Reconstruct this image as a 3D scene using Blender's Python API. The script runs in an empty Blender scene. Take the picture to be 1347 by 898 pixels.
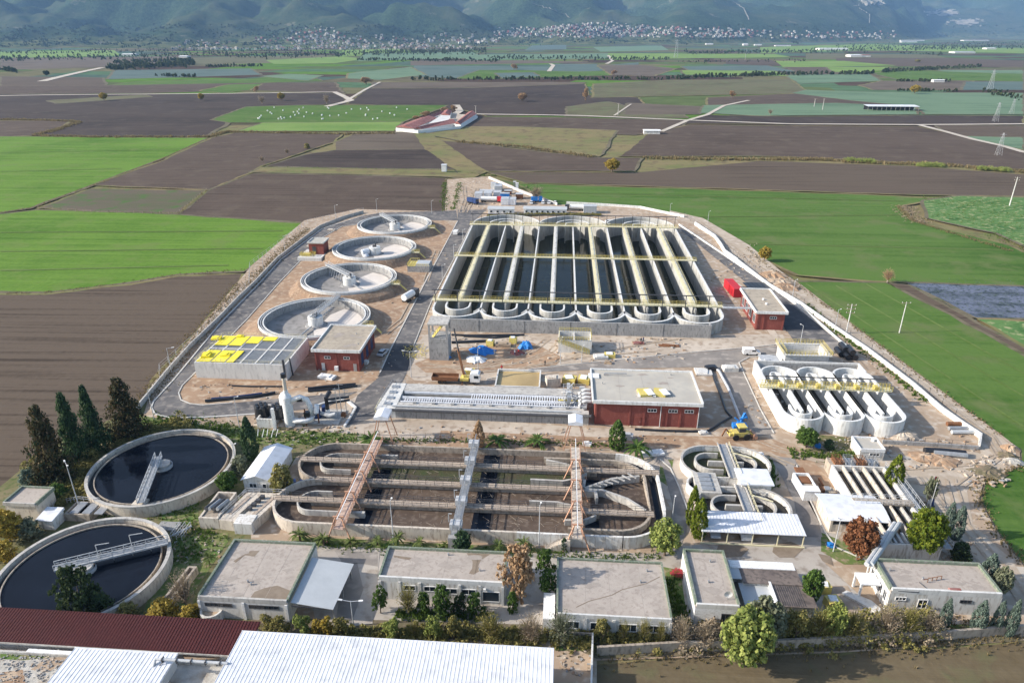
import bpy, math, random
from math import sin, cos, pi, radians, sqrt, atan2
from mathutils import Vector, Matrix, noise
from mathutils.geometry import tessellate_polygon

random.seed(7)
SC = bpy.context.scene
COL = SC.collection

# ------------------------------------------------------------------ camera
# World axes follow the plant: X across the basins, Y along them. The camera hovers 85 m up.
FPX, PITCH, YAW, HCAM = 920.0, radians(24.0), radians(4.0), 85.0
cam_data = bpy.data.cameras.new('camera')
cam_data.sensor_width = 36.0
cam_data.lens = 36.0 * FPX / 1347.0
cam_data.clip_start = 1.0
cam_data.clip_end = 40000.0
cam = bpy.data.objects.new('camera', cam_data)
cam.location = (0, 0, HCAM)
cam.rotation_euler = (pi / 2 - PITCH, 0, YAW)
COL.objects.link(cam)
SC.camera = cam

# ------------------------------------------------------------------ light
SUN_EL = radians(27.0)
SH = Vector((0.986, 0.150, 0)).normalized()          # direction the shadows fall
w = bpy.data.worlds.new('World')
SC.world = w
w.use_nodes = True
nt = w.node_tree
nt.nodes.clear()
sky = nt.nodes.new('ShaderNodeTexSky')
sky.sky_type = 'NISHITA'
sky.sun_disc = False
sky.sun_elevation = SUN_EL
sky.sun_rotation = atan2(-SH.x, -SH.y)
sky.air_density = 1.0
sky.dust_density = 1.5
bg = nt.nodes.new('ShaderNodeBackground')
bg.inputs['Strength'].default_value = 0.15
wo = nt.nodes.new('ShaderNodeOutputWorld')
nt.links.new(sky.outputs[0], bg.inputs[0])
nt.links.new(bg.outputs[0], wo.inputs[0])
sd = bpy.data.lights.new('sun', 'SUN')
sd.energy = 4.5
sd.angle = radians(0.55)
sd.color = (1.0, 0.93, 0.83)
sun = bpy.data.objects.new('sun', sd)
d = Vector((SH.x * cos(SUN_EL), SH.y * cos(SUN_EL), -sin(SUN_EL)))
sun.rotation_euler = d.to_track_quat('-Z', 'Y').to_euler()
sun.location = (-60, 0, 60)
COL.objects.link(sun)
SC.view_settings.view_transform = 'Standard'
SC.view_settings.look = 'None'
SC.view_settings.exposure = 0.68
SC.view_settings.gamma = 1.0
SC.render.engine = 'CYCLES'
SC.cycles.max_bounces = 6
SC.cycles.transparent_max_bounces = 8
SC.cycles.volume_bounces = 0

# ------------------------------------------------------------------ surveying helpers
CP, SP, CY, SY = cos(PITCH), sin(PITCH), cos(YAW), sin(YAW)

def G(u, v, z=0.0):
 """ground point (x, y) seen at photo pixel u, v on the level z"""
 a = (u - 673.5) / FPX
 b = -(v - 449.0) / FPX
 dy = CP + b * SP
 dz = -SP + b * CP
 t = (z - HCAM) / dz
 x, y = a * t, dy * t
 return (x * CY - y * SY, x * SY + y * CY)

def PX(s, t, z):
 x = s * CY + t * SY
 y = -s * SY + t * CY
 zc = y * CP - (z - HCAM) * SP
 return 673.5 + FPX * x / zc, 449 - FPX * (y * SP + (z - HCAM) * CP) / zc

def HT(u, v, vt):
 """height of something whose foot is at u, v and whose top reaches row vt"""
 x, y = G(u, v)
 lo, hi = 0.0, 80.0
 for _ in range(30):
  m = (lo + hi) / 2
  if PX(x, y, m)[1] > vt: lo = m
  else: hi = m
 return lo

def mpp(u, v):
 """metres per pixel at a ground point"""
 x, y = G(u, v)
 a = PX(x, y, 0)[0]
 return 1.0 / abs(PX(x + 1, y, 0)[0] - a)

def P3(u, v, z=0.0):
 x, y = G(u, v, z)
 return (x, y, z)

# ------------------------------------------------------------------ materials
def rgb(c):
 return (c[0], c[1], c[2], 1.0)

def new_mat(name):
 m = bpy.data.materials.new(name)
 m.use_nodes = True
 n = m.node_tree
 b = n.nodes.get('Principled BSDF')
 return m, n, b

def mat(name, c1, c2=None, scale=0.5, rough=0.85, c3=None, s3=6.0, metal=0.0, bump=0.0, stretch=None, spec=0.3, low=0.35, high=0.65, island=0.0):
 """two-tone noise, optionally a third colour in blotches; world-space coordinates"""
 m, n, b = new_mat(name)
 N, L = n.nodes, n.links
 b.inputs['Roughness'].default_value = rough
 b.inputs['Metallic'].default_value = metal
 b.inputs['Specular IOR Level'].default_value = spec
 if c2 is None:
  c2 = tuple(x * 0.8 for x in c1)
 geo = N.new('ShaderNodeNewGeometry')
 src = geo.outputs['Position']
 if stretch:
  mp = N.new('ShaderNodeMapping')
  mp.inputs['Scale'].default_value = stretch
  L.new(src, mp.inputs['Vector'])
  src = mp.outputs[0]
 nz = N.new('ShaderNodeTexNoise')
 nz.inputs['Scale'].default_value = scale
 nz.inputs['Detail'].default_value = 8
 nz.inputs['Roughness'].default_value = 0.65
 L.new(src, nz.inputs['Vector'])
 rp = N.new('ShaderNodeValToRGB')
 rp.color_ramp.elements[0].position = low
 rp.color_ramp.elements[1].position = high
 rp.color_ramp.elements[0].color = rgb(c1)
 rp.color_ramp.elements[1].color = rgb(c2)
 L.new(nz.outputs['Fac'], rp.inputs[0])
 out = rp.outputs[0]
 if c3 is not None:
  n2 = N.new('ShaderNodeTexNoise')
  n2.inputs['Scale'].default_value = scale * s3
  n2.inputs['Detail'].default_value = 5
  L.new(src, n2.inputs['Vector'])
  r2 = N.new('ShaderNodeValToRGB')
  r2.color_ramp.elements[0].position = 0.5
  r2.color_ramp.elements[1].position = 0.68
  L.new(n2.outputs['Fac'], r2.inputs[0])
  mx = N.new('ShaderNodeMix')
  mx.data_type = 'RGBA'
  L.new(r2.outputs[0], mx.inputs[0])
  L.new(out, mx.inputs[6])
  mx.inputs[7].default_value = rgb(c3)
  out = mx.outputs[2]
 if island:
  hs = N.new('ShaderNodeHueSaturation')
  mr = N.new('ShaderNodeMapRange')
  mr.inputs['To Min'].default_value = 1 - island
  mr.inputs['To Max'].default_value = 1 + island
  L.new(geo.outputs['Random Per Island'], mr.inputs['Value'])
  L.new(mr.outputs[0], hs.inputs['Value'])
  L.new(out, hs.inputs['Color'])
  out = hs.outputs[0]
 L.new(out, b.inputs['Base Color'])
 if bump:
  bp = N.new('ShaderNodeBump')
  bp.inputs['Strength'].default_value = min(1.0, bump)
  bp.inputs['Distance'].default_value = 0.3
  L.new(nz.outputs['Fac'], bp.inputs['Height'])
  L.new(bp.outputs[0], b.inputs['Normal'])
 return m

def leaf_mat(name, c1, c2):
 """leaf colour drawn per leaf, some light let through"""
 m, n, b = new_mat(name)
 N, L = n.nodes, n.links
 geo = N.new('ShaderNodeNewGeometry')
 rp = N.new('ShaderNodeValToRGB')
 rp.color_ramp.elements[0].color = rgb(c1)
 rp.color_ramp.elements[1].color = rgb(c2)
 L.new(geo.outputs['Random Per Island'], rp.inputs[0])
 L.new(rp.outputs[0], b.inputs['Base Color'])
 b.inputs['Roughness'].default_value = 0.7
 b.inputs['Specular IOR Level'].default_value = 0.2
 tr = N.new('ShaderNodeBsdfTranslucent')
 L.new(rp.outputs[0], tr.inputs['Color'])
 ms = N.new('ShaderNodeMixShader')
 ms.inputs[0].default_value = 0.3
 L.new(b.outputs[0], ms.inputs[1])
 L.new(tr.outputs[0], ms.inputs[2])
 L.new(ms.outputs[0], N['Material Output'].inputs['Surface'])
 return m

def field_mat(name, c1, c2, ang=0.0, period=1.2, rows=0.35, big=0.012, c3=None, fine=0.6):
 """field: broad tone drift, drill or furrow rows along one direction, fine clods"""
 m, n, b = new_mat(name)
 N, L = n.nodes, n.links
 b.inputs['Roughness'].default_value = 0.95
 b.inputs['Specular IOR Level'].default_value = 0.1
 geo = N.new('ShaderNodeNewGeometry')
 def noi(scale, det, stretch=None, rot=0.0):
  s = geo.outputs['Position']
  if stretch:
   mp = N.new('ShaderNodeMapping')
   mp.vector_type = 'TEXTURE'
   mp.inputs['Rotation'].default_value = (0, 0, rot)
   mp.inputs['Scale'].default_value = stretch
   L.new(s, mp.inputs['Vector'])
   s = mp.outputs[0]
  q = N.new('ShaderNodeTexNoise')
  q.inputs['Scale'].default_value = scale
  q.inputs['Detail'].default_value = det
  q.inputs['Roughness'].default_value = 0.6
  L.new(s, q.inputs['Vector'])
  return q.outputs['Fac']
 a = noi(big, 6)
 r = noi(1.0 / period, 3, (60.0, 1.0, 1.0), ang)
 f = noi(fine, 4)
 def mth(op, x, y):
  q = N.new('ShaderNodeMath')
  q.operation = op
  for i, k in enumerate((x, y)):
   if isinstance(k, (int, float)): q.inputs[i].default_value = k
   else: L.new(k, q.inputs[i])
  return q.outputs[0]
 r = mth('ADD', mth('MULTIPLY', r, 2.2), -0.6)
 t = mth('MULTIPLY', a, 1.05 - rows * 0.6)
 t = mth('ADD', t, mth('MULTIPLY', r, rows))
 t = mth('ADD', t, mth('MULTIPLY', f, 0.35))
 rp = N.new('ShaderNodeValToRGB')
 rp.color_ramp.elements[0].position = 0.52
 rp.color_ramp.elements[1].position = 0.82
 rp.color_ramp.elements[0].color = rgb(c1)
 rp.color_ramp.elements[1].color = rgb(c2)
 L.new(t, rp.inputs[0])
 out = rp.outputs[0]
 if c3 is not None:
  q = noi(big * 5, 6)
  r2 = N.new('ShaderNodeValToRGB')
  r2.color_ramp.elements[0].position = 0.52
  r2.color_ramp.elements[1].position = 0.66
  L.new(q, r2.inputs[0])
  mx = N.new('ShaderNodeMix')
  mx.data_type = 'RGBA'
  L.new(r2.outputs[0], mx.inputs[0])
  L.new(out, mx.inputs[6])
  mx.inputs[7].default_value = rgb(c3)
  out = mx.outputs[2]
 L.new(out, b.inputs['Base Color'])
 bp = N.new('ShaderNodeBump')
 bp.inputs['Strength'].default_value = 0.5
 bp.inputs['Distance'].default_value = 0.25
 L.new(mth('ADD', r, f), bp.inputs['Height'])
 L.new(bp.outputs[0], b.inputs['Normal'])
 return m

def water_mat(name, c, rough=0.06, ripple=0.15, scale=1.5, spec=0.5):
 m, n, b = new_mat(name)
 N, L = n.nodes, n.links
 b.inputs['Roughness'].default_value = rough
 b.inputs['IOR'].default_value = 1.33
 b.inputs['Specular IOR Level'].default_value = spec
 geo = N.new('ShaderNodeNewGeometry')
 nz = N.new('ShaderNodeTexNoise')
 nz.inputs['Scale'].default_value = 0.12
 nz.inputs['Detail'].default_value = 5
 L.new(geo.outputs['Position'], nz.inputs['Vector'])
 rp = N.new('ShaderNodeValToRGB')
 rp.color_ramp.elements[0].position = 0.35
 rp.color_ramp.elements[1].position = 0.7
 rp.color_ramp.elements[0].color = rgb(c)
 rp.color_ramp.elements[1].color = rgb(tuple(x * 1.6 for x in c))
 L.new(nz.outputs['Fac'], rp.inputs[0])
 L.new(rp.outputs[0], b.inputs['Base Color'])
 n2 = N.new('ShaderNodeTexNoise')
 n2.inputs['Scale'].default_value = scale
 n2.inputs['Detail'].default_value = 3
 L.new(geo.outputs['Position'], n2.inputs['Vector'])
 bp = N.new('ShaderNodeBump')
 bp.inputs['Strength'].default_value = ripple
 bp.inputs['Distance'].default_value = 0.05
 L.new(n2.outputs['Fac'], bp.inputs['Height'])
 L.new(bp.outputs[0], b.inputs['Normal'])
 return m

M = {}
M['concrete'] = mat('light concrete', (0.50, 0.48, 0.44), (0.38, 0.36, 0.33), 0.35, 0.85, (0.30, 0.28, 0.26), 5, stretch=(1, 1, 0.35), bump=0.15)
M['concrete_new'] = mat('new pale concrete', (0.66, 0.65, 0.62), (0.56, 0.55, 0.52), 0.3, 0.8, (0.48, 0.47, 0.45), 6, stretch=(1, 1, 0.3))
M['concrete_white'] = mat('white painted concrete', (0.72, 0.72, 0.70), (0.60, 0.60, 0.58), 0.25, 0.75, (0.50, 0.49, 0.46), 8, stretch=(1, 1, 0.25))
M['concrete_grey'] = mat('grey cast concrete', (0.36, 0.355, 0.345), (0.27, 0.265, 0.26), 0.4, 0.85, (0.2, 0.195, 0.19), 5, stretch=(1, 1, 0.4), bump=0.15)
M['concrete_old'] = mat('old stained concrete', (0.42, 0.36, 0.29), (0.29, 0.245, 0.20), 0.5, 0.9, (0.20, 0.17, 0.14), 4, stretch=(1, 1, 0.4), bump=0.2)
M['concrete_cream'] = mat('cream painted old concrete', (0.62, 0.56, 0.47), (0.50, 0.44, 0.37), 0.4, 0.85, (0.34, 0.28, 0.23), 6, stretch=(1, 1, 0.3))
M['concrete_dark'] = mat('wet dark concrete', (0.10, 0.10, 0.095), (0.055, 0.055, 0.05), 0.5, 0.7, (0.03, 0.03, 0.03), 4)
M['white'] = mat('white paint', (0.80, 0.80, 0.79), (0.70, 0.70, 0.69), 0.8, 0.55, (0.6, 0.58, 0.55), 4)
M['white_wall'] = mat('weathered white wall', (0.70, 0.69, 0.66), (0.58, 0.56, 0.52), 0.5, 0.85, (0.42, 0.38, 0.33), 5, stretch=(1, 1, 0.25))
M['basin_wall'] = mat('raw basin concrete', (0.46, 0.455, 0.43), (0.37, 0.365, 0.34), 0.3, 0.85, (0.28, 0.27, 0.24), 4, stretch=(1, 1, .25))
M['town_wall'] = mat('pale house wall', (0.56, 0.53, 0.49), (0.42, 0.39, 0.35), 0.02, 0.9)
M['metal_white'] = mat('white sheet metal', (0.74, 0.75, 0.77), (0.66, 0.67, 0.70), 0.12, 0.45, (0.58, 0.585, 0.60), 6, spec=0.5)
M['metal_grey'] = mat('galvanised steel', (0.42, 0.43, 0.44), (0.30, 0.31, 0.32), 1.0, 0.45, None, metal=0.4)
M['metal_light'] = mat('light steel railing', (0.50, 0.51, 0.52), (0.38, 0.39, 0.4), 1.0, 0.45)
M['metal_dark'] = mat('dark steel', (0.08, 0.08, 0.085), (0.05, 0.05, 0.055), 1.0, 0.5)
M['sheet_grey'] = mat('grey corrugated sheet', (0.46, 0.48, 0.49), (0.40, 0.42, 0.43), 0.3, 0.5)
M['yellow'] = mat('yellow painted steel', (0.66, 0.54, 0.13), (0.54, 0.43, 0.11), 0.8, 0.6, (0.42, .36, .2), 6)
M['yellow_pale'] = mat('pale yellow grating', (0.70, 0.645, 0.43), (0.60, 0.55, 0.36), 0.8, 0.6)
M['yellow_sheet'] = mat('bright yellow covers', (0.85, 0.72, 0.05), (0.75, 0.62, 0.04), 0.5, 0.5)
M['orange'] = mat('faded orange paint', (0.55, 0.29, 0.18), (0.42, 0.25, 0.17), 0.8, 0.6, (0.45, 0.3, 0.22), 4)
M['walk_orange'] = mat('rusty pink walkway', (0.56, 0.42, 0.34), (0.44, 0.33, 0.27), 0.8, 0.7)
M['red_wall'] = mat('brick red render', (0.235, 0.068, 0.052), (0.20, 0.057, 0.045), 0.3, 0.9, (0.26, 0.085, 0.068), 6, stretch=(1, 1, 0.6))
M['red_roof'] = mat('dark red roofing sheet', (0.070, 0.011, 0.012), (0.055, 0.009, 0.010), 0.4, 0.75, (0.085, 0.02, 0.018), 8)
M['red_tile'] = mat('faded red roof', (0.27, 0.10, 0.085), (0.20, 0.075, 0.065), 0.08, 0.85, (0.34, 0.19, 0.17), 6)
M['red'] = mat('bright red paint', (0.58, 0.02, 0.03), (0.44, 0.02, 0.03), .6, 0.55, (0.35, .05, .05), 6)
M['blue'] = mat('blue tarpaulin', (0.02, 0.16, 0.48), (0.03, 0.22, 0.58), 1.2, 0.5, bump=0.5)
M['blue_dark'] = mat('dark blue paint', (0.02, 0.05, 0.16), (0.02, 0.04, 0.12), 1.0, 0.45)
M['black'] = mat('black plastic', (0.015, 0.016, 0.02), (0.022, 0.024, 0.03), 2.0, 0.35, spec=0.5)
M['glass'] = mat('dark window glass', (0.03, 0.04, 0.05), (0.02, 0.03, 0.04), 0.5, 0.08, spec=0.6)
M['tyre'] = mat('tyre rubber', (0.02, 0.02, 0.02), (0.03, 0.03, 0.03), 2.0, 0.8)
M['roof_old'] = mat('weathered roof screed', (0.44, 0.385, 0.335), (0.345, 0.30, 0.26), 0.25, 0.9, (0.31, 0.265, 0.23), 7, low=0.3, high=0.7)
M['roof_tan'] = mat('tan roof screed', (0.42, 0.36, 0.28), (0.34, 0.29, 0.23), 0.2, 0.9, (0.29, 0.25, 0.2), 4)
M['roof_pale'] = mat('pale roof screed', (0.46, 0.43, 0.37), (0.38, 0.35, 0.305), 0.15, 0.9, (0.40, 0.38, 0.34), 4)
M['roof_brown'] = mat('brown sheet roofing', (0.19, 0.155, 0.135), (0.13, 0.105, 0.095), 0.4, 0.85, (0.09, 0.075, 0.07), 4)
M['moss'] = mat('mossy green parapet', (0.19, 0.22, 0.16), (0.13, 0.17, 0.12), 0.6, 0.9, (0.30, 0.29, 0.26), 4)
M['stain'] = mat('damp stain on screed', (0.19, 0.145, 0.105), (0.25, 0.20, 0.15), 0.7, 0.75)
M['rust'] = mat('rusty brown steel', (0.24, 0.11, 0.05), (0.16, 0.07, 0.035), 1.2, 0.85)
M['wood'] = mat('weathered timber', (0.38, 0.29, 0.2), (0.28, 0.21, 0.15), 1.5, 0.9)
M['bark'] = mat('tree bark', (0.16, 0.12, 0.09), (0.10, 0.075, 0.055), 2.0, 0.95)
M['bark_pale'] = mat('pale bark', (0.34, 0.29, 0.25), (0.24, 0.2, 0.17), 2.0, 0.95)
M['sludge'] = mat('sludge bed', (0.110, 0.078, 0.057), (0.062, 0.044, 0.034), 0.14, 0.75, (0.15, 0.115, 0.090), 7, bump=0.15, low=0.35, high=0.65)
M['sludge_green'] = mat('overgrown sludge', (0.065, 0.050, 0.033), (0.040, 0.062, 0.020), 0.4, 0.95, (0.095, 0.090, 0.045), 8, bump=0.4)
M['water_black'] = water_mat('black settled water', (0.006, 0.008, 0.013), spec=0.22)
M['water_green'] = water_mat('grey green basin water', (0.032, 0.034, 0.018), 0.1, 0.1, spec=0.18)
M['water_dark'] = water_mat('dark shallow water', (0.025, 0.022, 0.018), 0.12)
M['water_brown'] = water_mat('muddy tan water', (0.33, 0.24, 0.11), 0.2)
M['dust_floor'] = mat('dusty tank floor', (0.24, 0.225, 0.21), (0.34, 0.32, 0.30), 0.15, 0.9, (0.19, 0.18, 0.165), 3)
M['sunlit_silt'] = mat('dry pale silt', (0.66, 0.60, 0.54), (0.56, 0.51, 0.46), 0.2, 0.95)  # pale sediment tone, sunlight on the clarifier floors painted in
M['walk_tan'] = mat('tan walkway slabs', (0.47, 0.385, 0.305), (0.36, 0.29, 0.23), 0.6, 0.9, (0.25, 0.20, 0.16), 5)
M['bank'] = mat('rough earth bank', (0.30, 0.20, 0.13), (0.20, 0.135, 0.09), 0.3, 0.95, (0.36, 0.27, 0.19), 4, bump=1.0)

G1, G2 = (0.075, 0.175, 0.016), (0.130, 0.245, 0.030)
M['dirt'] = mat('trodden dry earth', (0.42, 0.32, 0.23), (0.29, 0.21, 0.145), 0.07, 0.95, (0.50, 0.43, 0.35), 7, bump=0.5)
M['dirt_pale'] = mat('pale dusty ground', (0.54, 0.47, 0.39), (0.38, 0.31, 0.24), 0.08, 0.95, (0.32, 0.25, 0.19), 6, bump=0.3)
M['dirt_orange'] = mat('orange brown earth', (0.37, 0.245, 0.155), (0.26, 0.17, 0.11), 0.1, 0.95, (0.46, 0.36, 0.26), 5, bump=0.5)
M['dirt_track'] = mat('dry dirt track', (0.46, 0.38, 0.29), (0.36, 0.29, 0.22), 0.06, 0.95, (0.52, 0.45, 0.37), 6, bump=0.3)
M['road_dirt'] = mat('pale farm road', (0.52, 0.46, 0.39), (0.42, 0.37, 0.30), 0.05, 0.95)
M['asphalt'] = mat('dusty asphalt', (0.075, 0.072, 0.076), (0.17, 0.16, 0.152), 0.09, 0.9, (0.25, 0.225, 0.20), 5)
M['asphalt_dusty'] = mat('dust covered asphalt', (0.30, 0.265, 0.23), (0.16, 0.147, 0.138), 0.09, 0.92, (0.36, 0.32, 0.28), 4)
M['asphalt_shade'] = mat('asphalt with painted shade', (0.045, 0.045, 0.05), (0.065, 0.064, 0.068), 0.1, 0.85, (0.09, 0.085, 0.085), 4)  # near-black tone for house shadows painted onto the roads
M['yard'] = mat('concrete yard', (0.44, 0.40, 0.35), (0.35, 0.31, 0.27), 0.09, 0.9, (0.27, 0.23, 0.19), 6)
M['yard_brown'] = mat('muddy yard', (0.36, 0.28, 0.21), (0.28, 0.21, 0.155), 0.1, 0.9, (0.42, 0.35, 0.28), 5)
M['kerb'] = mat('kerb stone', (0.58, 0.56, 0.52), (0.46, 0.44, 0.4), 1.0, 0.85)
M['lawn'] = mat('rough lawn', (0.085, 0.15, 0.03), (0.16, 0.17, 0.06), 0.25, 0.95, (0.28, 0.22, 0.14), 4, bump=0.5)
M['verge'] = mat('weedy verge', (0.12, 0.125, 0.045), (0.20, 0.16, 0.09), 0.2, 0.95, (0.07, 0.10, 0.025), 5, bump=0.5)
M['under'] = mat('shaded brown undergrowth soil', (0.16, 0.125, 0.085), (0.11, 0.105, 0.055), 0.25, 0.95, (0.22, 0.17, 0.12), 5)  # brown soil tone with random darker and paler mottling
M['gravel'] = mat('pale gravel', (0.50, 0.47, 0.42), (0.36, 0.34, 0.30), 0.9, 0.95, (0.28, 0.22, 0.16), 0.3, bump=0.5)

L_ = {
 'conifer': leaf_mat('dark conifer needles', (0.018, 0.045, 0.022), (0.075, 0.125, 0.050)),
 'conifer_brown': leaf_mat('browning conifer needles', (0.020, 0.040, 0.018), (0.12, 0.085, 0.04)),
 'blue': leaf_mat('blue grey juniper', (0.07, 0.105, 0.085), (0.18, 0.235, 0.185)),
 'pine': leaf_mat('deep green pine', (0.018, 0.035, 0.014), (0.07, 0.10, 0.035)),
 'green': leaf_mat('fresh green leaves', (0.035, 0.075, 0.014), (0.125, 0.20, 0.040)),
 'lime': leaf_mat('yellow green scale leaves', (0.055, 0.095, 0.008), (0.20, 0.23, 0.022)),
 'willow': leaf_mat('pale willow leaves', (0.13, 0.18, 0.04), (0.36, 0.39, 0.11)),
 'olive': leaf_mat('olive leaves', (0.14, 0.14, 0.04), (0.34, 0.29, 0.10)),
 'grey_olive': leaf_mat('silver olive leaves', (0.10, 0.12, 0.07), (0.26, 0.27, 0.17)),
 'brown': leaf_mat('dead brown leaves', (0.13, 0.055, 0.025), (0.28, 0.12, 0.055)),
 'tan': leaf_mat('dry tan leaves', (0.30, 0.19, 0.10), (0.48, 0.33, 0.20)),
 'twig': leaf_mat('bare twigs', (0.22, 0.17, 0.12), (0.44, 0.36, 0.25)),
 'yellow': leaf_mat('autumn yellow leaves', (0.28, 0.20, 0.03), (0.45, 0.34, 0.07)),
 'palm': leaf_mat('palm fronds', (0.06, 0.10, 0.02), (0.17, 0.20, 0.06)),
 'grass': leaf_mat('grass blades', (0.06, 0.12, 0.015), (0.16, 0.22, 0.05)),
 'weeds': leaf_mat('dry weeds', (0.14, 0.12, 0.05), (0.34, 0.26, 0.14)),
 'far': leaf_mat('far tree leaves', (0.024, 0.042, 0.020), (0.085, 0.10, 0.045)),
}

# ------------------------------------------------------------------ mesh builder
ORG = {}

class MB:
 def __init__(self):
  self.V, self.F, self.I = [], [], []
 def face(self, pts, mi=0):
  n = len(self.V)
  self.V.extend(tuple(p) for p in pts)
  self.F.append(tuple(range(n, n + len(pts))))
  self.I.append(mi)
 def add(self, V, F, mi=0):
  n = len(self.V)
  self.V.extend(tuple(p) for p in V)
  for f in F:
   self.F.append(tuple(i + n for i in f))
   self.I.append(mi)
  return self
 def box(self, x0, x1, y0, y1, z0, z1, mi=0, rot=0.0, bottom=True):
  cx, cy = (x0 + x1) / 2, (y0 + y1) / 2
  P = []
  for z in (z0, z1):
   for x, y in ((x0, y0), (x1, y0), (x1, y1), (x0, y1)):
    if rot:
     dx, dy = x - cx, y - cy
     x, y = cx + dx * cos(rot) - dy * sin(rot), cy + dx * sin(rot) + dy * cos(rot)
    P.append((x, y, z))
  F = [(4, 5, 6, 7), (0, 1, 5, 4), (1, 2, 6, 5), (2, 3, 7, 6), (3, 0, 4, 7)]
  if bottom: F.append((3, 2, 1, 0))
  return self.add(P, F, mi)
 def bar(self, a, b, wd, ht=None, mi=0):
  """rectangular bar from a to b (centre line)"""
  a, b = Vector(a), Vector(b)
  ht = wd if ht is None else ht
  d = (b - a)
  if d.length < 1e-6: return self
  d.normalize()
  up = Vector((0, 0, 1)) if abs(d.z) < 0.95 else Vector((1, 0, 0))
  s = d.cross(up).normalized() * wd / 2
  t = s.cross(d).normalized() * ht / 2
  P = [p + k for p in (a, b) for k in (-s - t, s - t, s + t, -s + t)]
  return self.add(P, [(0, 1, 2, 3), (7, 6, 5, 4), (0, 4, 5, 1), (1, 5, 6, 2), (2, 6, 7, 3), (3, 7, 4, 0)], mi)
 def tube(self, pts, r, n=8, mi=0, caps=True, r1=None):
  """round tube along points"""
  pts = [Vector(p) for p in pts]
  rings = []
  for i, p in enumerate(pts):
   if i == 0: d = pts[1] - p
   elif i == len(pts) - 1: d = p - pts[i - 1]
   else: d = (pts[i + 1] - p).normalized() + (p - pts[i - 1]).normalized()
   d.normalize()
   up = Vector((0, 0, 1)) if abs(d.z) < 0.9 else Vector((1, 0, 0))
   s = d.cross(up).normalized()
   t = s.cross(d).normalized()
   rr = r if r1 is None else r + (r1 - r) * i / (len(pts) - 1)
   rings.append([p + (s * cos(2 * pi * k / n) + t * sin(2 * pi * k / n)) * rr for k in range(n)])
  P = [q for rg in rings for q in rg]
  F = []
  for i in range(len(rings) - 1):
   for k in range(n):
    F.append((i * n + k, i * n + (k + 1) % n, (i + 1) * n + (k + 1) % n, (i + 1) * n + k))
  if caps:
   F.append(tuple(reversed(range(n))))
   F.append(tuple((len(rings) - 1) * n + k for k in range(n)))
  return self.add(P, F, mi)
 def cyl(self, cx, cy, z0, z1, r0, r1=None, n=24, mi=0, top=True):
  r1 = r0 if r1 is None else r1
  P = [(cx + r0 * cos(2 * pi * k / n), cy + r0 * sin(2 * pi * k / n), z0) for k in range(n)]
  P += [(cx + r1 * cos(2 * pi * k / n), cy + r1 * sin(2 * pi * k / n), z1) for k in range(n)]
  F = [(k, (k + 1) % n, n + (k + 1) % n, n + k) for k in range(n)]
  if top: F.append(tuple(n + k for k in range(n)))
  return self.add(P, F, mi)
 def wall(self, path, th, z0, z1, closed=False, mi=0, ztop=None):
  """wall along a path of (x, y), thickness th, real thickness on both sides"""
  n = len(path)
  L, R = [], []
  for i in range(n):
   p = Vector(path[i][:2])
   a = Vector(path[i - 1][:2]) if (i > 0 or closed) else None
   b = Vector(path[(i + 1) % n][:2]) if (i < n - 1 or closed) else None
   if a is None: d = (b - p).normalized(); m = 1
   elif b is None: d = (p - a).normalized(); m = 1
   else:
    d1, d2 = (p - a).normalized(), (b - p).normalized()
    d = (d1 + d2)
    if d.length < 1e-6: d = d1
    d.normalize()
    m = 1 / max(0.5, d.dot(d2))
   nn = Vector((-d.y, d.x)) * th / 2 * m
   L.append(p + nn); R.append(p - nn)
  P = []
  for i in range(n):
   zt = z1 if ztop is None else ztop[i]
   P += [(L[i].x, L[i].y, z0), (L[i].x, L[i].y, zt), (R[i].x, R[i].y, zt), (R[i].x, R[i].y, z0)]
  F = []
  for i in range(n if closed else n - 1):
   a, b = i * 4, ((i + 1) % n) * 4
   F += [(a, b, b + 1, a + 1), (a + 1, b + 1, b + 2, a + 2), (a + 2, b + 2, b + 3, a + 3)]
  if not closed:
   F += [(0, 1, 2, 3), ((n - 1) * 4 + 3, (n - 1) * 4 + 2, (n - 1) * 4 + 1, (n - 1) * 4)]
  return self.add(P, F, mi)
 def prism(self, poly, z0, z1, mi=0, top_mi=None):
  n = len(poly)
  P = [(p[0], p[1], z0) for p in poly] + [(p[0], p[1], z1) for p in poly]
  self.add(P, [(k, (k + 1) % n, n + (k + 1) % n, n + k) for k in range(n)], mi)
  tri = tessellate_polygon([[Vector((p[0], p[1], z1)) for p in poly]])
  self.add([(p[0], p[1], z1) for p in poly], tri, mi if top_mi is None else top_mi)
  return self
 def sheet(self, poly, z, holes=(), mi=0):
  loops = [[Vector((p[0], p[1], z)) for p in poly]] + [[Vector((p[0], p[1], z)) for p in h] for h in holes]
  tri = tessellate_polygon(loops)
  flat = [p for l in loops for p in l]
  T = []
  for a, b, c in tri:
   A, B, C = flat[a], flat[b], flat[c]
   if (B - A).cross(C - A).z < 0: a, b, c = c, b, a
   T.append((a, b, c))
  return self.add(flat, T, mi)
 def railing(self, pts, h=1.1, step=2.0, r=0.05, mid=True, mi=0):
  """posts and rails along 3D points"""
  pts = [Vector(p) for p in pts]
  for a, b in zip(pts, pts[1:]):
   Ln = (b - a).length
   if Ln < 0.05: continue
   k = max(1, round(Ln / step))
   for i in range(k + 1):
    p = a.lerp(b, i / k)
    self.bar(p, p + Vector((0, 0, h)), r, r, mi)
   for hh in ((h, h * 0.55) if mid else (h,)):
    self.bar(a + Vector((0, 0, hh)), b + Vector((0, 0, hh)), r, r, mi)
  return self
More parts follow.
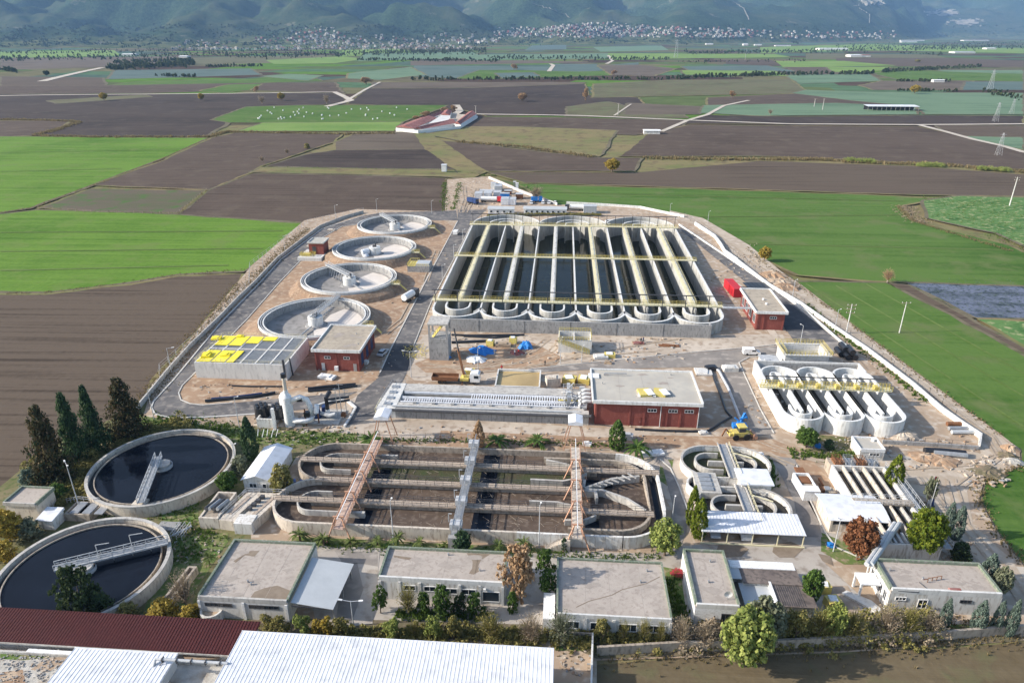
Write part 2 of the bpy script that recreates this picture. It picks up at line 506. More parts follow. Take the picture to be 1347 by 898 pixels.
 def build(self, name, mats, parent=None, smooth=False, data_only=False):
  if not isinstance(mats, (list, tuple)): mats = [mats]
  mats = [M[m] if isinstance(m, str) else m for m in mats]
  ox, oy, oz = ORG.get(parent, (0, 0, 0)) if parent is not None else (0, 0, 0)
  me = bpy.data.meshes.new(name)
  me.from_pydata([(x - ox, y - oy, z - oz) for x, y, z in self.V], [], self.F)
  for m in mats: me.materials.append(m)
  if len(mats) > 1: me.polygons.foreach_set('material_index', self.I)
  if smooth: me.polygons.foreach_set('use_smooth', [True] * len(self.F))
  me.update()
  if data_only: return me
  o = bpy.data.objects.new(name, me)
  COL.objects.link(o)
  if parent is not None:
   o.parent = parent
   ORG[o] = (ox, oy, oz)
  return o

def arc(cx, cy, r, a0, a1, n=14):
 return [(cx + r * cos(radians(a0 + (a1 - a0) * i / n)), cy + r * sin(radians(a0 + (a1 - a0) * i / n))) for i in range(n + 1)]

def tag(o, label=None, cat=None, group=None, kind=None):
 if label: o['label'] = label
 if cat: o['category'] = cat
 if group: o['group'] = group
 if kind: o['kind'] = kind
 return o

def thing(name, label, cat, loc, group=None):
 o = bpy.data.objects.new(name, None)
 o.empty_display_size = 0.5
 COL.objects.link(o)
 o.location = loc
 ORG[o] = tuple(loc)
 return tag(o, label, cat, group)

def struct(name, mb, m, **k):
 return tag(mb.build(name, m, **k), kind='structure')

def copy_tree(o, parent=None):
 c = o.copy()
 COL.objects.link(c)
 if parent is not None: c.parent = parent
 for ch in list(o.children):
  copy_tree(ch, c)
 return c

def again(o, loc, rz=None, label=None, scale=None, group=None):
 c = copy_tree(o)
 c.location = loc
 if rz is not None: c.rotation_euler = (0, 0, rz)
 if scale: c.scale = scale
 if label: c['label'] = label
 if group: c['group'] = group
 return c

def gp(pts, z=0.0):
 return [G(u, v, z) for u, v in pts]
# ------------------------------------------------------------------ land
def WF(u, y):
 """point at camera depth y in the bearing of photo column u (far terrain)"""
 x = (u - 673.5) / 1007.0 * y
 return (x * CY - y * SY, x * SY + y * CY)

def smooth(a, b, x):
 t = max(0.0, min(1.0, (x - a) / (b - a)))
 return t * t * (3 - 2 * t)

FOOT = [(-900, 3900), (0, 3900), (200, 3900), (330, 4000), (520, 4300), (640, 4700), (760, 4700), (900, 5200), (1060, 5900), (1180, 6600), (1260, 9500), (2300, 9800)]
def foot(u):
 for (a, ya), (b, yb) in zip(FOOT, FOOT[1:]):
  if u <= b: return ya + (yb - ya) * max(0, (u - a)) / (b - a)
 return FOOT[-1][1]

def TZ(u, y):
 """height of the hills at bearing u and depth y"""
 f = foot(u)
 x0, y0 = WF(u, y)
 p = Vector((x0 / 1250.0, y0 / 1900.0, 3.7))
 ridge = 1 - abs(noise.fractal(p, 1.0, 2.1, 5)) * 1.5
 fine = noise.fractal(p * 3.1, 1.0, 2.0, 4)
 d = y - f
 if d < 0:
  z = -3.0
 else:
  gentle = min(d, 700) * 0.045
  steep = max(0, d - 650)
  z = -1 + gentle + min(620, steep * 0.23) * (0.25 + 0.75 * ridge) + fine * min(150, d * 0.09)
 # spur with the plantation that runs down to the right behind the town
 q = smooth(820, 900, u) * (1 - smooth(1090, 1250, u))
 if q > 0 and d > 0:
  z = max(z, q * (1 + 0.22 * fine) * min(300, max(0, (y - f + 100) * 0.19)))
 # far range
 far = max(0, y - 8800)
 z2 = min(760, far * 0.26) * (0.6 + 0.4 * ridge) if far > 0 else -3
 return max(z, z2)

def land_point(u, v):
 y = 3600.0
 while y < 12000:
  z = TZ(u, y)
  x0, y0 = WF(u, y)
  if PX(x0, y0, max(z, 0))[1] <= v: break
  y += 25
 x0, y0 = WF(u, y)
 return (x0, y0, max(z, 0)), y

def hills():
 us = [-520 + i * 9 for i in range(0, 266)]
 ys = [3500]
 while ys[-1] < 12500: ys.append(ys[-1] * 1.0085)
 V, F = [], []
 for y in ys:
  for u in us:
   x0, y0 = WF(u, y)
   V.append((x0, y0, TZ(u, y)))
 n = len(us)
 for j in range(len(ys) - 1):
  for i in range(n - 1):
   F.append((j * n + i, j * n + i + 1, (j + 1) * n + i + 1, (j + 1) * n + i))
 mb = MB(); mb.add(V, F)
 m, nn, b = new_mat('wooded hillside')
 N, L = nn.nodes, nn.links
 b.inputs['Roughness'].default_value = 1.0
 b.inputs['Specular IOR Level'].default_value = 0.0
 geo = N.new('ShaderNodeNewGeometry')
 def noi(s, det, rough=0.6):
  q = N.new('ShaderNodeTexNoise'); q.inputs['Scale'].default_value = s
  q.inputs['Detail'].default_value = det; q.inputs['Roughness'].default_value = rough
  L.new(geo.outputs['Position'], q.inputs['Vector']); return q.outputs['Fac']
 def ramp(f, a, b_, ca, cb):
  r = N.new('ShaderNodeValToRGB')
  r.color_ramp.elements[0].position = a; r.color_ramp.elements[1].position = b_
  r.color_ramp.elements[0].color = rgb(ca); r.color_ramp.elements[1].color = rgb(cb)
  L.new(f, r.inputs[0]); return r.outputs[0]
 def mix(f, a, b_):
  q = N.new('ShaderNodeMix'); q.data_type = 'RGBA'
  L.new(f, q.inputs[0])
  L.new(a, q.inputs[6])
  if isinstance(b_, tuple): q.inputs[7].default_value = rgb(b_)
  else: L.new(b_, q.inputs[7])
  return q.outputs[2]
 forest = ramp(noi(0.05, 10, 0.85), 0.38, 0.62, (0.006, 0.018, 0.012), (0.070, 0.105, 0.052))
 scrub = ramp(noi(0.006, 8, 0.7), 0.35, 0.65, (0.035, 0.06, 0.03), (0.10, 0.105, 0.06))
 c = mix(ramp(noi(0.0013, 7, 0.65), 0.47, 0.57, (0, 0, 0), (0.85, 0.85, 0.85)), forest, scrub)
 sep = N.new('ShaderNodeSeparateXYZ'); L.new(geo.outputs['Position'], sep.inputs[0])
 low = N.new('ShaderNodeMapRange'); low.inputs['From Min'].default_value = 15; low.inputs['From Max'].default_value = 60
 low.inputs['To Min'].default_value = 1; low.inputs['To Max'].default_value = 0
 L.new(sep.outputs[2], low.inputs['Value'])
 groves = ramp(noi(0.012, 7, 0.8), 0.4, 0.6, (0.035, 0.06, 0.022), (0.16, 0.16, 0.075))
 c = mix(low.outputs[0], c, groves)
 bare = ramp(noi(0.0045, 9, 0.7), 0.62, 0.70, (0, 0, 0), (0.7, 0.7, 0.7))
 c = mix(bare, c, (0.27, 0.24, 0.18))
 L.new(c, b.inputs['Base Color'])
 bp = N.new('ShaderNodeBump'); bp.inputs['Strength'].default_value = 1.0; bp.inputs['Distance'].default_value = 14
 L.new(noi(0.02, 10, 0.8), bp.inputs['Height']); L.new(bp.outputs[0], b.inputs['Normal'])
 struct('hills', mb, m, smooth=True)
hills()

# basin pit (the only hole in the ground)
LANE, S0, SC0, TF, TBK = 7.59, -39.7, 6, 207.1, 314.4
ZT, ZW = 4.0, -4.2
pit = []
pit += arc(S0 + LANE * 2, TBK, LANE * 2 + 0.2, 180, 90, 8)
pit += arc(S0 + LANE * 10, TBK, LANE * 2 + 0.2, 90, 0, 8)
pit += [(S0 + LANE * 12 + 0.2, TF)] + arc(S0 + LANE * 11, TF, LANE + 0.2, 0, -90, 6)[1:]
pit += arc(S0 + LANE, TF, LANE + 0.2, -90, -180, 6)
pit = [p for i, p in enumerate(pit) if i == 0 or (Vector(p) - Vector(pit[i - 1])).length > 0.05]

# plain: one sheet out to the horizon, patchwork colour beyond the fields drawn one by one
def plain():
 m, nn, b = new_mat('patchwork plain')
 N, L = nn.nodes, nn.links
 b.inputs['Roughness'].default_value = 1.0
 b.inputs['Specular IOR Level'].default_value = 0.0
 geo = N.new('ShaderNodeNewGeometry')
 mp = N.new('ShaderNodeMapping'); mp.inputs['Scale'].default_value = (0.0042, 0.0075, 0)
 mp.inputs['Rotation'].default_value = (0, 0, 0.12)
 L.new(geo.outputs['Position'], mp.inputs['Vector'])
 vo = N.new('ShaderNodeTexVoronoi'); vo.distance = 'CHEBYCHEV'; vo.inputs['Scale'].default_value = 1.0
 vo.inputs['Randomness'].default_value = 0.8
 L.new(mp.outputs[0], vo.inputs['Vector'])
 sp = N.new('ShaderNodeSeparateColor'); L.new(vo.outputs['Color'], sp.inputs[0])
 rp = N.new('ShaderNodeValToRGB'); rp.color_ramp.interpolation = 'CONSTANT'
 cols = [(0, (0.10, 0.13, 0.055)), (0.16, (0.085, 0.062, 0.05)), (0.3, (0.09, 0.15, 0.085)), (0.42, (0.13, 0.115, 0.075)), (0.54, (0.10, 0.18, 0.04)),
   (0.66, (0.075, 0.055, 0.045)), (0.78, (0.08, 0.12, 0.095)), (0.9, (0.15, 0.14, 0.08))]
 e = rp.color_ramp.elements
 e[0].color = rgb(cols[0][1]); e[1].position = cols[1][0]; e[1].color = rgb(cols[1][1])
 for p, c in cols[2:]:
  q = e.new(p); q.color = rgb(c)
 L.new(sp.outputs[0], rp.inputs[0])
 nz = N.new('ShaderNodeTexNoise'); nz.inputs['Scale'].default_value = 0.03; nz.inputs['Detail'].default_value = 8
 L.new(geo.outputs['Position'], nz.inputs['Vector'])
 hs = N.new('ShaderNodeHueSaturation')
 mr = N.new('ShaderNodeMapRange'); mr.inputs['To Min'].default_value = 0.5; mr.inputs['To Max'].default_value = 1.5
 L.new(nz.outputs['Fac'], mr.inputs['Value']); L.new(mr.outputs[0], hs.inputs['Value']); L.new(rp.outputs[0], hs.inputs['Color'])
 L.new(hs.outputs[0], b.inputs['Base Color'])
 mb = MB()
 mb.sheet([(-16000, -600), (16000, -600), (16000, 16000), (-16000, 16000)], -0.9, holes=[list(reversed(pit))])
 struct('ground', mb, m)
plain()

# fields: (kind, name, photo outline).  Every sheet lies a few mm above the one before.
FM = {
 'gr': field_mat('young wheat', (0.050, 0.125, 0.009), (0.120, 0.215, 0.030), 0.03, 3.0, 0.3, 0.014, (0.125, 0.19, 0.04)),
 'gr2': field_mat('young wheat, far side', (0.042, 0.098, 0.014), (0.090, 0.155, 0.034), 0.0, 4.0, 0.3, 0.012, (0.115, 0.15, 0.05)),
 'lg': field_mat('light green crop', (0.10, 0.19, 0.04), (0.18, 0.26, 0.07), 0.0, 5.0, 0.3),
 'br': field_mat('ploughed dark soil', (0.052, 0.037, 0.028), (0.100, 0.074, 0.057), 0.02, 2.2, 0.5, 0.012, (0.115, 0.088, 0.066)),
 'br2': field_mat('harrowed brown soil', (0.056, 0.041, 0.030), (0.112, 0.085, 0.063), 0.05, 1.6, 0.7),
 'dk': field_mat('fresh dark plough', (0.032, 0.025, 0.022), (0.066, 0.050, 0.042), 0.0, 4.0, 0.4, 0.008, (0.078, 0.062, 0.050)),
 'ol': field_mat('olive stubble', (0.085, 0.080, 0.042), (0.135, 0.125, 0.072), 0.0, 5.0, 0.3, 0.01, (0.13, 0.15, 0.07)),
 'gy': field_mat('grey fallow', (0.085, 0.066, 0.050), (0.135, 0.108, 0.082), 0.0, 4.0, 0.3),
 'cb': field_mat('cabbage rows', (0.07, 0.12, 0.07), (0.14, 0.21, 0.13), 0.0, 4.0, 0.5, 0.012),
 'bl': field_mat('blue green vegetable rows', (0.06, 0.095, 0.085), (0.105, 0.145, 0.13), 0.0, 4.0, 0.4),
 'pu': field_mat('purple cabbage rows', (0.03, 0.045, 0.05), (0.14, 0.16, 0.22), 0.0, 3.5, 0.3, 0.16, (0.02, 0.035, 0.03), 0.6),
 'wd': field_mat('weedy fallow', (0.085, 0.10, 0.045), (0.125, 0.10, 0.075), 0.0, 3.0, 0.2, 0.02, (0.07, 0.13, 0.035), 0.9),
 'mx': field_mat('mixed vegetables gone over', (0.03, 0.10, 0.025), (0.10, 0.19, 0.06), 0.5, 3.0, 0.4, 0.07, (0.30, 0.31, 0.16), 1.2),
 'ms': field_mat('rough meadow', (0.12, 0.15, 0.05), (0.21, 0.17, 0.085), 0.1, 6.0, 0.2, 0.02, (0.13, 0.10, 0.06)),
 'rg': field_mat('ragged brown margin', (0.10, 0.085, 0.055), (0.165, 0.14, 0.095), 0.1, 3.0, 0.2, 0.04, (0.09, 0.10, 0.045)),
 'fr': field_mat('olive brown soil', (0.105, 0.080, 0.046), (0.150, 0.118, 0.072), 0.0, 2.5, 0.25, 0.03, (0.125, 0.115, 0.06)),
 'rd': field_mat('reed bed', (0.26, 0.19, 0.11), (0.34, 0.26, 0.15), 0.1, 3.0, 0.2, 0.03, (0.16, 0.15, 0.06)),
}
FIELDS = [
 # far bands, drawn from far to near
 ('lg', 'crop_field', [(0, 68), (150, 66), (160, 73), (0, 76)]),
 ('gy', 'fallow_field', [(0, 76), (240, 74), (255, 84), (0, 92)]),
 ('ol', 'stubble_field', [(240, 76), (430, 72), (440, 80), (250, 86)]),
 ('bl', 'vegetable_field', [(150, 92), (330, 90), (345, 98), (140, 104)]),
 ('lg', 'crop_field', [(350, 79), (450, 74), (480, 77), (440, 83), (360, 84)]),
 ('lg', 'crop_field', [(450, 66), (520, 64), (560, 70), (450, 74)]),
 ('cb', 'cabbage_field', [(480, 70), (620, 68), (640, 76), (470, 80)]),
 ('bl', 'vegetable_field', [(700, 60), (745, 58), (745, 65), (690, 66)]),
 ('cb', 'cabbage_field', [(620, 72), (800, 70), (800, 77), (610, 79)]),
 ('cb', 'cabbage_field', [(780, 62), (870, 60), (880, 66), (790, 68)]),
 ('lg', 'crop_field', [(740, 54), (880, 52), (900, 55), (745, 57)]),
 ('gy', 'fallow_field', [(540, 80), (700, 79), (790, 82), (540, 86)]),
 ('lg', 'crop_field', [(800, 70), (1020, 71), (1040, 75), (800, 78)]),
 ('lg', 'crop_field', [(1000, 62), (1140, 58), (1347, 64), (1347, 70), (1140, 66), (1000, 70)]),
 ('ol', 'stubble_field', [(1060, 70), (1230, 72), (1260, 80), (1060, 78)]),
 ('br', 'ploughed_field', [(955, 79), (1015, 79), (1030, 87), (955, 84)]),
 ('br2', 'ploughed_field', [(1100, 76), (1250, 76), (1347, 80), (1347, 88), (1180, 87), (1100, 82)]),
 ('lg', 'crop_field', [(1020, 80), (1110, 80), (1180, 86), (1080, 88), (1030, 88)]),
 ('cb', 'cabbage_field', [(1230, 92), (1347, 92), (1347, 100), (1260, 98)]),
 ('gr2', 'wheat_field', [(1160, 94), (1180, 92), (1347, 97), (1347, 107), (1180, 104), (1150, 97)]),
 ('bl', 'vegetable_field', [(895, 87), (1010, 86), (1050, 94), (905, 92)]),
 ('lg', 'crop_field', [(1080, 88), (1170, 88), (1165, 92), (1130, 95), (1085, 94)]),
 ('br2', 'fallow_field', [(1030, 88), (1085, 88), (1100, 97), (1060, 98)]),
 ('cb', 'cabbage_field', [(1030, 98), (1145, 97), (1160, 106), (1050, 110)]),
 ('lg', 'crop_field', [(895, 92), (1020, 93), (1040, 100), (900, 98)]),
 ('gy', 'fallow_field', [(1160, 106), (1280, 106), (1270, 118), (1150, 118), (1130, 112)]),
 ('bl', 'vegetable_field', [(1270, 107), (1347, 107), (1347, 118), (1265, 118)]),
 ('bl', 'vegetable_field', [(545, 86), (770, 88), (840, 82), (840, 90), (770, 94), (690, 98), (600, 103), (540, 100)]),
 ('cb', 'cabbage_field', [(458, 96), (540, 88), (560, 98), (500, 105), (455, 103)]),
 ('gr2', 'wheat_field', [(142, 112), (180, 107), (330, 103), (360, 100), (400, 97), (425, 106), (340, 109), (205, 112)]),
 ('cb', 'cabbage_field', [(340, 100), (380, 97), (425, 99), (405, 106)]),
 ('gr2', 'wheat_field', [(600, 103), (630, 92), (680, 92), (760, 94), (800, 93), (805, 99), (700, 102), (640, 104)]),
 ('bl', 'vegetable_field', [(728, 84), (785, 84), (790, 91), (728, 91)]),
 ('gy', 'fallow_field', [(785, 86), (840, 85), (890, 90), (860, 100), (805, 99)]),
 ('bl', 'vegetable_field', [(650, 96), (700, 95), (712, 100), (660, 103)]),
 ('br2', 'ploughed_field', [(0, 100), (135, 102), (140, 112), (0, 116)]),
 ('br', 'ploughed_field', [(-400, 115), (140, 112), (330, 109), (440, 108), (452, 122), (330, 118), (200, 122), (-400, 126)]),
 ('gr2', 'wheat_field', [(262, 119), (300, 111), (345, 110), (330, 118), (290, 122)]),
 ('gy', 'fallow_field', [(490, 108), (770, 108), (760, 114), (490, 116)]),
 ('dk', 'ploughed_field', [(-500, 126), (200, 123), (452, 122), (457, 136), (325, 140), (278, 157), (300, 160), (272, 180), (160, 180), (-500, 165)]),
 ('ol', 'stubble_field', [(60, 132), (190, 124), (200, 127), (75, 136)]),
 ('dk', 'ploughed_field', [(455, 136), (485, 116), (600, 116), (770, 110), (775, 125), (840, 128), (860, 150), (640, 152), (605, 143)]),
 ('ol', 'stubble_field', [(780, 110), (880, 105), (1040, 104), (1065, 122), (780, 128)]),
 ('ol', 'stubble_field', [(745, 140), (800, 133), (820, 138), (890, 141), (905, 155), (745, 153)]),
 ('gy', 'fallow_field', [(825, 135), (930, 140), (920, 150), (820, 150)]),
 ('br', 'ploughed_field', [(930, 128), (1065, 122), (1180, 130), (1180, 138), (930, 138)]),
 ('cb', 'cabbage_field', [(1040, 122), (1060, 118), (1150, 121), (1347, 122), (1347, 150), (1215, 150), (1205, 140), (1120, 132)]),
 ('cb', 'cabbage_field', [(920, 148), (925, 138), (1100, 135), (1205, 140), (1208, 150), (1000, 152)]),
 ('dk', 'ploughed_field', [(895, 162), (925, 151), (1050, 153), (1215, 151), (1347, 152), (1347, 162), (1200, 164)]),
 ('br', 'ploughed_field', [(600, 166), (625, 153), (740, 154), (905, 158), (895, 170), (835, 177)]),
 ('cb', 'cabbage_field', [(1250, 178), (1347, 180), (1347, 197), (1290, 184)]),
 ('br2', 'ploughed_field', [(1230, 164), (1347, 165), (1600, 168), (1600, 185), (1347, 180), (1250, 178)]),
 ('br', 'ploughed_field', [(850, 176), (905, 164), (1210, 166), (1290, 184), (1347, 197), (1600, 240), (1600, 232), (1347, 222), (1200, 213), (1020, 205), (815, 205)]),
 ('ms', 'meadow', [(560, 176), (600, 166), (680, 166), (812, 171), (800, 190), (790, 205), (700, 196), (600, 184)]),
 ('br', 'ploughed_field', [(572, 184), (640, 190), (700, 198), (790, 207), (845, 207), (835, 224), (640, 224), (612, 218)]),
 ('gr2', 'wheat_field', [(278, 157), (325, 140), (400, 138), (590, 138), (560, 150), (530, 160), (420, 161), (300, 161)]),
 ('lg', 'crop_field', [(345, 161), (530, 160), (518, 172), (312, 172)]),
 ('br', 'ploughed_field', [(-500, 160), (95, 158), (75, 170), (40, 178), (-500, 200)]),
 ('gr', 'wheat_field', [(-600, 181), (40, 179), (275, 181), (215, 208), (120, 243), (40, 273), (0, 279), (-600, 305)]),
 ('br', 'ploughed_field', [(120, 243), (210, 212), (278, 181), (310, 174), (450, 176), (440, 186), (345, 218), (330, 226), (275, 249)]),
 ('gy', 'fallow_field', [(440, 186), (470, 174), (545, 173), (562, 196), (440, 197)]),
 ('dk', 'ploughed_field', [(350, 218), (400, 203), (440, 197), (562, 196), (600, 222), (480, 221)]),
 ('ms', 'verge', [(330, 226), (345, 219), (600, 223), (612, 236), (590, 232), (470, 229)]),
 ('ms', 'verge', [(545, 172), (566, 176), (620, 214), (640, 225), (612, 236), (600, 222), (562, 196)]),
 ('br', 'ploughed_field', [(235, 282), (275, 249), (332, 228), (470, 230), (587, 234), (585, 281), (500, 279), (404, 292)]),
 ('wd', 'fallow_field', [(50, 273), (120, 247), (272, 250), (234, 280), (120, 278)]),
 ('gr', 'wheat_field', [(-700, 300), (0, 281), (50, 275), (230, 281), (400, 293), (333, 350), (320, 357), (235, 360), (170, 371), (60, 384), (0, 383), (-700, 400)]),
 ('br2', 'ploughed_field', [(-900, 415), (0, 386), (60, 386), (170, 373), (235, 362), (322, 359), (300, 390), (200, 500), (185, 560), (150, 640), (-900, 760)]),
 ('br2', 'ploughed_field', [(640, 226), (840, 226), (1000, 211), (1200, 218), (1347, 229), (1700, 250), (1700, 285), (1347, 258), (1215, 256), (1000, 249), (690, 240)]),
 ('gr2', 'wheat_field', [(680, 241), (780, 244), (1180, 257), (1230, 262), (1185, 270), (1200, 290), (1330, 322), (1347, 330), (1700, 420), (1700, 390), (1150, 369), (1050, 361), (1000, 338), (960, 308), (860, 283), (810, 274), (735, 270)]),
 ('mx', 'vegetable_field', [(1213, 263), (1262, 257), (1347, 259), (1700, 290), (1700, 420), (1347, 322), (1310, 306), (1218, 286)]),
 ('gr2', 'wheat_field', [(1044, 369), (1168, 371), (1235, 402), (1347, 463), (1500, 560), (1500, 900), (1347, 746), (1307, 696), (1285, 655), (1293, 628), (1341, 611), (1338, 590), (1316, 573), (1252, 526), (1217, 500), (1140, 442)]),
 ('br2', 'field_track', [(1168, 371), (1196, 374), (1290, 425), (1347, 456), (1500, 545), (1500, 562), (1347, 464), (1230, 403)]),
 ('pu', 'cabbage_field', [(1192, 371), (1347, 375), (1700, 390), (1700, 432), (1347, 419), (1282, 417)]),
 ('mx', 'vegetable_field', [(1284, 418), (1347, 421), (1700, 434), (1700, 600), (1347, 454)]),
 ('fr', 'ploughed_field', [(780, 868), (900, 862), (1100, 855), (1347, 840), (1700, 820), (1900, 1100), (780, 1100)]),
]
fz = -0.82
mb = MB(); mb.sheet(gp([(-900, 160), (600, 165), (1000, 172), (1900, 190), (2300, 1100), (785, 1000), (785, 868), (1347, 842), (1350, 748), (1343, 600), (1140, 440), (980, 330), (842, 273), (645, 232), (585, 278), (400, 290), (330, 350), (185, 560), (-900, 860)]), -.86); struct('bare_margin', mb, FM['ms'])
for kind, name, pts in FIELDS:
 mb = MB()
 mb.sheet(gp(pts), fz)
 struct(name, mb, FM[kind])
 fz += 0.009
 if min(v for _, v in pts) > 84:
  q = [Vector(p) for p in gp(pts)]
  w0 = 1.0 + .0022 * q[0].length
  L, R = [], []
  for a, b in zip(q, q[1:] + q[:1]):
   if (b - a).length < 3: continue
   k = max(1, min(60, int((b - a).length / (4 * w0)))); dd = (b - a).normalized(); nn = Vector((-dd.y, dd.x))
   for i in range(k):
    p = a.lerp(b, i / k); s_ = noise.noise(Vector((p.x * .11, p.y * .11, fz)))
    L.append(p + nn * w0 * (.55 + .9 * s_)); R.append(p - nn * w0 * (.55 - .9 * s_) * .8)
  n = len(L)
  if n > 2:
   mb = MB(); mb.add([(p.x, p.y, fz - .004) for p in L + R], [(n + i, n + (i + 1) % n, (i + 1) % n, i) for i in range(n)])
   struct('field_margin', mb, FM['ms' if len(pts) % 2 else 'rg'])

def strip(name, pts, wd, z, m, kind='structure'):
 """road or track of real width along photo points"""
 mb = MB()
 path = [Vector(G(u, v)) for u, v in pts]
 q = []
 for a, b in zip(path, path[1:]):
  k = max(1, int((b - a).length / 25))
  q += [a.lerp(b, i / k) for i in range(k)]
 q.append(path[-1])
 L, R = [], []
 for i, p in enumerate(q):
  dd = (q[min(i + 1, len(q) - 1)] - q[max(i - 1, 0)]).normalized()
  nn = Vector((-dd.y, dd.x)) * wd / 2 * (1 + 0.12 * noise.noise(Vector((i * 0.9, wd, 1))))
  L.append((p + nn)); R.append((p - nn))
 V = [(p.x, p.y, z) for p in L] + [(p.x, p.y, z) for p in R]
 n = len(q)
 mb.add(V, [(n + i, n + i + 1, i + 1, i) for i in range(n - 1)])
 return tag(mb.build(name, m), kind=kind)

fz += 0.01
M['tramline'] = field_mat('wheeled wheat', (0.085, 0.135, 0.03), (0.135, 0.19, 0.055), 0, 3, .3, .02)
for k, pts in enumerate([[(0, 200), (235, 196)], [(0, 225), (160, 221)], [(0, 305), (372, 303)], [(0, 330), (345, 326)], [(0, 355), (300, 348)], [(700, 252), (1190, 264)], [(900, 285), (1195, 282)], [(985, 320), (1330, 328)], [(1100, 375), (1347, 520)], [(1140, 373), (1347, 490)], [(1060, 372), (1347, 560)], [(1075, 390), (1250, 520)]]):
 for o_ in (0, 2.2): strip('tramline', [(u, v + o_ * .3) for u, v in pts], .55, fz, M['tramline']); fz += .003
for pts, wd in [
 ([(-200, 126), (0, 126), (60, 125), (300, 123), (440, 121), (455, 128), (462, 132), (430, 140)], 9),
 ([(55, 107), (75, 102), (110, 94), (135, 89)], 16),
 ([(455, 133), (480, 118), (500, 108)], 5),
 ([(600, 138), (605, 146), (595, 152)], 9),
 ([(618, 150), (700, 151), (760, 152), (905, 158), (1040, 163), (1210, 164), (1347, 163), (1600, 163)], 7),
 ([(1208, 164), (1240, 172), (1280, 183), (1320, 192), (1347, 200), (1500, 226)], 6),
 ([(870, 173), (905, 158), (930, 151), (952, 139), (985, 132)], 5),
 ([(800, 73), (806, 80), (798, 84)], 10), ([(722, 94), (728, 86), (724, 84)], 10),
 ([(808, 152), (830, 137)], 2.5),
 ([(1347, 745), (1500, 930), (1600, 1000)], 5)]:
 strip('farm_road', pts, wd, fz, M['road_dirt'])
 fz += 0.006

# plant ground
def area(name, pts, z, m, holes=()):
 mb = MB()
 mb.sheet(gp(pts), z, holes=holes)
 return struct(name, mb, m)

z = -0.02
area('site_ground', [(185, 560), (200, 505), (322, 360), (330, 350), (400, 290), (470, 275), (585, 278), (588, 236), (645, 232), (735, 269), (842, 273), (900, 285), (965, 312), (1010, 345), (1055, 375), (1145, 444), (1219, 499), (1254, 525), (1318, 572), (1341, 590), (1343, 612), (1295, 630), (1288, 655), (1310, 696), (1350, 748), (1400, 810), (1347, 842), (1100, 858), (785, 868), (785, 1000), (-400, 1000), (-400, 740), (0, 650), (110, 600)], z, M['dirt'], holes=[list(reversed(pit))])
z += 0.014
area('verge', [(-300, 720), (0, 640), (60, 590), (170, 540), (215, 558), (360, 560), (480, 575), (390, 600), (330, 700), (330, 830), (-300, 820)], z, M['verge'])
area('dirt_track', [(882, 277), (925, 287), (985, 322), (1044, 370), (1139, 441), (1216, 499), (1251, 525), (1314, 572), (1337, 592), (1334, 610), (1275, 640), (1290, 595), (1285, 574), (1140, 462), (1052, 401), (970, 344), (930, 300), (880, 285)], z, M['dirt_track'])
z += 0.014
area('dirt_track', [(1100, 590), (1200, 600), (1285, 595), (1322, 605), (1290, 625), (1272, 645), (1280, 690), (1330, 735), (1347, 760), (1347, 800), (1310, 790), (1240, 700), (1215, 650), (1150, 618)], z, M['dirt_track'])
area('earth_patch', [(240, 470), (330, 372), (400, 312), (470, 285), (585, 290), (598, 300), (510, 450), (495, 500), (420, 512), (255, 532), (233, 525)], z, M['dirt_orange'])
area('yard', [(390, 712), (700, 722), (860, 728), (880, 720), (1060, 700), (1062, 640), (1130, 660), (1085, 740), (1150, 800), (1150, 838), (700, 830), (420, 835)], z, M['yard'])
area('yard', [(430, 566), (455, 530), (500, 500), (530, 545), (770, 562), (930, 566), (960, 590), (1030, 600), (1010, 650), (1060, 660), (1062, 700), (900, 700), (840, 590), (480, 582)], z, M['dirt_pale'])
area('dirt_track', [(840, 572), (1010, 575), (1060, 595), (1100, 640), (1060, 650), (1052, 610), (1000, 590), (880, 590), (842, 596)], z + 0.004, M['dirt_orange'])
area('earth_patch', [(590, 440), (935, 440), (1030, 440), (1035, 452), (890, 466), (700, 487), (640, 505), (545, 500), (520, 480), (560, 440)], z, M['dirt_pale'])
area('earth_patch', [(600, 458), (700, 450), (740, 470), (730, 482), (620, 492), (560, 490), (545, 478)], z + 0.006, M['dirt_orange'])
area('earth_patch', [(575, 580), (580, 566), (770, 574), (900, 578), (900, 590), (480, 590), (480, 576)], z + 0.008, M['dirt_orange'])
area('earth_patch', [(728, 836), (780, 840), (784, 1000), (700, 1000)], z + 0.008, M['dirt'])
area('undergrowth', [(330, 812), (500, 815), (730, 822), (900, 832), (1130, 835), (1330, 822), (1347, 842), (1100, 856), (785, 866), (735, 842), (330, 835)], z + 0.012, M['under'])
for p in ([(385, 705), (740, 722), (742, 728), (640, 726), (385, 716)], [(250, 705), (300, 700), (300, 712), (240, 800), (190, 805), (205, 745), (235, 700)],
          [(1080, 700), (1110, 712), (1200, 722), (1230, 735), (1180, 742), (1110, 742), (1080, 725)], [(868, 605), (886, 604), (880, 640), (868, 632)],
          [(210, 660), (260, 655), (262, 690), (215, 690)], [(1148, 822), (1330, 820), (1330, 832), (1148, 840)], [(730, 842), (780, 845), (780, 856), (730, 855)],
          [(180, 545), (240, 556), (360, 566), (470, 570), (470, 580), (380, 586), (330, 584), (180, 572)], [(1005, 600), (1020, 600), (1020, 640), (1008, 650)],
          [(872, 745), (895, 750), (905, 820), (885, 822)]):
 area('grass_patch', p, z + 0.018, M['lawn'])
for p in ([(1060, 590), (1130, 592), (1130, 602), (1065, 600)], [(1052, 570), (1090, 590), (1130, 592), (1120, 575)]):
 area('grass_patch', p, z + 0.022, M['verge'])
z = 0.04
KERB = M['kerb']
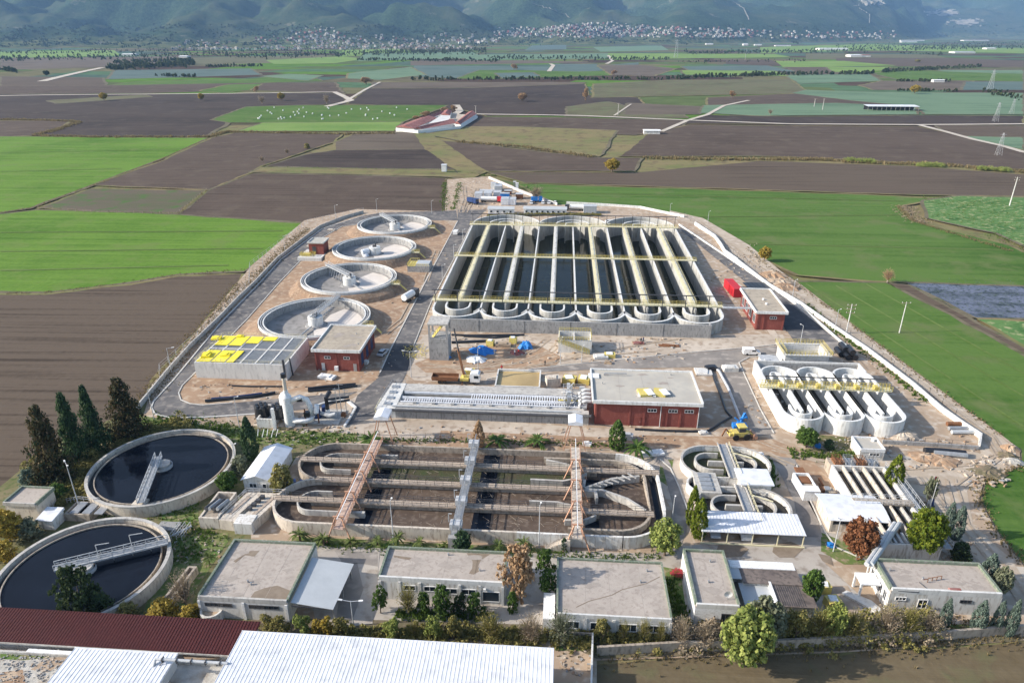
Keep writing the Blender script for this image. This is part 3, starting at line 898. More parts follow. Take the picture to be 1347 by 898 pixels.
def kerb(pts, name='kerb', wd=0.25, h=0.14):
 mb = MB()
 mb.wall(gp(pts), wd, -0.05, z_k + h)
 struct(name, mb, KERB)
z_k = z
ring_out = [(600, 277), (500, 280), (478, 284), (424, 301), (370, 341), (342, 372), (291, 424), (228, 500), (202, 528), (199, 536), (204, 545), (224, 550), (269, 549), (360, 543), (430, 535)]
ring_in = [(470, 515), (369, 524), (305, 530), (268, 533), (250, 531), (238, 526), (235, 517), (240, 507), (254, 493), (325, 420), (368, 371), (425, 312), (450, 298), (520, 290), (602, 290)]
area('road', ring_out + ring_in, z, M['asphalt'])
kerb([(204, 545), (224, 550), (269, 549), (360, 543)], wd=0.5)
kerb(ring_out[2:11], wd=0.4)
kerb(ring_in[2:-1])
area('road', [(602, 276), (640, 276), (622, 292), (600, 335), (569, 393), (542, 459), (535, 490), (525, 510), (505, 545), (455, 560), (470, 520), (500, 495), (514, 459), (560, 370), (602, 291)], z + 0.006, M['asphalt'])
area('road', [(516, 455), (544, 455), (536, 488), (497, 496)], z + 0.010, M['asphalt_shade'])  # cast shadow of the left red house, painted as a dark sheet
kerb([(602, 291), (560, 370), (514, 459), (500, 490)], wd=0.35)
kerb([(622, 292), (600, 335), (569, 393), (544, 455)])
area('road', [(892, 296), (957, 338), (1033, 391), (1104, 449), (1120, 462), (1060, 470), (1034, 434), (1000, 385), (979, 370), (897, 304)], z + 0.003, M['asphalt'])
area('road', [(1020, 405), (1034, 396), (1086, 434), (1034, 436)], z + 0.008, M['asphalt_shade'])  # cast shadow of the narrow red house, painted on the road
kerb([(1120, 462), (1104, 449), (1033, 391), (957, 338), (893, 295)])
area('road', [(640, 500), (700, 486), (894, 466), (998, 457), (1060, 452), (1104, 449), (1120, 462), (1040, 463), (985, 470), (972, 476), (978, 490), (1000, 538), (1018, 570), (985, 575), (960, 520), (940, 482), (780, 486), (700, 490), (640, 506)], z + 0.009, M['asphalt_dusty'])
kerb([(640, 499), (700, 485), (894, 465), (998, 456), (1042, 451)])
kerb([(1040, 464), (985, 470), (972, 477), (978, 490), (1000, 538), (1018, 570)])
area('road', [(838, 588), (868, 590), (882, 610), (893, 640), (904, 670), (903, 700), (890, 728), (860, 730), (880, 700), (885, 665), (872, 615)], z + 0.003, M['asphalt_dusty'])
kerb([(868, 604), (882, 616), (893, 640), (904, 670)])
area('road', [(1012, 600), (1045, 602), (1060, 640), (1075, 680), (1082, 706), (1052, 706), (1045, 660), (1030, 630)], z + 0.004, M['asphalt_dusty'])
kerb([(1048, 612), (1062, 650), (1085, 700), (1100, 720), (1140, 737)])
area('pavement', [(970, 372), (979, 378), (1030, 450), (1022, 453), (985, 400)], z + 0.012, M['dirt_pale'])
area('pavement', [(1052, 640), (1070, 645), (1100, 690), (1100, 702), (1085, 700)], z + 0.004, M['dirt_pale'])
for p in ([(945, 716), (970, 715), (985, 722), (975, 732), (955, 733), (942, 726)], [(1018, 716), (1040, 712), (1058, 720), (1045, 733), (1025, 733), (1016, 726)], [(1076, 728), (1092, 731), (1096, 744), (1082, 738)]):
 area('puddle_stain', p, z + 0.014, M['stain'])
area('road', [(1085, 690 + 80), (1115, 770), (1140, 815), (1105, 830), (1088, 790)], z + 0.012, M['yard_brown'])
area('road', [(440, 722), (500, 722), (490, 820), (425, 828), (420, 790)], z + 0.012, M['yard'])
for p in ([(455, 742), (470, 740), (478, 775), (462, 820), (440, 822), (448, 780)], [(440, 724), (497, 726), (497, 745), (480, 742), (450, 740)]):
 area('puddle_stain', p, z + 0.018, M['asphalt_dusty'])
M['wheel_ruts'] = mat('wheel ruts', (0.33, 0.25, 0.175), (0.40, 0.32, 0.24), 0.4, 0.95, (0.45, 0.38, 0.3), 3)
zt = z + .03
for pts in ([(560, 478), (610, 486), (680, 478), (725, 462), (740, 446)], [(556, 484), (640, 480), (700, 462), (720, 446)], [(600, 492), (690, 484), (760, 470), (860, 462)], [(900, 445), (850, 452), (800, 462)],
  [(1020, 592), (1080, 606), (1180, 618), (1270, 612), (1318, 596), (1300, 570)], [(1000, 580), (1050, 600), (1160, 628), (1240, 640)], [(1250, 630), (1268, 690), (1320, 750), (1347, 790)], [(1240, 632), (1255, 690), (1305, 752)],
  [(920, 292), (990, 345), (1080, 415), (1200, 505), (1300, 575), (1315, 600), (1262, 640)], [(550, 382), (530, 420), (505, 440)], [(575, 330), (560, 370)], [(960, 590), (1000, 596), (1040, 612)], [(610, 245), (612, 262), (606, 280)], [(628, 248), (622, 262), (612, 280)]):
 for o_ in (-.9, .9):
  strip('wheel_track', [(u + o_ / mpp(u, v), v) for u, v in pts], .5, zt, M['wheel_ruts'])
  zt += .004

# ------------------------------------------------------------------ the big basin of twelve lanes
def big_basin():
 root = thing('aeration_basin', 'huge rectangular concrete basin of twelve long water lanes with scalloped round ends', 'basin', (S0 + LANE * 6, 260, 0))
 C, CN = M['basin_wall'], M['concrete_new']
 def W(path, th, nm, h=ZT, z0=ZW - 1):
  w_ = MB().wall(path, th, z0, h).build(nm, C, root)
  MB().wall(path, th + .06, h + .002, h + .09).build('wall_cap', 'concrete_white', w_)
 X = lambda i: S0 + LANE * i
 # outer wall: sides, round backs of the three units, round fronts of the six lane pairs
 for x, sgn in ((X(0), 1), (X(12), -1)):
  W([(x, TF), (x, TBK)], 0.5, 'side_wall')
 for k in range(3):
  W(arc(X(4 * k + 2), TBK, LANE * 2, 180, 0, 28), 0.5, 'back_arc_wall')
  W([(X(4 * k + 1), TBK)] + arc(X(4 * k + 2), TBK, LANE, 180, 0, 18) + [(X(4 * k + 3), TBK)], 0.6, 'guide_wall')
  W([(X(4 * k + 1.55), TBK - 3)] + arc(X(4 * k + 2), TBK, LANE * 0.45, 180, 0, 12) + [(X(4 * k + 2.45), TBK - 3)], 0.5, 'guide_wall')
 for k in range(6):
  W(arc(X(2 * k + 1), TF, LANE, -180, 0, 22), 0.6, 'front_arc_wall', ZT - 0.2)
  W([(X(2 * k + 1) - LANE * 0.5, TF + 4.6)] + arc(X(2 * k + 1), TF + 1.5, LANE * 0.5, -180, 0, 14) + [(X(2 * k + 1) + LANE * 0.5, TF + 4.6)], 0.5, 'guide_wall')
 # lane walls
 for i in range(1, 12):
  mb = MB()
  if i % 2:
   mb.box(X(i) - 0.25, X(i) + 0.25, TF + 3.5, TBK, ZW - 1, ZT)
   mb.build('lane_wall', C, root)
   wk = MB(); wk.box(X(i) - 0.85, X(i) + 0.85, 214.2, 309.4, ZT + 0.02, ZT + 0.22); w_ = wk.build('walkway', 'yellow_pale' if i in (1, 7, 9, 11) else M['concrete_new'], root)
   r = MB()
   for dx in (-0.8, 0.8):
    r.railing([(X(i) + dx, 214.4, ZT + 0.2), (X(i) + dx, 309.2, ZT + 0.2)], 1.05, 3.0, 0.05, True)
   r.build('railing', 'yellow_pale', w_)
   p = MB(); p.tube([(X(i) + 0.45, 214.5, ZT + 0.4), (X(i) + 0.45, 309, ZT + 0.4)], 0.11, 6)
   for q in range(12): p.box(X(i) + .1, X(i) + 0.7, 218 + q * 8, 218.3 + q * 8, ZT + 0.2, ZT + 0.6)
   p.build('air_pipe', 'metal_light', w_)
  else:
   W([(X(i), TF), (X(i), TBK + (0 if i % 4 == 0 else -3))], .4, 'lane_wall')
  if i in (4, 8):
   MB().prism([(X(i) - 2.4, TBK + 3.4), (X(i), TBK - 1), (X(i) + 2.4, TBK + 3.4)], ZW - 1, ZT - 0.05).build('cusp', C, root)
 for i in range(0, 13, 2):
  if 0 < i < 12:
   MB().prism([(X(i) - 2.1, TF - 3.0), (X(i) + 2.1, TF - 3.0), (X(i), TF + 1.2)], ZW - 1, ZT - 0.15).build('cusp', C, root)
 # water
 MB().sheet(pit, ZW).build('water', 'water_green', root)
 # cross bridges
 for t, wd in ((309.9, 1.6), (261.5, 1.3), (212.6, 1.9)):
  mb = MB(); mb.box(X(0) - 1.2, X(12) + 1.2, t - wd / 2, t + wd / 2, ZT + 0.3, ZT + 0.55)
  b = mb.build('cross_bridge', 'yellow_pale', root)
  r = MB()
  for dy in (-wd / 2, wd / 2):
   r.railing([(X(0) - 1, t + dy, ZT + 0.5), (X(12) + 1, t + dy, ZT + 0.5)], 1.1, 1.2, 0.065, True)
  r.build('railing', 'yellow', b)
 # pipe rack on posts over the front and back bridges
 for t, z1, xs in ((210.8, 4.4, [X(i * 0.96) for i in range(0, 13)]), (312.5, 4.6, [X(i * 0.5) for i in range(0, 25)])):
  mb = MB()
  mb.bar((X(0) - 1.0, t, ZT + z1), (X(12) + 0.8, t, ZT + z1), 0.28)
  for x in xs: mb.bar((x, t, ZT), (x, t, ZT + z1), 0.22)
  mb.build('pipe_rack', 'metal_dark', root)
 # front channel
 mb = MB(); mb.wall([(-33.6, 199.0), (-33.6, 197.2), (46, 197.2), (46, 199.0)], 0.5, -0.3, 4.1)
 ch = mb.build('front_channel', 'concrete_grey', root)
 MB().box(-33.3, 45.7, 197.5, 199.2, 2.0, 2.2).build('channel_floor', 'concrete_dark', ch)
 mb = MB()
 for x in range(-24, 46, 14): mb.box(x, x + 0.12, 196.90, 196.94, 0, 4.0)
 tag(mb.build('expansion_joint', 'metal_dark', ch), kind='stuff')
 mb = MB()
 mb.box(X(12) + 0.6, X(12) + 10, 209.5, 210.6, ZT + 0.9, ZT + 1.15)
 fb = mb.build('footbridge', 'metal_light', root)
 MB().railing([(X(12) + 0.6, 209.6, ZT + 1.1), (X(12) + 10, 209.6, ZT + 1.1)], 1.0, 1.5, 0.06).build('railing', 'metal_light', fb)
big_basin()

# ------------------------------------------------------------------ new clarifiers
def ring_sheet(mb, cx, cy, r0, z0, r1, z1, n=48, mi=0):
 V = [(cx + r * cos(2 * pi * k / n), cy + r * sin(2 * pi * k / n), zz) for r, zz in ((r0, z0), (r1, z1)) for k in range(n)]
 mb.add(V, [(k, (k + 1) % n, n + (k + 1) % n, n + k) for k in range(n)], mi)

def bridge(parent, a, b, z0, wd=1.6, m='metal_light', deck='metal_grey', dep=0.9, scraper=None):
 """half bridge: deck, side trusses, rails"""
 a, b = Vector((a[0], a[1], z0)), Vector((b[0], b[1], z0))
 d = (b - a).normalized(); nn = Vector((-d.y, d.x, 0)) * wd / 2
 mb = MB(); mb.bar(a, b, wd, 0.12)
 br = mb.build('walk_bridge', deck, parent)
 mb = MB()
 k = max(2, int((b - a).length / 1.6))
 for s in (-1, 1):
  o = nn * s
  mb.bar(a + o, b + o, 0.16, 0.3)
  mb.bar(a + o + Vector((0, 0, 1.1)), b + o + Vector((0, 0, 1.1)), 0.1)
  mb.bar(a + o + Vector((0, 0, 0.6)), b + o + Vector((0, 0, 0.6)), 0.06)
  for i in range(k + 1):
   p = a.lerp(b, i / k) + o
   mb.bar(p, p + Vector((0, 0, 1.1)), 0.08)
   if i < k: mb.bar(p, a.lerp(b, (i + 1) / k) + o + Vector((0, 0, 1.1)), 0.05)
 mb.build('railing', m, br)
 return br

def clarifier(cx, cy, label, rim_px=None, tilt=0, beam=None):
 R = 17.0
 t = thing('clarifier', label, 'clarifier tank', (cx, cy, 0), 'round clarifiers beside the ring road')
 mb = MB()
 n = 64
 V, F = [], []
 for j, (r, zz) in enumerate(((R + 0.25, 2.5), (R + 1.1, 2.35), (R + 2.6, 1.2), (R + 4.4, 0.0))):
  for k in range(n):
   a = 2 * pi * k / n
   e = noise.noise(Vector((cx * 0.1 + 2.2 * cos(a), cy * 0.1 + 2.2 * sin(a), j * 0.6)))
   rr = r + (e * 1.4 if j > 1 else 0)
   V.append((cx + rr * cos(a), cy + rr * sin(a), max(-0.05, zz + e * 0.3 * (j in (1, 2)))))
 for j in range(3):
  for k in range(n): F.append((j * n + k, (j + 1) * n + k, (j + 1) * n + (k + 1) % n, j * n + (k + 1) % n))
 mb.add(V, F); mb.build('earth_bank', 'bank', t)
 ringp = lambda r: [(cx + r * cos(2 * pi * k / 72), cy + r * sin(2 * pi * k / 72)) for k in range(72)]
 MB().wall(ringp(R - 0.1), 0.36, 1.5, 3.3, closed=True).build('outer_wall', 'concrete_new', t)
 MB().wall(ringp(R - 1.5), 0.3, 0.1, 3.0, closed=True).build('inner_wall', 'concrete_grey', t)
 MB().wall(ringp(R - 1.5), 0.34, 3.002, 3.16, closed=True).build('inner_rim', 'concrete_white', t)
 MB().wall(ringp(R - 0.75), 0.16, 2.5, 3.2, closed=True).build('weir', 'metal_light', t)
 mb = MB(); ring_sheet(mb, cx, cy, R - 0.2, 2.6, R - 1.5, 2.6, 72); mb.build('channel_floor', 'concrete_grey', t)
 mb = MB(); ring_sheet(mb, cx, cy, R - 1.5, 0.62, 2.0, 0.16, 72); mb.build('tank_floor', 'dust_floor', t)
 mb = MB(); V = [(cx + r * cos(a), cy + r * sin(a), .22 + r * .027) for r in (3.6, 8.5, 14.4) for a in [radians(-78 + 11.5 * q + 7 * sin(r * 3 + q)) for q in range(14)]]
 mb.add(V, [(j * 14 + q, (j + 1) * 14 + q, (j + 1) * 14 + q + 1, j * 14 + q + 1) for j in (0, 1) for q in range(13)]); mb.build('sunlit_silt_patch', 'sunlit_silt', t)  # sunlit right side of the floor painted as a paler sector
 mb = MB()
 for k in range(36):
  a = 2 * pi * k / 36
  mb.box(cx + (R - 1.72) * cos(a) - 0.06, cx + (R - 1.72) * cos(a) + 0.06, cy + (R - 1.72) * sin(a) - 0.06, cy + (R - 1.72) * sin(a) + 0.06, 1.6, 3.3)
 mb.build('weir_bracket', 'metal_light', t)
 c = MB().cyl(cx, cy, 0.15, 3.3, 2.3, 2.3, 32).build('center_column', 'concrete_white', t, smooth=False)
 MB().cyl(cx, cy, 0.15, 0.5, 3.4, 3.2, 32).build('base_ring', 'concrete_grey', c)
 mb = MB(); mb.box(cx - 0.7, cx + 0.7, cy - 0.6, cy + 0.6, 3.31, 4.0); mb.cyl(cx + 0.5, cy, 4.0, 4.6, 0.35, 0.3, 10); mb.build('drive_unit', 'metal_dark', c)
 # inlet steps on the right
 mb = MB(); mb.box(cx + R - 0.4, cx + R + 2.6, cy - 5.2, cy - 4.0, 2.5, 2.75)
 st = mb.build('access_platform', 'yellow_pale', t)
 mb = MB(); mb.railing([(cx + R - 0.4, cy - 5.2, 2.7), (cx + R + 2.6, cy - 5.2, 2.7)], 1.1, 1.0, 0.08); mb.railing([(cx + R - 0.4, cy - 4, 2.7), (cx + R + 2.6, cy - 4, 2.7)], 1.1, 1.0, 0.08)
 mb.bar((cx + R + 2.6, cy - 4.6, 2.6), (cx + R + 5.0, cy - 4.6, 0.3), 0.9, 0.15)
 mb.build('railing', 'yellow', st)
 if rim_px:
  x, y = G(rim_px[0], rim_px[1], 3.6)
  d = Vector((x - cx, y - cy)).normalized()
  e = (cx + d.x * (R + 0.2), cy + d.y * (R + 0.2))
  b0 = (cx - d.x * 2.0, cy - d.y * 2.0)
  br = bridge(t, b0, e, 3.75, 1.3, 'metal_light', 'metal_grey')
  mb = MB()
  nn = Vector((-d.y, d.x))
  for k in range(2, 9):
   p = Vector((cx, cy)) + d * (k * 1.75)
   mb.bar((p.x, p.y, 3.6), (p.x + nn.x * 1.0, p.y + nn.y * 1.0, 0.8), 0.10)
   mb.bar((p.x + nn.x * 1.4 - d.x * 0.7, p.y + nn.y * 1.4 - d.y * 0.7, 0.75), (p.x + nn.x * 0.6 + d.x * 0.7, p.y + nn.y * 0.6 + d.y * 0.7, 0.75), 0.08, 0.35)
  mb.build('scraper', 'metal_light', br)
  # opposite arm lying on the floor
  mb = MB()
  q = Vector((cx, cy)) - d * 14.5
  mb.bar((cx - d.x * 3, cy - d.y * 3, 1.0), (q.x, q.y, 0.9), 0.35, 0.3)
  mb.build('floor_arm', 'metal_grey', t)
 else:
  mb = MB(); mb.tube([(cx - 4.5, cy - 3.2, 1.6), (cx - 2.2, cy - 1.5, 1.9)], 1.3, 12); mb.cyl(cx - 2.9, cy - 3.4, 0.3, 1.6, 1.4, 0.5, 12)
  mb.bar((cx - 6.5, cy + 4, 0.5), (cx - 3.5, cy - 3, 3.2), 0.15)
  mb.build('loose_cone', 'metal_white', t)
 return t
clarifier(-76.4, 313.4, 'farthest of the four round clarifiers, its bridge pointing up and left', (498, 281))
clarifier(-76.1, 274.9, 'round clarifier without a bridge, second from the back of the row', None)
clarifier(-75.7, 236.3, 'round clarifier next to the small red tower, white bridge over its middle', (431, 349))
clarifier(-75.6, 198.2, 'nearest of the four new clarifiers, partly hidden behind the red pump house', (444, 391))

# ------------------------------------------------------------------ old clarifiers with black water
def old_clarifier(cx, cy, R, label, ra, rb, posts=()):
 t = thing('settling_tank', label, 'settling tank', (cx, cy, 0))
 ringp = lambda r: [(cx + r * cos(2 * pi * k / 80), cy + r * sin(2 * pi * k / 80)) for k in range(80)]
 MB().wall(ringp(R - 0.25), 0.5, -0.1, 2.5, closed=True).build('outer_wall', 'concrete_cream', t)
 MB().wall(ringp(R - 0.25), 0.62, 2.42, 2.58, closed=True).build('rim', 'concrete', t)
 MB().wall(ringp(R - 1.55), 0.2, 0.8, 2.15, closed=True).build('weir_wall', 'concrete_old', t)
 mb = MB(); ring_sheet(mb, cx, cy, R - 0.5, 1.5, R - 1.55, 1.5, 80); mb.build('channel_floor', 'concrete_dark', t)
 MB().sheet(ringp(R - 1.6), 1.9).build('water', 'water_black', t)
 MB().cyl(cx, cy, 0.5, 2.9, 1.5, 1.5, 24).build('center_well', 'concrete', t)
 MB().wall([(cx + 1.8 * cos(2 * pi * k / 30), cy + 1.8 * sin(2 * pi * k / 30)) for k in range(30)], 0.12, 1.7, 2.5, closed=True).build('skirt', 'metal_light', t)
 br = bridge(t, ra, rb, 3.0, 1.2, 'metal_light', 'metal_grey')
 mb = MB()
 a, b = Vector((ra[0], ra[1])), Vector((rb[0], rb[1]))
 for k in range(1, 6):
  p = a.lerp(b, k / 6)
  mb.bar((p.x, p.y, 2.9), (p.x, p.y, 1.7), 0.12)
 mb.build('scum_arm', 'metal_grey', br)
 for f, hh in posts:
  p = a.lerp(b, f)
  mb = MB(); mb.bar((p.x, p.y, 3), (p.x, p.y, 3 + hh), 0.1); mb.bar((p.x, p.y, 3 + hh), (p.x + 2.2, p.y + 0.4, 3 + hh + 0.25), 0.1)
  mb.build('lamp_arm', 'metal_light', br)
 # rim buttress on the near side
 return t
e0 = G(185, 661, 3.0); e1 = G(209, 600, 3.0)
oc1 = old_clarifier(-80.95, 117.0, 14.2, 'round tank of black water beside the dark conifers, bridge reaching to its middle', e0, e1)
e0 = G(221, 712, 3.0); e1 = G(72, 748, 3.0)
oc2 = old_clarifier(-78.2, 86.6, 13.4, 'round black water tank cut by the left edge, long bridge and a pine in front', e0, e1, [(0.32, 3.2), (0.62, 2.8)])
x, y = G(186, 668, 1)
MB().box(x - 1.2, x + 1.2, y - 0.9, y + 1.2, 0, 2.45).build('buttress', 'concrete_cream', oc1)

# ------------------------------------------------------------------ three tall new tanks on the right
def bio_tanks():
 C = M['concrete_white']
 Wd, t0, t1, H = 9.15, 147.2, 165.9, 4.0
 x0 = 53.1
 for k in range(3):
  xl = x0 + k * Wd
  xr, xc, r = xl + Wd, xl + Wd / 2, Wd / 2
  lab = ['left one of the three tall white racetrack tanks', 'middle one of the three tall white racetrack tanks', 'right one of the three tall white racetrack tanks'][k]
  t = thing('racetrack_tank', lab, 'tank', (xc, 157, 0), 'three white racetrack tanks')
  mb = MB(); mb.wall([(xr - 0.01, t0)] + [(xr - 0.01, t1)] + arc(xc, t1, r, 0, 180, 20)[1:] + [(xl + 0.01, t0)] + arc(xc, t0, r, 180, 360, 20)[1:-1], 0.5, -0.1, H, closed=True)
  mb.build('outer_wall', C, t)
  MB().box(xc - 0.25, xc + 0.25, t0 - 0.4, t1 + 0.5, 0, H - 0.03).build('middle_wall', C, t)
  MB().wall([(xc - 2.2, t0 + 2.5)] + arc(xc, t0 + 0.2, 2.2, -180, 0, 14) + [(xc + 2.2, t0 + 2.5)], 0.35, 0, H - 0.01).build('guide_wall', C, t)
  mb = MB(); mb.wall([(xc - 2.4, t1 - 2.5)] + arc(xc - 1.2, t1 - 0.2, 1.2, 180, 0, 10) + [(xc, t1 - 2.5)], 0.3, 0, H - 0.02)
  mb.wall([(xc + 0.9, t1 - 2.8)] + arc(xc + 2.0, t1 - 1.4, 1.1, 180, 0, 10) + [(xc + 3.1, t1 - 2.8)], 0.3, 0, H - 0.02); mb.build('guide_wall', C, t)
  MB().sheet([(xr, t0)] + [(xr, t1)] + arc(xc, t1, r, 0, 180, 16)[1:] + [(xl, t0)] + arc(xc, t0, r, 180, 360, 16)[1:-1], 0.07).build('tank_floor', 'water_dark', t)
 b = thing('yellow_footbridge', 'yellow railed footbridge crossing the three white racetrack tanks', 'footbridge', (x0 + Wd * 1.5, 158, 4))
 MB().box(x0 - 2.6, x0 + 3 * Wd + 1.6, 157.2, 159.0, 4.15, 4.45).build('deck', 'yellow_pale', b)
 mb = MB()
 for y in (157.2, 159.0): mb.railing([(x0 - 2.6, y, 4.4), (x0 + 3 * Wd + 1.6, y, 4.4)], 1.15, 0.8, 0.1)
 mb.build('railing', 'yellow', b)
 mb = MB(); mb.bar((x0 - 0.8, 160.3, 6.0), (x0 + 3 * Wd + 1.2, 160.3, 6.0), 0.22)
 for i in range(5): mb.bar((x0 - 0.5 + i * Wd * 0.8, 160.3, 4), (x0 - 0.5 + i * Wd * 0.8, 160.3, 6), 0.16)
 mb.build('pipe', 'metal_dark', b)
 mb = MB()
 for i in range(6): mb.box(x0 + 2 + i * Wd / 2, x0 + 2.9 + i * Wd / 2, 157.4, 158.8, 4.45, 5.3)
 mb.build('mixer_motor', 'yellow', b)
 # inlet channel at the back
 t = thing('inlet_channel', 'open concrete channel along the back of the white racetrack tanks', 'channel', (66, 172, 0))
 MB().wall([(x0 + 0.2, 166.5), (x0 + 0.2, 173.6), (x0 + 27.2, 173.6), (x0 + 27.2, 168.6)], 0.4, -0.1, 4.02).build('channel_wall', 'concrete_new', t)
 mb = MB(); mb.box(x0 + 5, x0 + 27.0, 173.2, 173.4, 0, 3.6); mb.box(x0 + 0.4, x0 + 27, 170.4, 173.3, 0, 1.5); mb.build('channel_bed', 'concrete_grey', t)
 t = thing('distribution_chamber', 'raised concrete chamber ringed by yellow railings behind the racetrack tanks', 'chamber', (70, 180, 0))
 xa, ya = G(1042, 472, 0.5); xb, yb = G(1100, 455, 3.5)
 MB().wall([(62.4, 177.2), (62.4, 184.2), (73.6, 184.2), (73.6, 177.2)], 0.4, 0, 4.3, closed=True).build('chamber_wall', 'concrete_new', t)
 MB().box(62.6, 73.4, 177.4, 184, 0, 2.0).build('chamber_floor', 'dust_floor', t)
 d = MB().wall([(62.0, 176.8), (62.0, 184.6), (74.0, 184.6), (74.0, 176.8)], 0.8, 4.32, 4.5, closed=True).build('gallery', 'concrete_new', t)
 mb = MB(); mb.railing([(61.5, 176.3, 4.5), (61.5, 185.1, 4.5), (74.5, 185.1, 4.5), (74.5, 176.3, 4.5), (61.5, 176.3, 4.5)], 1.1, 0.8, 0.07)
 mb.railing([(62.6, 177.4, 4.5), (62.6, 184, 4.5), (73.4, 184, 4.5), (73.4, 177.4, 4.5), (62.6, 177.4, 4.5)], 1.1, 1.0, 0.06); mb.build('railing', 'yellow', d)
 t = thing('valve_box', 'grey sheet clad box standing left of the yellow railed chamber', 'box', (58, 176, 0))
 MB().box(55.6, 60.2, 173.9, 178.6, 0, 3.2).build('body', 'sheet_grey', t)
 mb = MB(); mb.box(55.4, 60.4, 173.7, 178.8, 3.2, 3.35); mb.box(56.4, 57.6, 175, 176, 3.36, 3.6); mb.build('lid', 'metal_light', t)
 for i, (u, v) in enumerate(((1103, 466), (1112, 470))):
  x, y = G(u, v)
  mb = MB()
  for (dx, dz) in ((0, 0.9), (1.9, 0.9), (0.95, 2.4)): mb.tube([(x + dx, y - 2.0, dz), (x + dx, y + 2.0, dz)], 0.85, 12)
  o = mb.build('pipe_bundle', 'black'); tag(o, ['black pipe bundle against the yellow railed chamber', 'outer black pipe bundle right of the chamber, nearer the white boundary wall'][i], 'pipes', 'black pipe bundles')
bio_tanks()

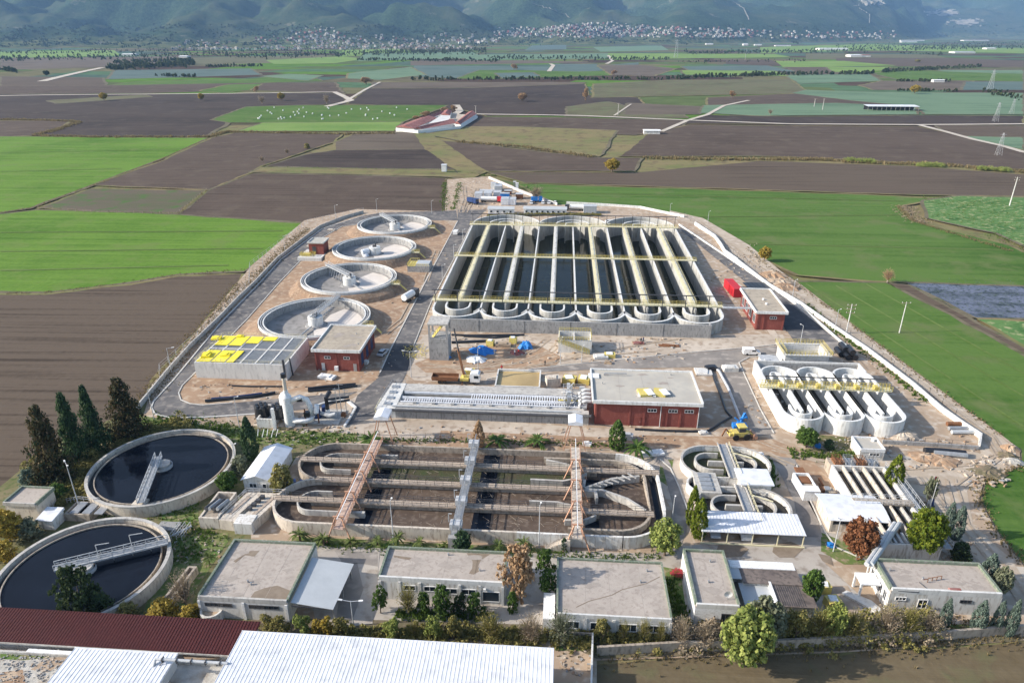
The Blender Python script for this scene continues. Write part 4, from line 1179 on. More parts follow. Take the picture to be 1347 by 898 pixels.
# ------------------------------------------------------------------ old oxidation ditch
def old_ditch():
 root = thing('oxidation_ditch', 'old oval sludge ditch with four long lanes and cream walkways', 'basin', (-16, 114, 0))
 H = 2.6
 TB_, TA, TM, TC, TD = 127.6, 121.2, 114.4, 107.7, 100.8
 XL, XR = -46.4, 13.2
 cream, conc = M['concrete_cream'], M['concrete_old']
 # left ends
 rU, rL = (TB_ - TM) / 2, (TM - TD) / 2
 MB().wall([(XR, TB_), (XL, TB_)] + arc(XL, (TB_ + TM) / 2, rU, 90, 270, 18)[1:] , 0.45, -0.1, H).build('upper_wall', conc, root)
 MB().wall(arc(XL, (TM + TD) / 2, rL, 90, 270, 18) + [(-6.2, TD)], 0.45, -0.1, H).build('lower_wall', cream, root)
 MB().wall([(-6.2, TD), (XR - 0.5, TD)] , 0.45, -0.1, H - 0.01).build('lower_wall', 'white_wall', root)
 MB().wall(arc(XR, TB_ - 8, 8, 90, 0, 12) + [(XR + 8, TD + 8.4)] + arc(XR - 0.3, TD + 8.2, 8.2, 0, -90, 12), 0.45, -0.1, H - 0.02).build('end_wall', 'white_wall', root)
 MB().wall([(-2, TB_ - 2.3), (XR - 2, TB_ - 2.3)] + arc(XR - 1, TB_ - 8.6, 6.3, 85, 0, 10) + [(XR + 5.4, TC + 1)] + arc(XR - 1.2, TD + 8.4, 6.5, 0, -88, 12) + [(3, TD + 1.9)], 0.5, 0, H - 0.15).build('channel_wall', conc, root)
 MB().sheet([(-2, TB_ - 0.3), (XR, TB_ - 0.3)] + arc(XR, TB_ - 8, 7.8, 90, 0, 10) + [(XR + 7.8, TD + 8.4)] + arc(XR, TD + 8.2, 7.8, 0, -90, 10) + [(3, TD + 0.4), (3, TD + 1.8), (XR - 1, TD + 2)] + list(reversed(arc(XR - 1, TD + 8.4, 6.4, 0, -90, 10))) + list(reversed(arc(XR - 1, TB_ - 8.6, 6.3, 90, 0, 10))) + [(-2, TB_ - 2.3)], 1.0).build('channel_water', 'water_black', root)
 # walkways
 for tt, a, b in ((TA, -53.0, 21.6), (TM, -47.5, 6.0), (TC, -53.4, 19.0)):
  mb = MB(); mb.box(a, b, tt - 0.75, tt + 0.75, H - 0.25, H + 0.08)
  w_ = mb.build('walkway', 'walk_tan', root)
  MB().box(a + (0 if tt == TM else 7), min(b, 9), tt - 0.2, tt + 0.2, 0, H - 0.25).build('lane_wall', conc, w_)
  mb = MB()
  for s in (-0.7, 0.7): mb.railing([(a, tt + s, H + 0.08), (b, tt + s, H + 0.08)], 1.0, 1.7, 0.06, True)
  mb.build('railing', 'metal_dark', w_)
 # gap where the middle walkway forks on the right
 for pts in ([(5.8, TM + 0.4), (10, TM + 0.2), (14.5, TM - 2.2), (17.6, TC + 1.2)], [(5.8, TM), (8.4, TM - 0.2), (8.6, TM - 2.4)], [(6, TM + 0.5), (12, TM + 4.3), (17.5, TA - 1.2)], [(6, TM + 0.9), (6.4, TM + 3.6)]):
  MB().wall(pts, 0.55, 0, H - 0.1).build('fork_wall', 'concrete', root)
 mb = MB()
 for k in range(7): mb.bar((8 + k * 1.2, TM + 1.6 + k * 0.75, H), (9.6 + k * 1.2, TM + 1.2 + k * 0.55, H), 0.25)
 mb.build('gate_gear', 'concrete_grey', root)
 # guide walls
 for cy, r, a, b in (((TB_ + TM) / 2, 2.9, -36.5, -41.5), ((TM + TD) / 2, 3.0, -43, -38.5)):
  MB().wall([(a, cy + r)] + arc(XL + 0.6, cy, r, 90, 270, 14) + [(b, cy - r)], 0.3, 0, H - 0.2).build('guide_wall', 'concrete', root)
  MB().wall([(a, cy + r), (a + 3.5, cy + r)] if cy > 115 else [(b, cy - r), (b + 3.5, cy - r)], 0.6, 0, H - 0.15).build('guide_wall', 'concrete', root)
 for pts in ([(-1.5, TA + 3.4), (2, TA + 2.4), (6, TA + 0.6)], [(-4.5, TM + 3.0), (2, TM + 2.9), (5.2, TM + 4.0), (6.8, TA - 0.8)],
    [(-4.4, TC + 2.6), (1, TC + 2.6), (5, TC + 1.4), (7.4, TC + 0.6)], [(2.4, TD + 4.2), (6, TD + 4.5), (8.2, TC - 0.9)]):
  MB().wall(pts, 0.45, 0, H - 0.15).build('guide_wall', 'concrete', root)
 # bed, lane by lane
 for nm, y0, y1, m in (('sludge', TA, TB_, 'sludge'), ('sludge', TM, TA, 'sludge_green'), ('sludge', TC, TM, 'sludge'), ('sludge', TD, TC, 'sludge')):
  MB().sheet([(XL if 0 else -40, y0), (5, y0), (5, y1), (-40, y1)], 1.25).build(nm, M[m], root)
 for cy, r in (((TB_ + TM) / 2, rU - 0.2), ((TM + TD) / 2, rL - 0.2)):
  MB().sheet(arc(XL, cy, r, 90, 270, 16) + [(-40.01, cy - r), (-40.01, cy + r)], 1.2).build('sludge', 'sludge', root)
 MB().sheet([(5.01, TD + 0.3), (XR, TD + 0.3)] + arc(XR, TD + 7, 6.4, -90, 0, 8) + arc(XR, TB_ - 8, 6.4, 0, 90, 8) + [(5.01, TB_ - 0.3)], 1.05).build('sludge', 'sludge', root)
 mb = MB()
 rnd = random.Random(4)
 for k in range(260):                                     # crusts and dead stalks on the bed
  a = (rnd.uniform(-40, 4), rnd.choice((TD + 0.6, TC + 1, TM + 1, TA + 1)) + rnd.uniform(0, 5))
  an = rnd.uniform(0, pi); l = rnd.uniform(0.5, 2.2)
  mb.bar((a[0], a[1], 1.3), (a[0] + l * cos(an), a[1] + l * sin(an), 1.28), 0.04)
 tag(mb.build('dead_stalk', 'concrete_old', root), kind='stuff')
 # puddles of dark water under the bridges
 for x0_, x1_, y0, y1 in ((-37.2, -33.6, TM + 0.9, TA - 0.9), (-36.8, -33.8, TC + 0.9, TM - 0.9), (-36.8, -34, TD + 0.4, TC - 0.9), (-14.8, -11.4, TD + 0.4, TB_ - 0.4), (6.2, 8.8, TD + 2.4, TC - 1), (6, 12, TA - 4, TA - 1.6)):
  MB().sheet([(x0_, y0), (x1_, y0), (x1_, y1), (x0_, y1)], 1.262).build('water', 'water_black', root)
 # stair on the near side right
 mb = MB()
 for k in range(8): mb.box(3.4 - k * 0.55 - 0.6, 3.4 - k * 0.55, TD - 1.6, TD - 0.3, 0, 2.4 - k * 0.3)
 mb.build('stair', 'concrete_cream', root)
 return root
old_ditch()

def cross_bridge(x, label, m, wd, t0, t1, z0, legs, dx=0.0, cover=None, name='cross_bridge', deck=None):
 b = thing(name, label, 'footbridge', (x, t0, 0))
 MB().bar((x, t0, z0), (x + dx, t1, z0), wd, 0.2).build('deck', deck or m, b)
 mb = MB()
 a0, a1 = Vector((x, t0, z0)), Vector((x + dx, t1, z0))
 for s in (-1, 1):
  o = Vector((s * wd / 2, 0, 0))
  mb.railing([a0 + o, a1 + o], 1.15, 1.3, 0.09)
  k = 20
  for i in range(k):
   mb.bar(a0.lerp(a1, i / k) + o, a0.lerp(a1, (i + 1) / k) + o + Vector((0, 0, 1.15)), 0.06)
 mb.build('truss', m, b)
 for t in legs:
  mb = MB()
  px = x + dx * (t - t0) / (t1 - t0)
  for s in (-1, 1):
   mb.bar((px + s * 0.5, t, z0 + 2.2), (px + s * 2.4, t - 1.0, 1.0 if t0 + 2 < t < t1 - 6 else 0.0), 0.2)
   mb.bar((px + s * 0.5, t, z0 + 2.2), (px + s * 0.9, t, z0), 0.16)
  mb.bar((px - 1.0, t, z0 + 2.2), (px + 1.0, t, z0 + 2.2), 0.25)
  mb.build('trestle', m, b)
 MB().bar((x, t0, z0 + 2.3), (x + dx, t1, z0 + 2.3), 0.14).build('cable_rail', m if not cover else M['white'], b)
 if cover:
  for (yy, l) in cover:
   mb = MB()
   for s in (-1, 1):
    mb.add([(x + dx * .95, yy - l / 2, z0 + 4.3), (x + dx * .95, yy + l / 2, z0 + 4.3), (x + dx * .95 + s * 1.6, yy + l / 2, z0 + 3.9), (x + dx * .95 + s * 1.6, yy - l / 2, z0 + 3.9),
      (x + dx * .95 + s * 1.6, yy + l / 2, z0 + 3.3), (x + dx * .95 + s * 1.6, yy - l / 2, z0 + 3.3)], [(0, 1, 2, 3), (3, 2, 4, 5)])
   mb.add([(x + dx * .95, yy - l / 2, z0 + 4.3), (x + dx * .95 - 1.6, yy - l / 2, z0 + 3.9), (x + dx * .95 - 1.6, yy - l / 2, z0 + 3.3), (x + dx * .95 + 1.6, yy - l / 2, z0 + 3.3), (x + dx * .95 + 1.6, yy - l / 2, z0 + 3.9)], [(0, 1, 2, 3, 4)])
   mb.build('hood', 'metal_white', b)
   mb = MB()
   for sx in (-1, 1):
    for sy in (-1, 1): mb.bar((x + dx * .95 + sx * 0.9, yy + sy * l / 2 * 0.8, z0 + 3.4), (x + dx * .95 + sx * 2.4, yy + sy * 2.0, 0.2), 0.2)
   mb.build('hood_leg', m, b)
 return b
cross_bridge(-38.2, 'orange truss footbridge over the left end of the old sludge ditch', 'orange', 1.9, 98.6, 128.5, 3.1, (99.4, 106.8, 113.6, 120.4), 0, [(133.5, 4.0)], deck='walk_orange')
cross_bridge(4.6, 'orange trestle footbridge with pale deck over the right part of the old ditch', 'orange', 1.9, 99.0, 128.5, 3.1, (100.2, 106.9, 113.6, 120.6), 0, [(134.0, 3.6)], deck='concrete_cream')
gb = cross_bridge(-17.0, 'grey steel footbridge across the middle of the old sludge ditch', 'metal_grey', 1.3, 98.2, 128.6, 3.3, (), 0.3, deck='metal_grey')
MB().box(-18.1, -16.0, 97.2, 98.2, 0, 3.5).build('pier', 'concrete_grey', gb)
for t in (100.5, 107.5, 114.2, 121, 127.5):
 mb = MB(); mb.box(-18.2, -16.0, t - 0.8, t + 0.8, 3.3, 4.4); mb.bar((-18.4, t, 4.4), (-18.4, t, 6.2), 0.12); mb.bar((-18.4, t, 6.2), (-17.8, t, 6.2), 0.12)
 mb.build('gate_gear', 'metal_light', gb)

# small oval tanks
def oval_tank(cx, cy, hl, r, H, label, green, bridge_px=None):
 t = thing('oval_tank', label, 'tank', (cx, cy, 0), 'small oval tanks beside the carport')
 p = lambda rr: arc(cx + hl, cy, rr, -90, 90, 14) + arc(cx - hl, cy, rr, 90, 270, 14)
 MB().wall(p(r), 0.4, -0.1, H, closed=True).build('outer_wall', 'white_wall', t)
 MB().wall(p(r), 0.44, H - 0.12, H + 0.04, closed=True).build('rim', 'concrete', t)
 MB().sheet(p(r - 0.15), 0.75).build('water', 'water_dark' if not green else M['sludge_green'], t)
 if green:
  MB().sheet([(cx - 1, cy - r + 0.4), (cx + hl + 2, cy - r + 0.5), (cx + hl + 4.5, cy), (cx + hl + 2, cy + r - 1.0), (cx + 1, cy + r * 0.4)], 0.78).build('water', 'water_black', t)
 MB().box(cx - hl - 0.4, cx + hl + 0.6, cy - 0.25, cy + 0.25, 0.3, H - 0.05).build('middle_wall', 'concrete', t)
 for s in (-1, 1):
  q = arc(cx + s * hl, cy, r * 0.52, 90 if s < 0 else -90, 270 if s < 0 else 90, 12)
  e0, e1 = (cx + s * (hl - 2.2), q[0][1]), (cx + s * (hl - 2.2), q[-1][1])
  MB().wall([e0] + q + [e1], 0.4, 0.3, H - 0.02).build('guide_wall', 'concrete', t)
 bx = cx + 0.6
 mb = MB(); mb.box(bx - 1.1, bx - 0.85, cy - r - 0.3, cy + r + 1.0, H + 0.05, H + 0.35); mb.box(bx + 0.85, bx + 1.1, cy - r - 0.3, cy + r + 1.0, H + 0.05, H + 0.35); mb.build('bridge_beam', 'concrete', t)
 MB().box(bx - 0.75, bx + 0.75, cy - r, cy + r + 0.8, H - 0.2, H + 0.05).build('rotor_deck', 'metal_grey', t)
 mb = MB(); mb.railing([(bx + 1.2, cy - r, H + 0.3), (bx + 1.2, cy + r, H + 0.3)], 1, 1.5, 0.07); mb.bar((bx + 1.5, cy + 2, H + 0.9), (bx + 5, cy + 0.6, H + 0.6), 0.18); mb.build('railing', 'yellow_pale', t)
 return t
oval_tank(36.2, 127.2, 3.2, 5.9, 2.0, 'small oval tank with green weed inside, the farther of the pair', True)
oval_tank(36.6, 112.4, 3.0, 5.7, 2.0, 'small oval tank of dark water just behind the white carport roof', False)
t = thing('pump_pit', 'small round pit with a walkway of grey covers between the two oval tanks', 'pit', (28.5, 119.5, 0))
cx, cy = G(921, 640, 1)
MB().wall([(cx + 2.6 * cos(2 * pi * k / 30), cy + 2.6 * sin(2 * pi * k / 30)) for k in range(30)], 0.35, 0, 1.9, closed=True).build('pit_wall', 'white_wall', t)
MB().cyl(cx, cy, 0, 0.5, 2.5, 2.5, 24).build('water', 'water_black', t)
x0_, y0_ = G(918, 648, 2); x1_, y1_ = G(931, 622, 2)
MB().box(x0_, x1_ + 1.5, y0_, y1_, 0, 2.15).build('channel', 'concrete', t)
for k in range(4):
 MB().box(x0_ + 0.9, x0_ + 3.2, y0_ + 0.6 + k * 1.5, y0_ + 1.9 + k * 1.5, 2.15, 2.4).build('cover', 'metal_grey', t)
t = thing('white_cabin', 'small white flat roofed cabin between the two oval tanks', 'cabin', (41, 118, 0))
x0_, y0_ = G(975, 635, 3.2); x1_, y1_ = G(1006, 616, 3.2)
MB().box(x0_ + 0.3, x1_ + 0.1, y0_ + 0.2, y1_ - 0.3, 0, 2.8).build('wall', 'white_wall', t)
MB().box(x0_ - 0.2, x1_ + 0.5, y0_ - 0.2, y1_, 2.8, 3.1).build('roof', 'metal_white', t)
MB().railing([(x0_, y0_ - 0.8, 0.1), (x1_ + 0.4, y0_ - 0.8, 0.1)], 1.5, 0.7, 0.09).build('railing', 'metal_light', t)

# ------------------------------------------------------------------ long channel tank in the middle
def long_tank():
 t = thing('grit_tank', 'long grey concrete tank with rows of white weir plates left of the red hall', 'tank', (-17, 150, 0))
 x0, x1 = -38.0, 7.0
 H = 2.5
 MB().box(x0, x1, 143.6, 144.1, -0.1, H).build('front_wall', 'concrete_grey', t)
 mb = MB()
 for x in range(-36, 7, 3): mb.box(x, x + 0.08, 143.57, 143.6, 0, H - 0.1)
 tag(mb.build('expansion_joint', 'metal_dark', t), kind='stuff')
 MB().box(x0 - 0.3, x1, 144.1, 146.9, H - 0.4, H).build('front_walk', 'concrete', t)
 for i in range(9):
  mb = MB(); xx = x0 + 3.8 + i * 4.6; mb.box(xx, xx + 0.8, 146.2, 146.85, H, H + 0.35); mb.build('block', 'concrete_grey', t)
 MB().box(x0, x1, 152.9, 156.7, -0.1, H - 0.02).build('back_walk', 'concrete', t)
 MB().box(x0, x1, 146.9, 152.9, 0, 0.7).build('channel_floor', 'concrete_dark', t)
 for y in (147.3, 149.6, 152.2):
  MB().box(x0 + 0.5, x1 - 0.5, y - 0.16, y + 0.16, 1.0 if y != 152.2 else 2.1, H + 0.12).build('trough', 'metal_white', t)
 mb = MB()
 for i in range(74):
  x = x0 + 1.2 + i * 0.6
  mb.box(x, x + 0.16, 147.5, 149.4, 1.7, 2.2)
  if i > 26: mb.box(x, x + 0.2, 149.8, 152.0, 2.2, 2.45)
 tag(mb.build('weir_plate', 'metal_white', t), kind='stuff')
 MB().box(x1 - 6.2, x1 - 0.6, 150.0, 150.5, H + 0.15, H + 0.3).build('walk_plank', 'yellow', t)
 # left deck with hatches
 d = MB().prism([(-42.6, 143.6), (-38.01, 143.6), (-38.01, 156.7), (-41.6, 156.7)], -0.1, H + 0.05).build('end_deck', 'concrete_new', t)
 for i in range(4):
  MB().box(-41.2, -39.4, 145.2 + i * 2.9, 146.4 + i * 2.9, H + 0.05, H + 0.25).build('hatch', 'metal_grey', d)
 MB().railing([(-42.4, 144, H), (-41.5, 156.5, H), (-38.2, 156.5, H)], 1.1, 1.5, 0.06).build('railing', 'metal_grey', d)
 MB().railing([(-42.9, 143.7, 0), (-42.7, 149, 0)], 2.4, 1.2, 0.09).build('railing', 'yellow_pale', d)
 MB().tube([(-40.5, 143.2, H - 0.1), (-20, 143.25, H - 0.15), (2, 143.2, H - 0.1), (6.5, 143.0, H), (8.6, 142.3, H + 0.6)], 0.32, 8).build('pipe', 'metal_dark', t)
 mb = MB(); mb.tube([(-39, 144.4, H + 0.35), (6, 144.4, H + 0.35)], 0.2, 8)
 mb.build('pipe', 'metal_light', t)
 # right end machinery
 MB().box(4.2, 8.0, 143.4, 145.2, 0, H + 0.4).build('end_block', 'concrete', t)
 rnd = random.Random(9)
 for i in range(16):
  x, y = rnd.uniform(2.2, 7.2), rnd.uniform(145.5, 157.5)
  MB().box(x, x + rnd.uniform(0.4, 1.2), y, y + rnd.uniform(0.4, 1.3), H, H + rnd.uniform(0.5, 2.0)).build('gear_cabinet', M[rnd.choice(['metal_grey', 'metal_light', 'metal_dark', 'sheet_grey'])], t)
 mb = MB()
 for i in range(10): mb.bar((rnd.uniform(1.5, 7.5), rnd.uniform(146, 157), H), (rnd.uniform(1.5, 7.5), rnd.uniform(146, 157), H + 1.8), 0.15)
 mb.railing([(2, 146, H), (2, 157, H), (7.6, 157, H)], 1.2, 1.0, 0.07)
 mb.build('frame', 'metal_light', t)
 for i in range(4):
  y = 147.0 + i * 1.9
  MB().tube([(5.8, y, 1.6), (5.9, y, 3.6), (6.5, y, 4.3), (7.4, y, 4.5), (8.3, y, 4.4), (9.2, y, 4.4)], 0.42, 10).build('air_pipe', 'metal_light', t, smooth=True)
long_tank()
t = thing('settling_pond', 'shallow white walled tray of muddy tan water behind the long grey tank', 'basin', (-8, 163, 0))
x0_, y0_ = G(650, 508, 1.2); x1_, y1_ = G(711, 488, 1.2)
MB().wall([(x0_ + 0.3, y0_), (x0_ + 0.3, y1_), (x1_, y1_), (x1_, y0_)], 0.35, 0, 1.5, closed=True).build('wall', 'concrete_new', t)
MB().sheet([(x0_ + 0.4, y0_), (x1_ - 0.1, y0_), (x1_ - 0.1, y1_), (x0_ + 0.4, y1_)], 0.9).build('water', 'water_brown', t)

# old filter basin at the right
def filters():
 t = thing('filter_basin', 'white walled filter basin with long dark lanes beside the dead brown tree', 'basin', (62, 112, 0))
 H = 3.2
 A, B_, C_, D_ = (57.4, 125.5), (67.6, 125.5), (67.6, 101.5), (57.4, 101.5)
 MB().wall([A, B_, C_, D_], 0.35, -0.1, H, closed=True).build('outer_wall', 'white_wall', t)
 for i in range(1, 5):
  x = 57.4 + i * 2.04
  MB().box(x - 0.14, x + 0.14, 101.7, 125.3, 0.5, H + (0.12 if i % 2 else -0.05)).build('lane_wall', 'concrete_cream' if i % 2 else M['concrete'], t)
 MB().sheet([(57.5, 101.6), (67.5, 101.6), (67.5, 125.4), (57.5, 125.4)], 1.9).build('water', 'water_dark', t)
 w_ = MB().box(57.0, 67.9, 112.3, 114.0, H + 0.15, H + 0.4).build('cross_walk', 'concrete_old', t)
 mb = MB(); mb.railing([(57, 112.3, H + 0.4), (67.9, 112.3, H + 0.4)], 1, 1, 0.06); mb.railing([(57, 114, H + 0.4), (67.9, 114, H + 0.4)], 1, 1, 0.06); mb.build('railing', 'metal_light', w_)
 w_ = MB().box(68.0, 69.3, 101, 126, H - 0.3, H - 0.1).build('side_walk', 'metal_grey', t)
 mb = MB(); mb.railing([(68, 101, H), (68, 126, H)], 1, 1.6, 0.06); mb.railing([(69.3, 101, H), (69.3, 126, H)], 1, 1.6, 0.06); mb.build('railing', 'metal_light', w_)
 for i in range(4):
  x = 58.2 + i * 2.3
  mb = MB(); mb.box(x, x + 1.7, 125.9, 128.9, 2.6, 3.0); mb.railing([(x, 126, 3), (x, 128.8, 3), (x + 1.7, 128.8, 3), (x + 1.7, 126, 3), (x, 126, 3)], 0.8, 1, 0.07)
  mb.bar((x + .8, 126, 3), (x + .8, 126, 4.4), 0.25)
  mb.build('valve_frame', 'metal_grey' if i % 2 else 'rust', t)
 MB().box(57.4, 67.6, 125.9, 129.2, 0, 2.6).build('valve_chamber', 'concrete_old', t)
 mb = MB()
 for i in range(9): mb.box(58 + i, 58.4 + i, 101.8, 104.6, 2.2, 3.3)
 mb.build('gear', 'metal_light', t)
 d = thing('pipe_duct', 'long grey twin pipe sloping from the filter basin down to the flat roofed building', 'pipe', (62, 100, 0))
 for dx in (-0.5, 0.5):
  a = P3(1180 + dx * 6, 688, 3.4); b = P3(1143 + dx * 6, 742, 4.6)
  MB().tube([a, b], 0.42, 10).build('pipe', 'metal_light' if dx < 0 else 'sheet_grey', d)
 mb = MB(); a = Vector(P3(1160, 716, 3.6)); mb.bar((a.x, a.y, 0), a, 0.2); a = Vector(P3(1144, 740, 4.2)); mb.bar((a.x, a.y, 0), a, 0.2); mb.build('support', 'white', d)
filters()
# ------------------------------------------------------------------ buildings
def window(parent, wall, x, y, z, wd, ht, fm='white', gm='glass', bars=1):
 """window set in a wall: side 'F' faces -Y, 'L' -X, 'R' +X, 'B' +Y; x, y is the middle, z the sill"""
 def bx(mb, a0, a1, d0, d1, z0, z1):
  if wall == 'F': mb.box(x + a0, x + a1, y - d1, y - d0, z0, z1)
  elif wall == 'B': mb.box(x + a0, x + a1, y + d0, y + d1, z0, z1)
  elif wall == 'L': mb.box(x - d1, x - d0, y + a0, y + a1, z0, z1)
  else: mb.box(x + d0, x + d1, y + a0, y + a1, z0, z1)
 mb = MB()
 f = 0.1
 for a0, a1, z0, z1 in ((-wd / 2, wd / 2, z - f, z), (-wd / 2, wd / 2, z + ht, z + ht + f), (-wd / 2 - f, -wd / 2, z - f, z + ht + f), (wd / 2, wd / 2 + f, z - f, z + ht + f)):
  bx(mb, a0, a1, 0.005, 0.1, z0, z1)
 for i in range(1, bars + 1):
  c = -wd / 2 + wd * i / (bars + 1)
  bx(mb, c - 0.04, c + 0.04, 0.035, 0.08, z, z + ht)
 w_ = mb.build('window', fm, parent)
 mb = MB(); bx(mb, -wd / 2, wd / 2, 0.004, 0.03, z, z + ht); mb.build('pane', gm, w_)
 return w_

def door(parent, wall, x, y, wd, ht, m='metal_grey', z=0.0, handle=True):
 mb = MB(); mh = MB()
 if wall == 'F': mb.box(x - wd / 2, x + wd / 2, y - 0.07, y - 0.004, z, z + ht); mh.box(x + wd / 2 - 0.2, x + wd / 2 - 0.1, y - 0.14, y - 0.072, z + 1, z + 1.1)
 elif wall == 'L': mb.box(x - 0.07, x - 0.004, y - wd / 2, y + wd / 2, z, z + ht); mh.box(x - 0.14, x - 0.072, y - wd / 2 + 0.1, y - wd / 2 + 0.2, z + 1, z + 1.1)
 else: mb.box(x + 0.004, x + 0.07, y - wd / 2, y + wd / 2, z, z + ht); mh.box(x + 0.072, x + 0.14, y - wd / 2 + 0.1, y - wd / 2 + 0.2, z + 1, z + 1.1)
 d_ = mb.build('door', m, parent)
 if handle: mh.build('handle', 'metal_light', d_)
 return d_

def flat_house(name, label, cat, rect, h, wallm, roofm, capm, over=0.0, par=0.35, parw=0.3, group=None, backm=None, pil=None, pilm=None):
 x0, x1, y0, y1 = rect
 t = thing(name, label, cat, ((x0 + x1) / 2, (y0 + y1) / 2, 0), group)
 MB().box(x0, x1, y0, y1, -0.1, h - 0.45).build('wall', wallm, t)
 mb = MB(); mb.box(x0 - over, x1 + over, y0 - over, y1 + over, h - 0.447, h - 0.1)
 r = mb.build('roof', roofm, t)
 a, b, c, d_ = x0 - over, x1 + over, y0 - over, y1 + over
 k = parw / 2
 e = 0.012
 MB().wall([(a + k - e, c + k - e), (b - k + e, c + k - e)], parw, h - 0.5, h + par).build('parapet', capm, r)
 MB().wall([(a + k - e, c + parw), (a + k - e, d_ - k + e), (b - k + e, d_ - k + e), (b - k + e, c + parw)], parw, h - 0.5, h + par).build('parapet', backm or capm, r)
 if pil:
  for side, pos in pil:
   mb = MB()
   for p in pos:
    mb = MB()
    if side == 'F': mb.box(p - 0.2, p + 0.2, y0 - 0.14, y0 - 0.002, 0, h - 0.46)
    elif side == 'L': mb.box(x0 - 0.14, x0 - 0.002, p - 0.2, p + 0.2, 0, h - 0.46)
    else: mb.box(x1 + 0.002, x1 + 0.14, p - 0.2, p + 0.2, 0, h - 0.46)
    mb.build('pilaster', pilm or wallm, t)
 return t, r

# red hall in the middle
RC, RCr = flat_house('pump_hall', 'largest brick red hall in the middle of the plant, two yellow bundles on its roof', 'hall', (9.4, 33.4, 144.0, 159.6), 6.4, 'red_wall', 'roof_pale', 'concrete_white', 0.75, 0.3, 0.35, None, None, [('F', (9.7, 17.5, 20.9, 26.1, 29.2, 33.1))], 'red_wall')
for x in (22.6, 27.4, 32.0 - 0.9): window(RC, 'F', x, 144.0, 3.9, 1.9, 0.7, bars=2)
door(RC, 'F', 19.5, 144.0, 1.3, 2.3, 'red_wall')
mb = MB(); mb.tube([(24.6, 143.8, 0), (24.6, 143.8, 6)], 0.1, 6); mb.tube([(33.3, 143.8, 0), (33.3, 143.8, 6)], 0.1, 6); mb.build('downpipe', 'metal_light', RC)
for i, (u, v) in enumerate(((848, 517), (868, 517))):
 x, y = G(u, v, 6.4)
 t = thing('insulation_stack', ['crumpled yellow bundle on the big red hall roof, left of two', 'squarer yellow bundle on the big red hall roof, right of two'][i], 'stack', (x, y, 6.3))
 MB().box(x - 1.5, x + 1.3, y - 1.7, y + 1.7, 6.32, 6.9, rot=0.15 * (1 - 2 * i)).build('panels', 'yellow', t)
 mb = MB(); mb.box(x + 0.2, x + 1.9, y - 1.8, y + 1.2, 6.92, 7.0, rot=0.3); mb.box(x - 1.6, x - 0.9, y - 1.9, y + 0.8, 6.35, 6.7, rot=-.2); mb.build('wrapping', 'white', t)
x, y = G(795, 492, 6.4)
t = thing('roof_hatch', 'white hatch and pipe lying at the back left of the big red hall roof', 'hatch', (x, y, 6.3))
MB().box(x - 4, x - 1.4, y - 2.4, y, 6.32, 6.6).build('lid', 'white', t)
mb = MB(); mb.tube([(x, y - 0.5, 6.9), (x + 5.5, y - 0.3, 6.9)], 0.14, 6); mb.bar((x, y - .5, 6.3), (x, y - .5, 6.9), .3); mb.build('pipe', 'metal_grey', t)

# red hall at the left
RL, RLr = flat_house('pump_house', 'brick red house with tan roof below the nearest new clarifier', 'building', (-65.4, -53.2, 167.6, 184.0), 6.2, 'red_wall', 'roof_tan', 'concrete_white', 0.7, 0.3, 0.3, None, None, [('F', (-65.1, -59.5, -53.5)), ('R', (168.2, 173, 178, 183))], 'red_wall')
window(RL, 'F', -61.9, 167.6, 3.6, 1.5, 0.6); window(RL, 'F', -56.6, 167.6, 3.6, 1.5, 0.6)
door(RL, 'F', -63.3, 167.6, 0.9, 2.2, 'metal_light'); door(RL, 'F', -54.5, 167.6, 0.9, 2.2, 'metal_grey')
for y in (170.5, 175.5, 180.5): window(RL, 'R', -53.2, y, 1.0, 2.0, 3.2, 'metal_dark', 'blue_dark')
MB().box(-60, -59.0, 166.6, 167.3, 0.4, 1.6).build('air_conditioner', 'white', RL)

# red hall at the right
RR, RRr = flat_house('blower_house', 'narrow brick red house beside the ring wall, right of the big basin', 'building', (61.4, 69.8, 204.8, 225.0), 6.0, 'red_wall', 'roof_tan', 'concrete_white', 0.75, 0.3, 0.35, None, None, [('F', (61.7, 63.6, 69.5)), ('L', (205.2, 210, 214.8, 219.6, 224.5))], 'red_wall')
window(RR, 'F', 66.3, 204.8, 3.7, 1.9, 0.7, bars=2)
for y in (207.6, 212.4, 217.2, 222): window(RR, 'L', 61.4, y, 1.5, 2.4, 2.6, 'white')
for (u, v) in ((1004, 394), (1008, 400)):
 x, y = G(u, v, 6)
 MB().cyl(x, y, 5.9, 6.4, 0.35, 0.35, 10).build('roof_vent', 'white', RRr)
# red container and steel frames at its back
x0_, y0_ = G(976, 391, 0.2)
t = thing('red_container', 'bright red container at the back left corner of the narrow red house', 'container', (x0_, y0_, 0))
b = MB().box(x0_ - 3.6, x0_ - 0.6, y0_, y0_ + 11, 0.15, 3.2, rot=0.1).build('body', 'red', t)
mb = MB()
for k in range(10): mb.box(x0_ - 3.72, x0_ - 3.62, y0_ + 0.6 + k * 1.05, y0_ + 0.9 + k * 1.05, 0.3, 3.0, rot=0.0)
mb.build('rib', 'red', b)
t = thing('solar_frame', 'low frame of dark panels on the road behind the narrow red house', 'frame', (68, 230, 0))
for k in range(5):
 mb = MB(); x, y = G(984 + k * 5.5, 376, 0.4); mb.box(x - 0.9, x + 0.9, y - 2.5, y + 3.5, 0.4, 0.55, rot=0.12); mb.build('panel', 'black', t)
mb = MB(); x, y = G(984, 378, 0.2); mb.box(x - 1, x + 11, y - 2.4, y - 2.2, 0.1, 0.4); mb.build('rail', 'metal_light', t)

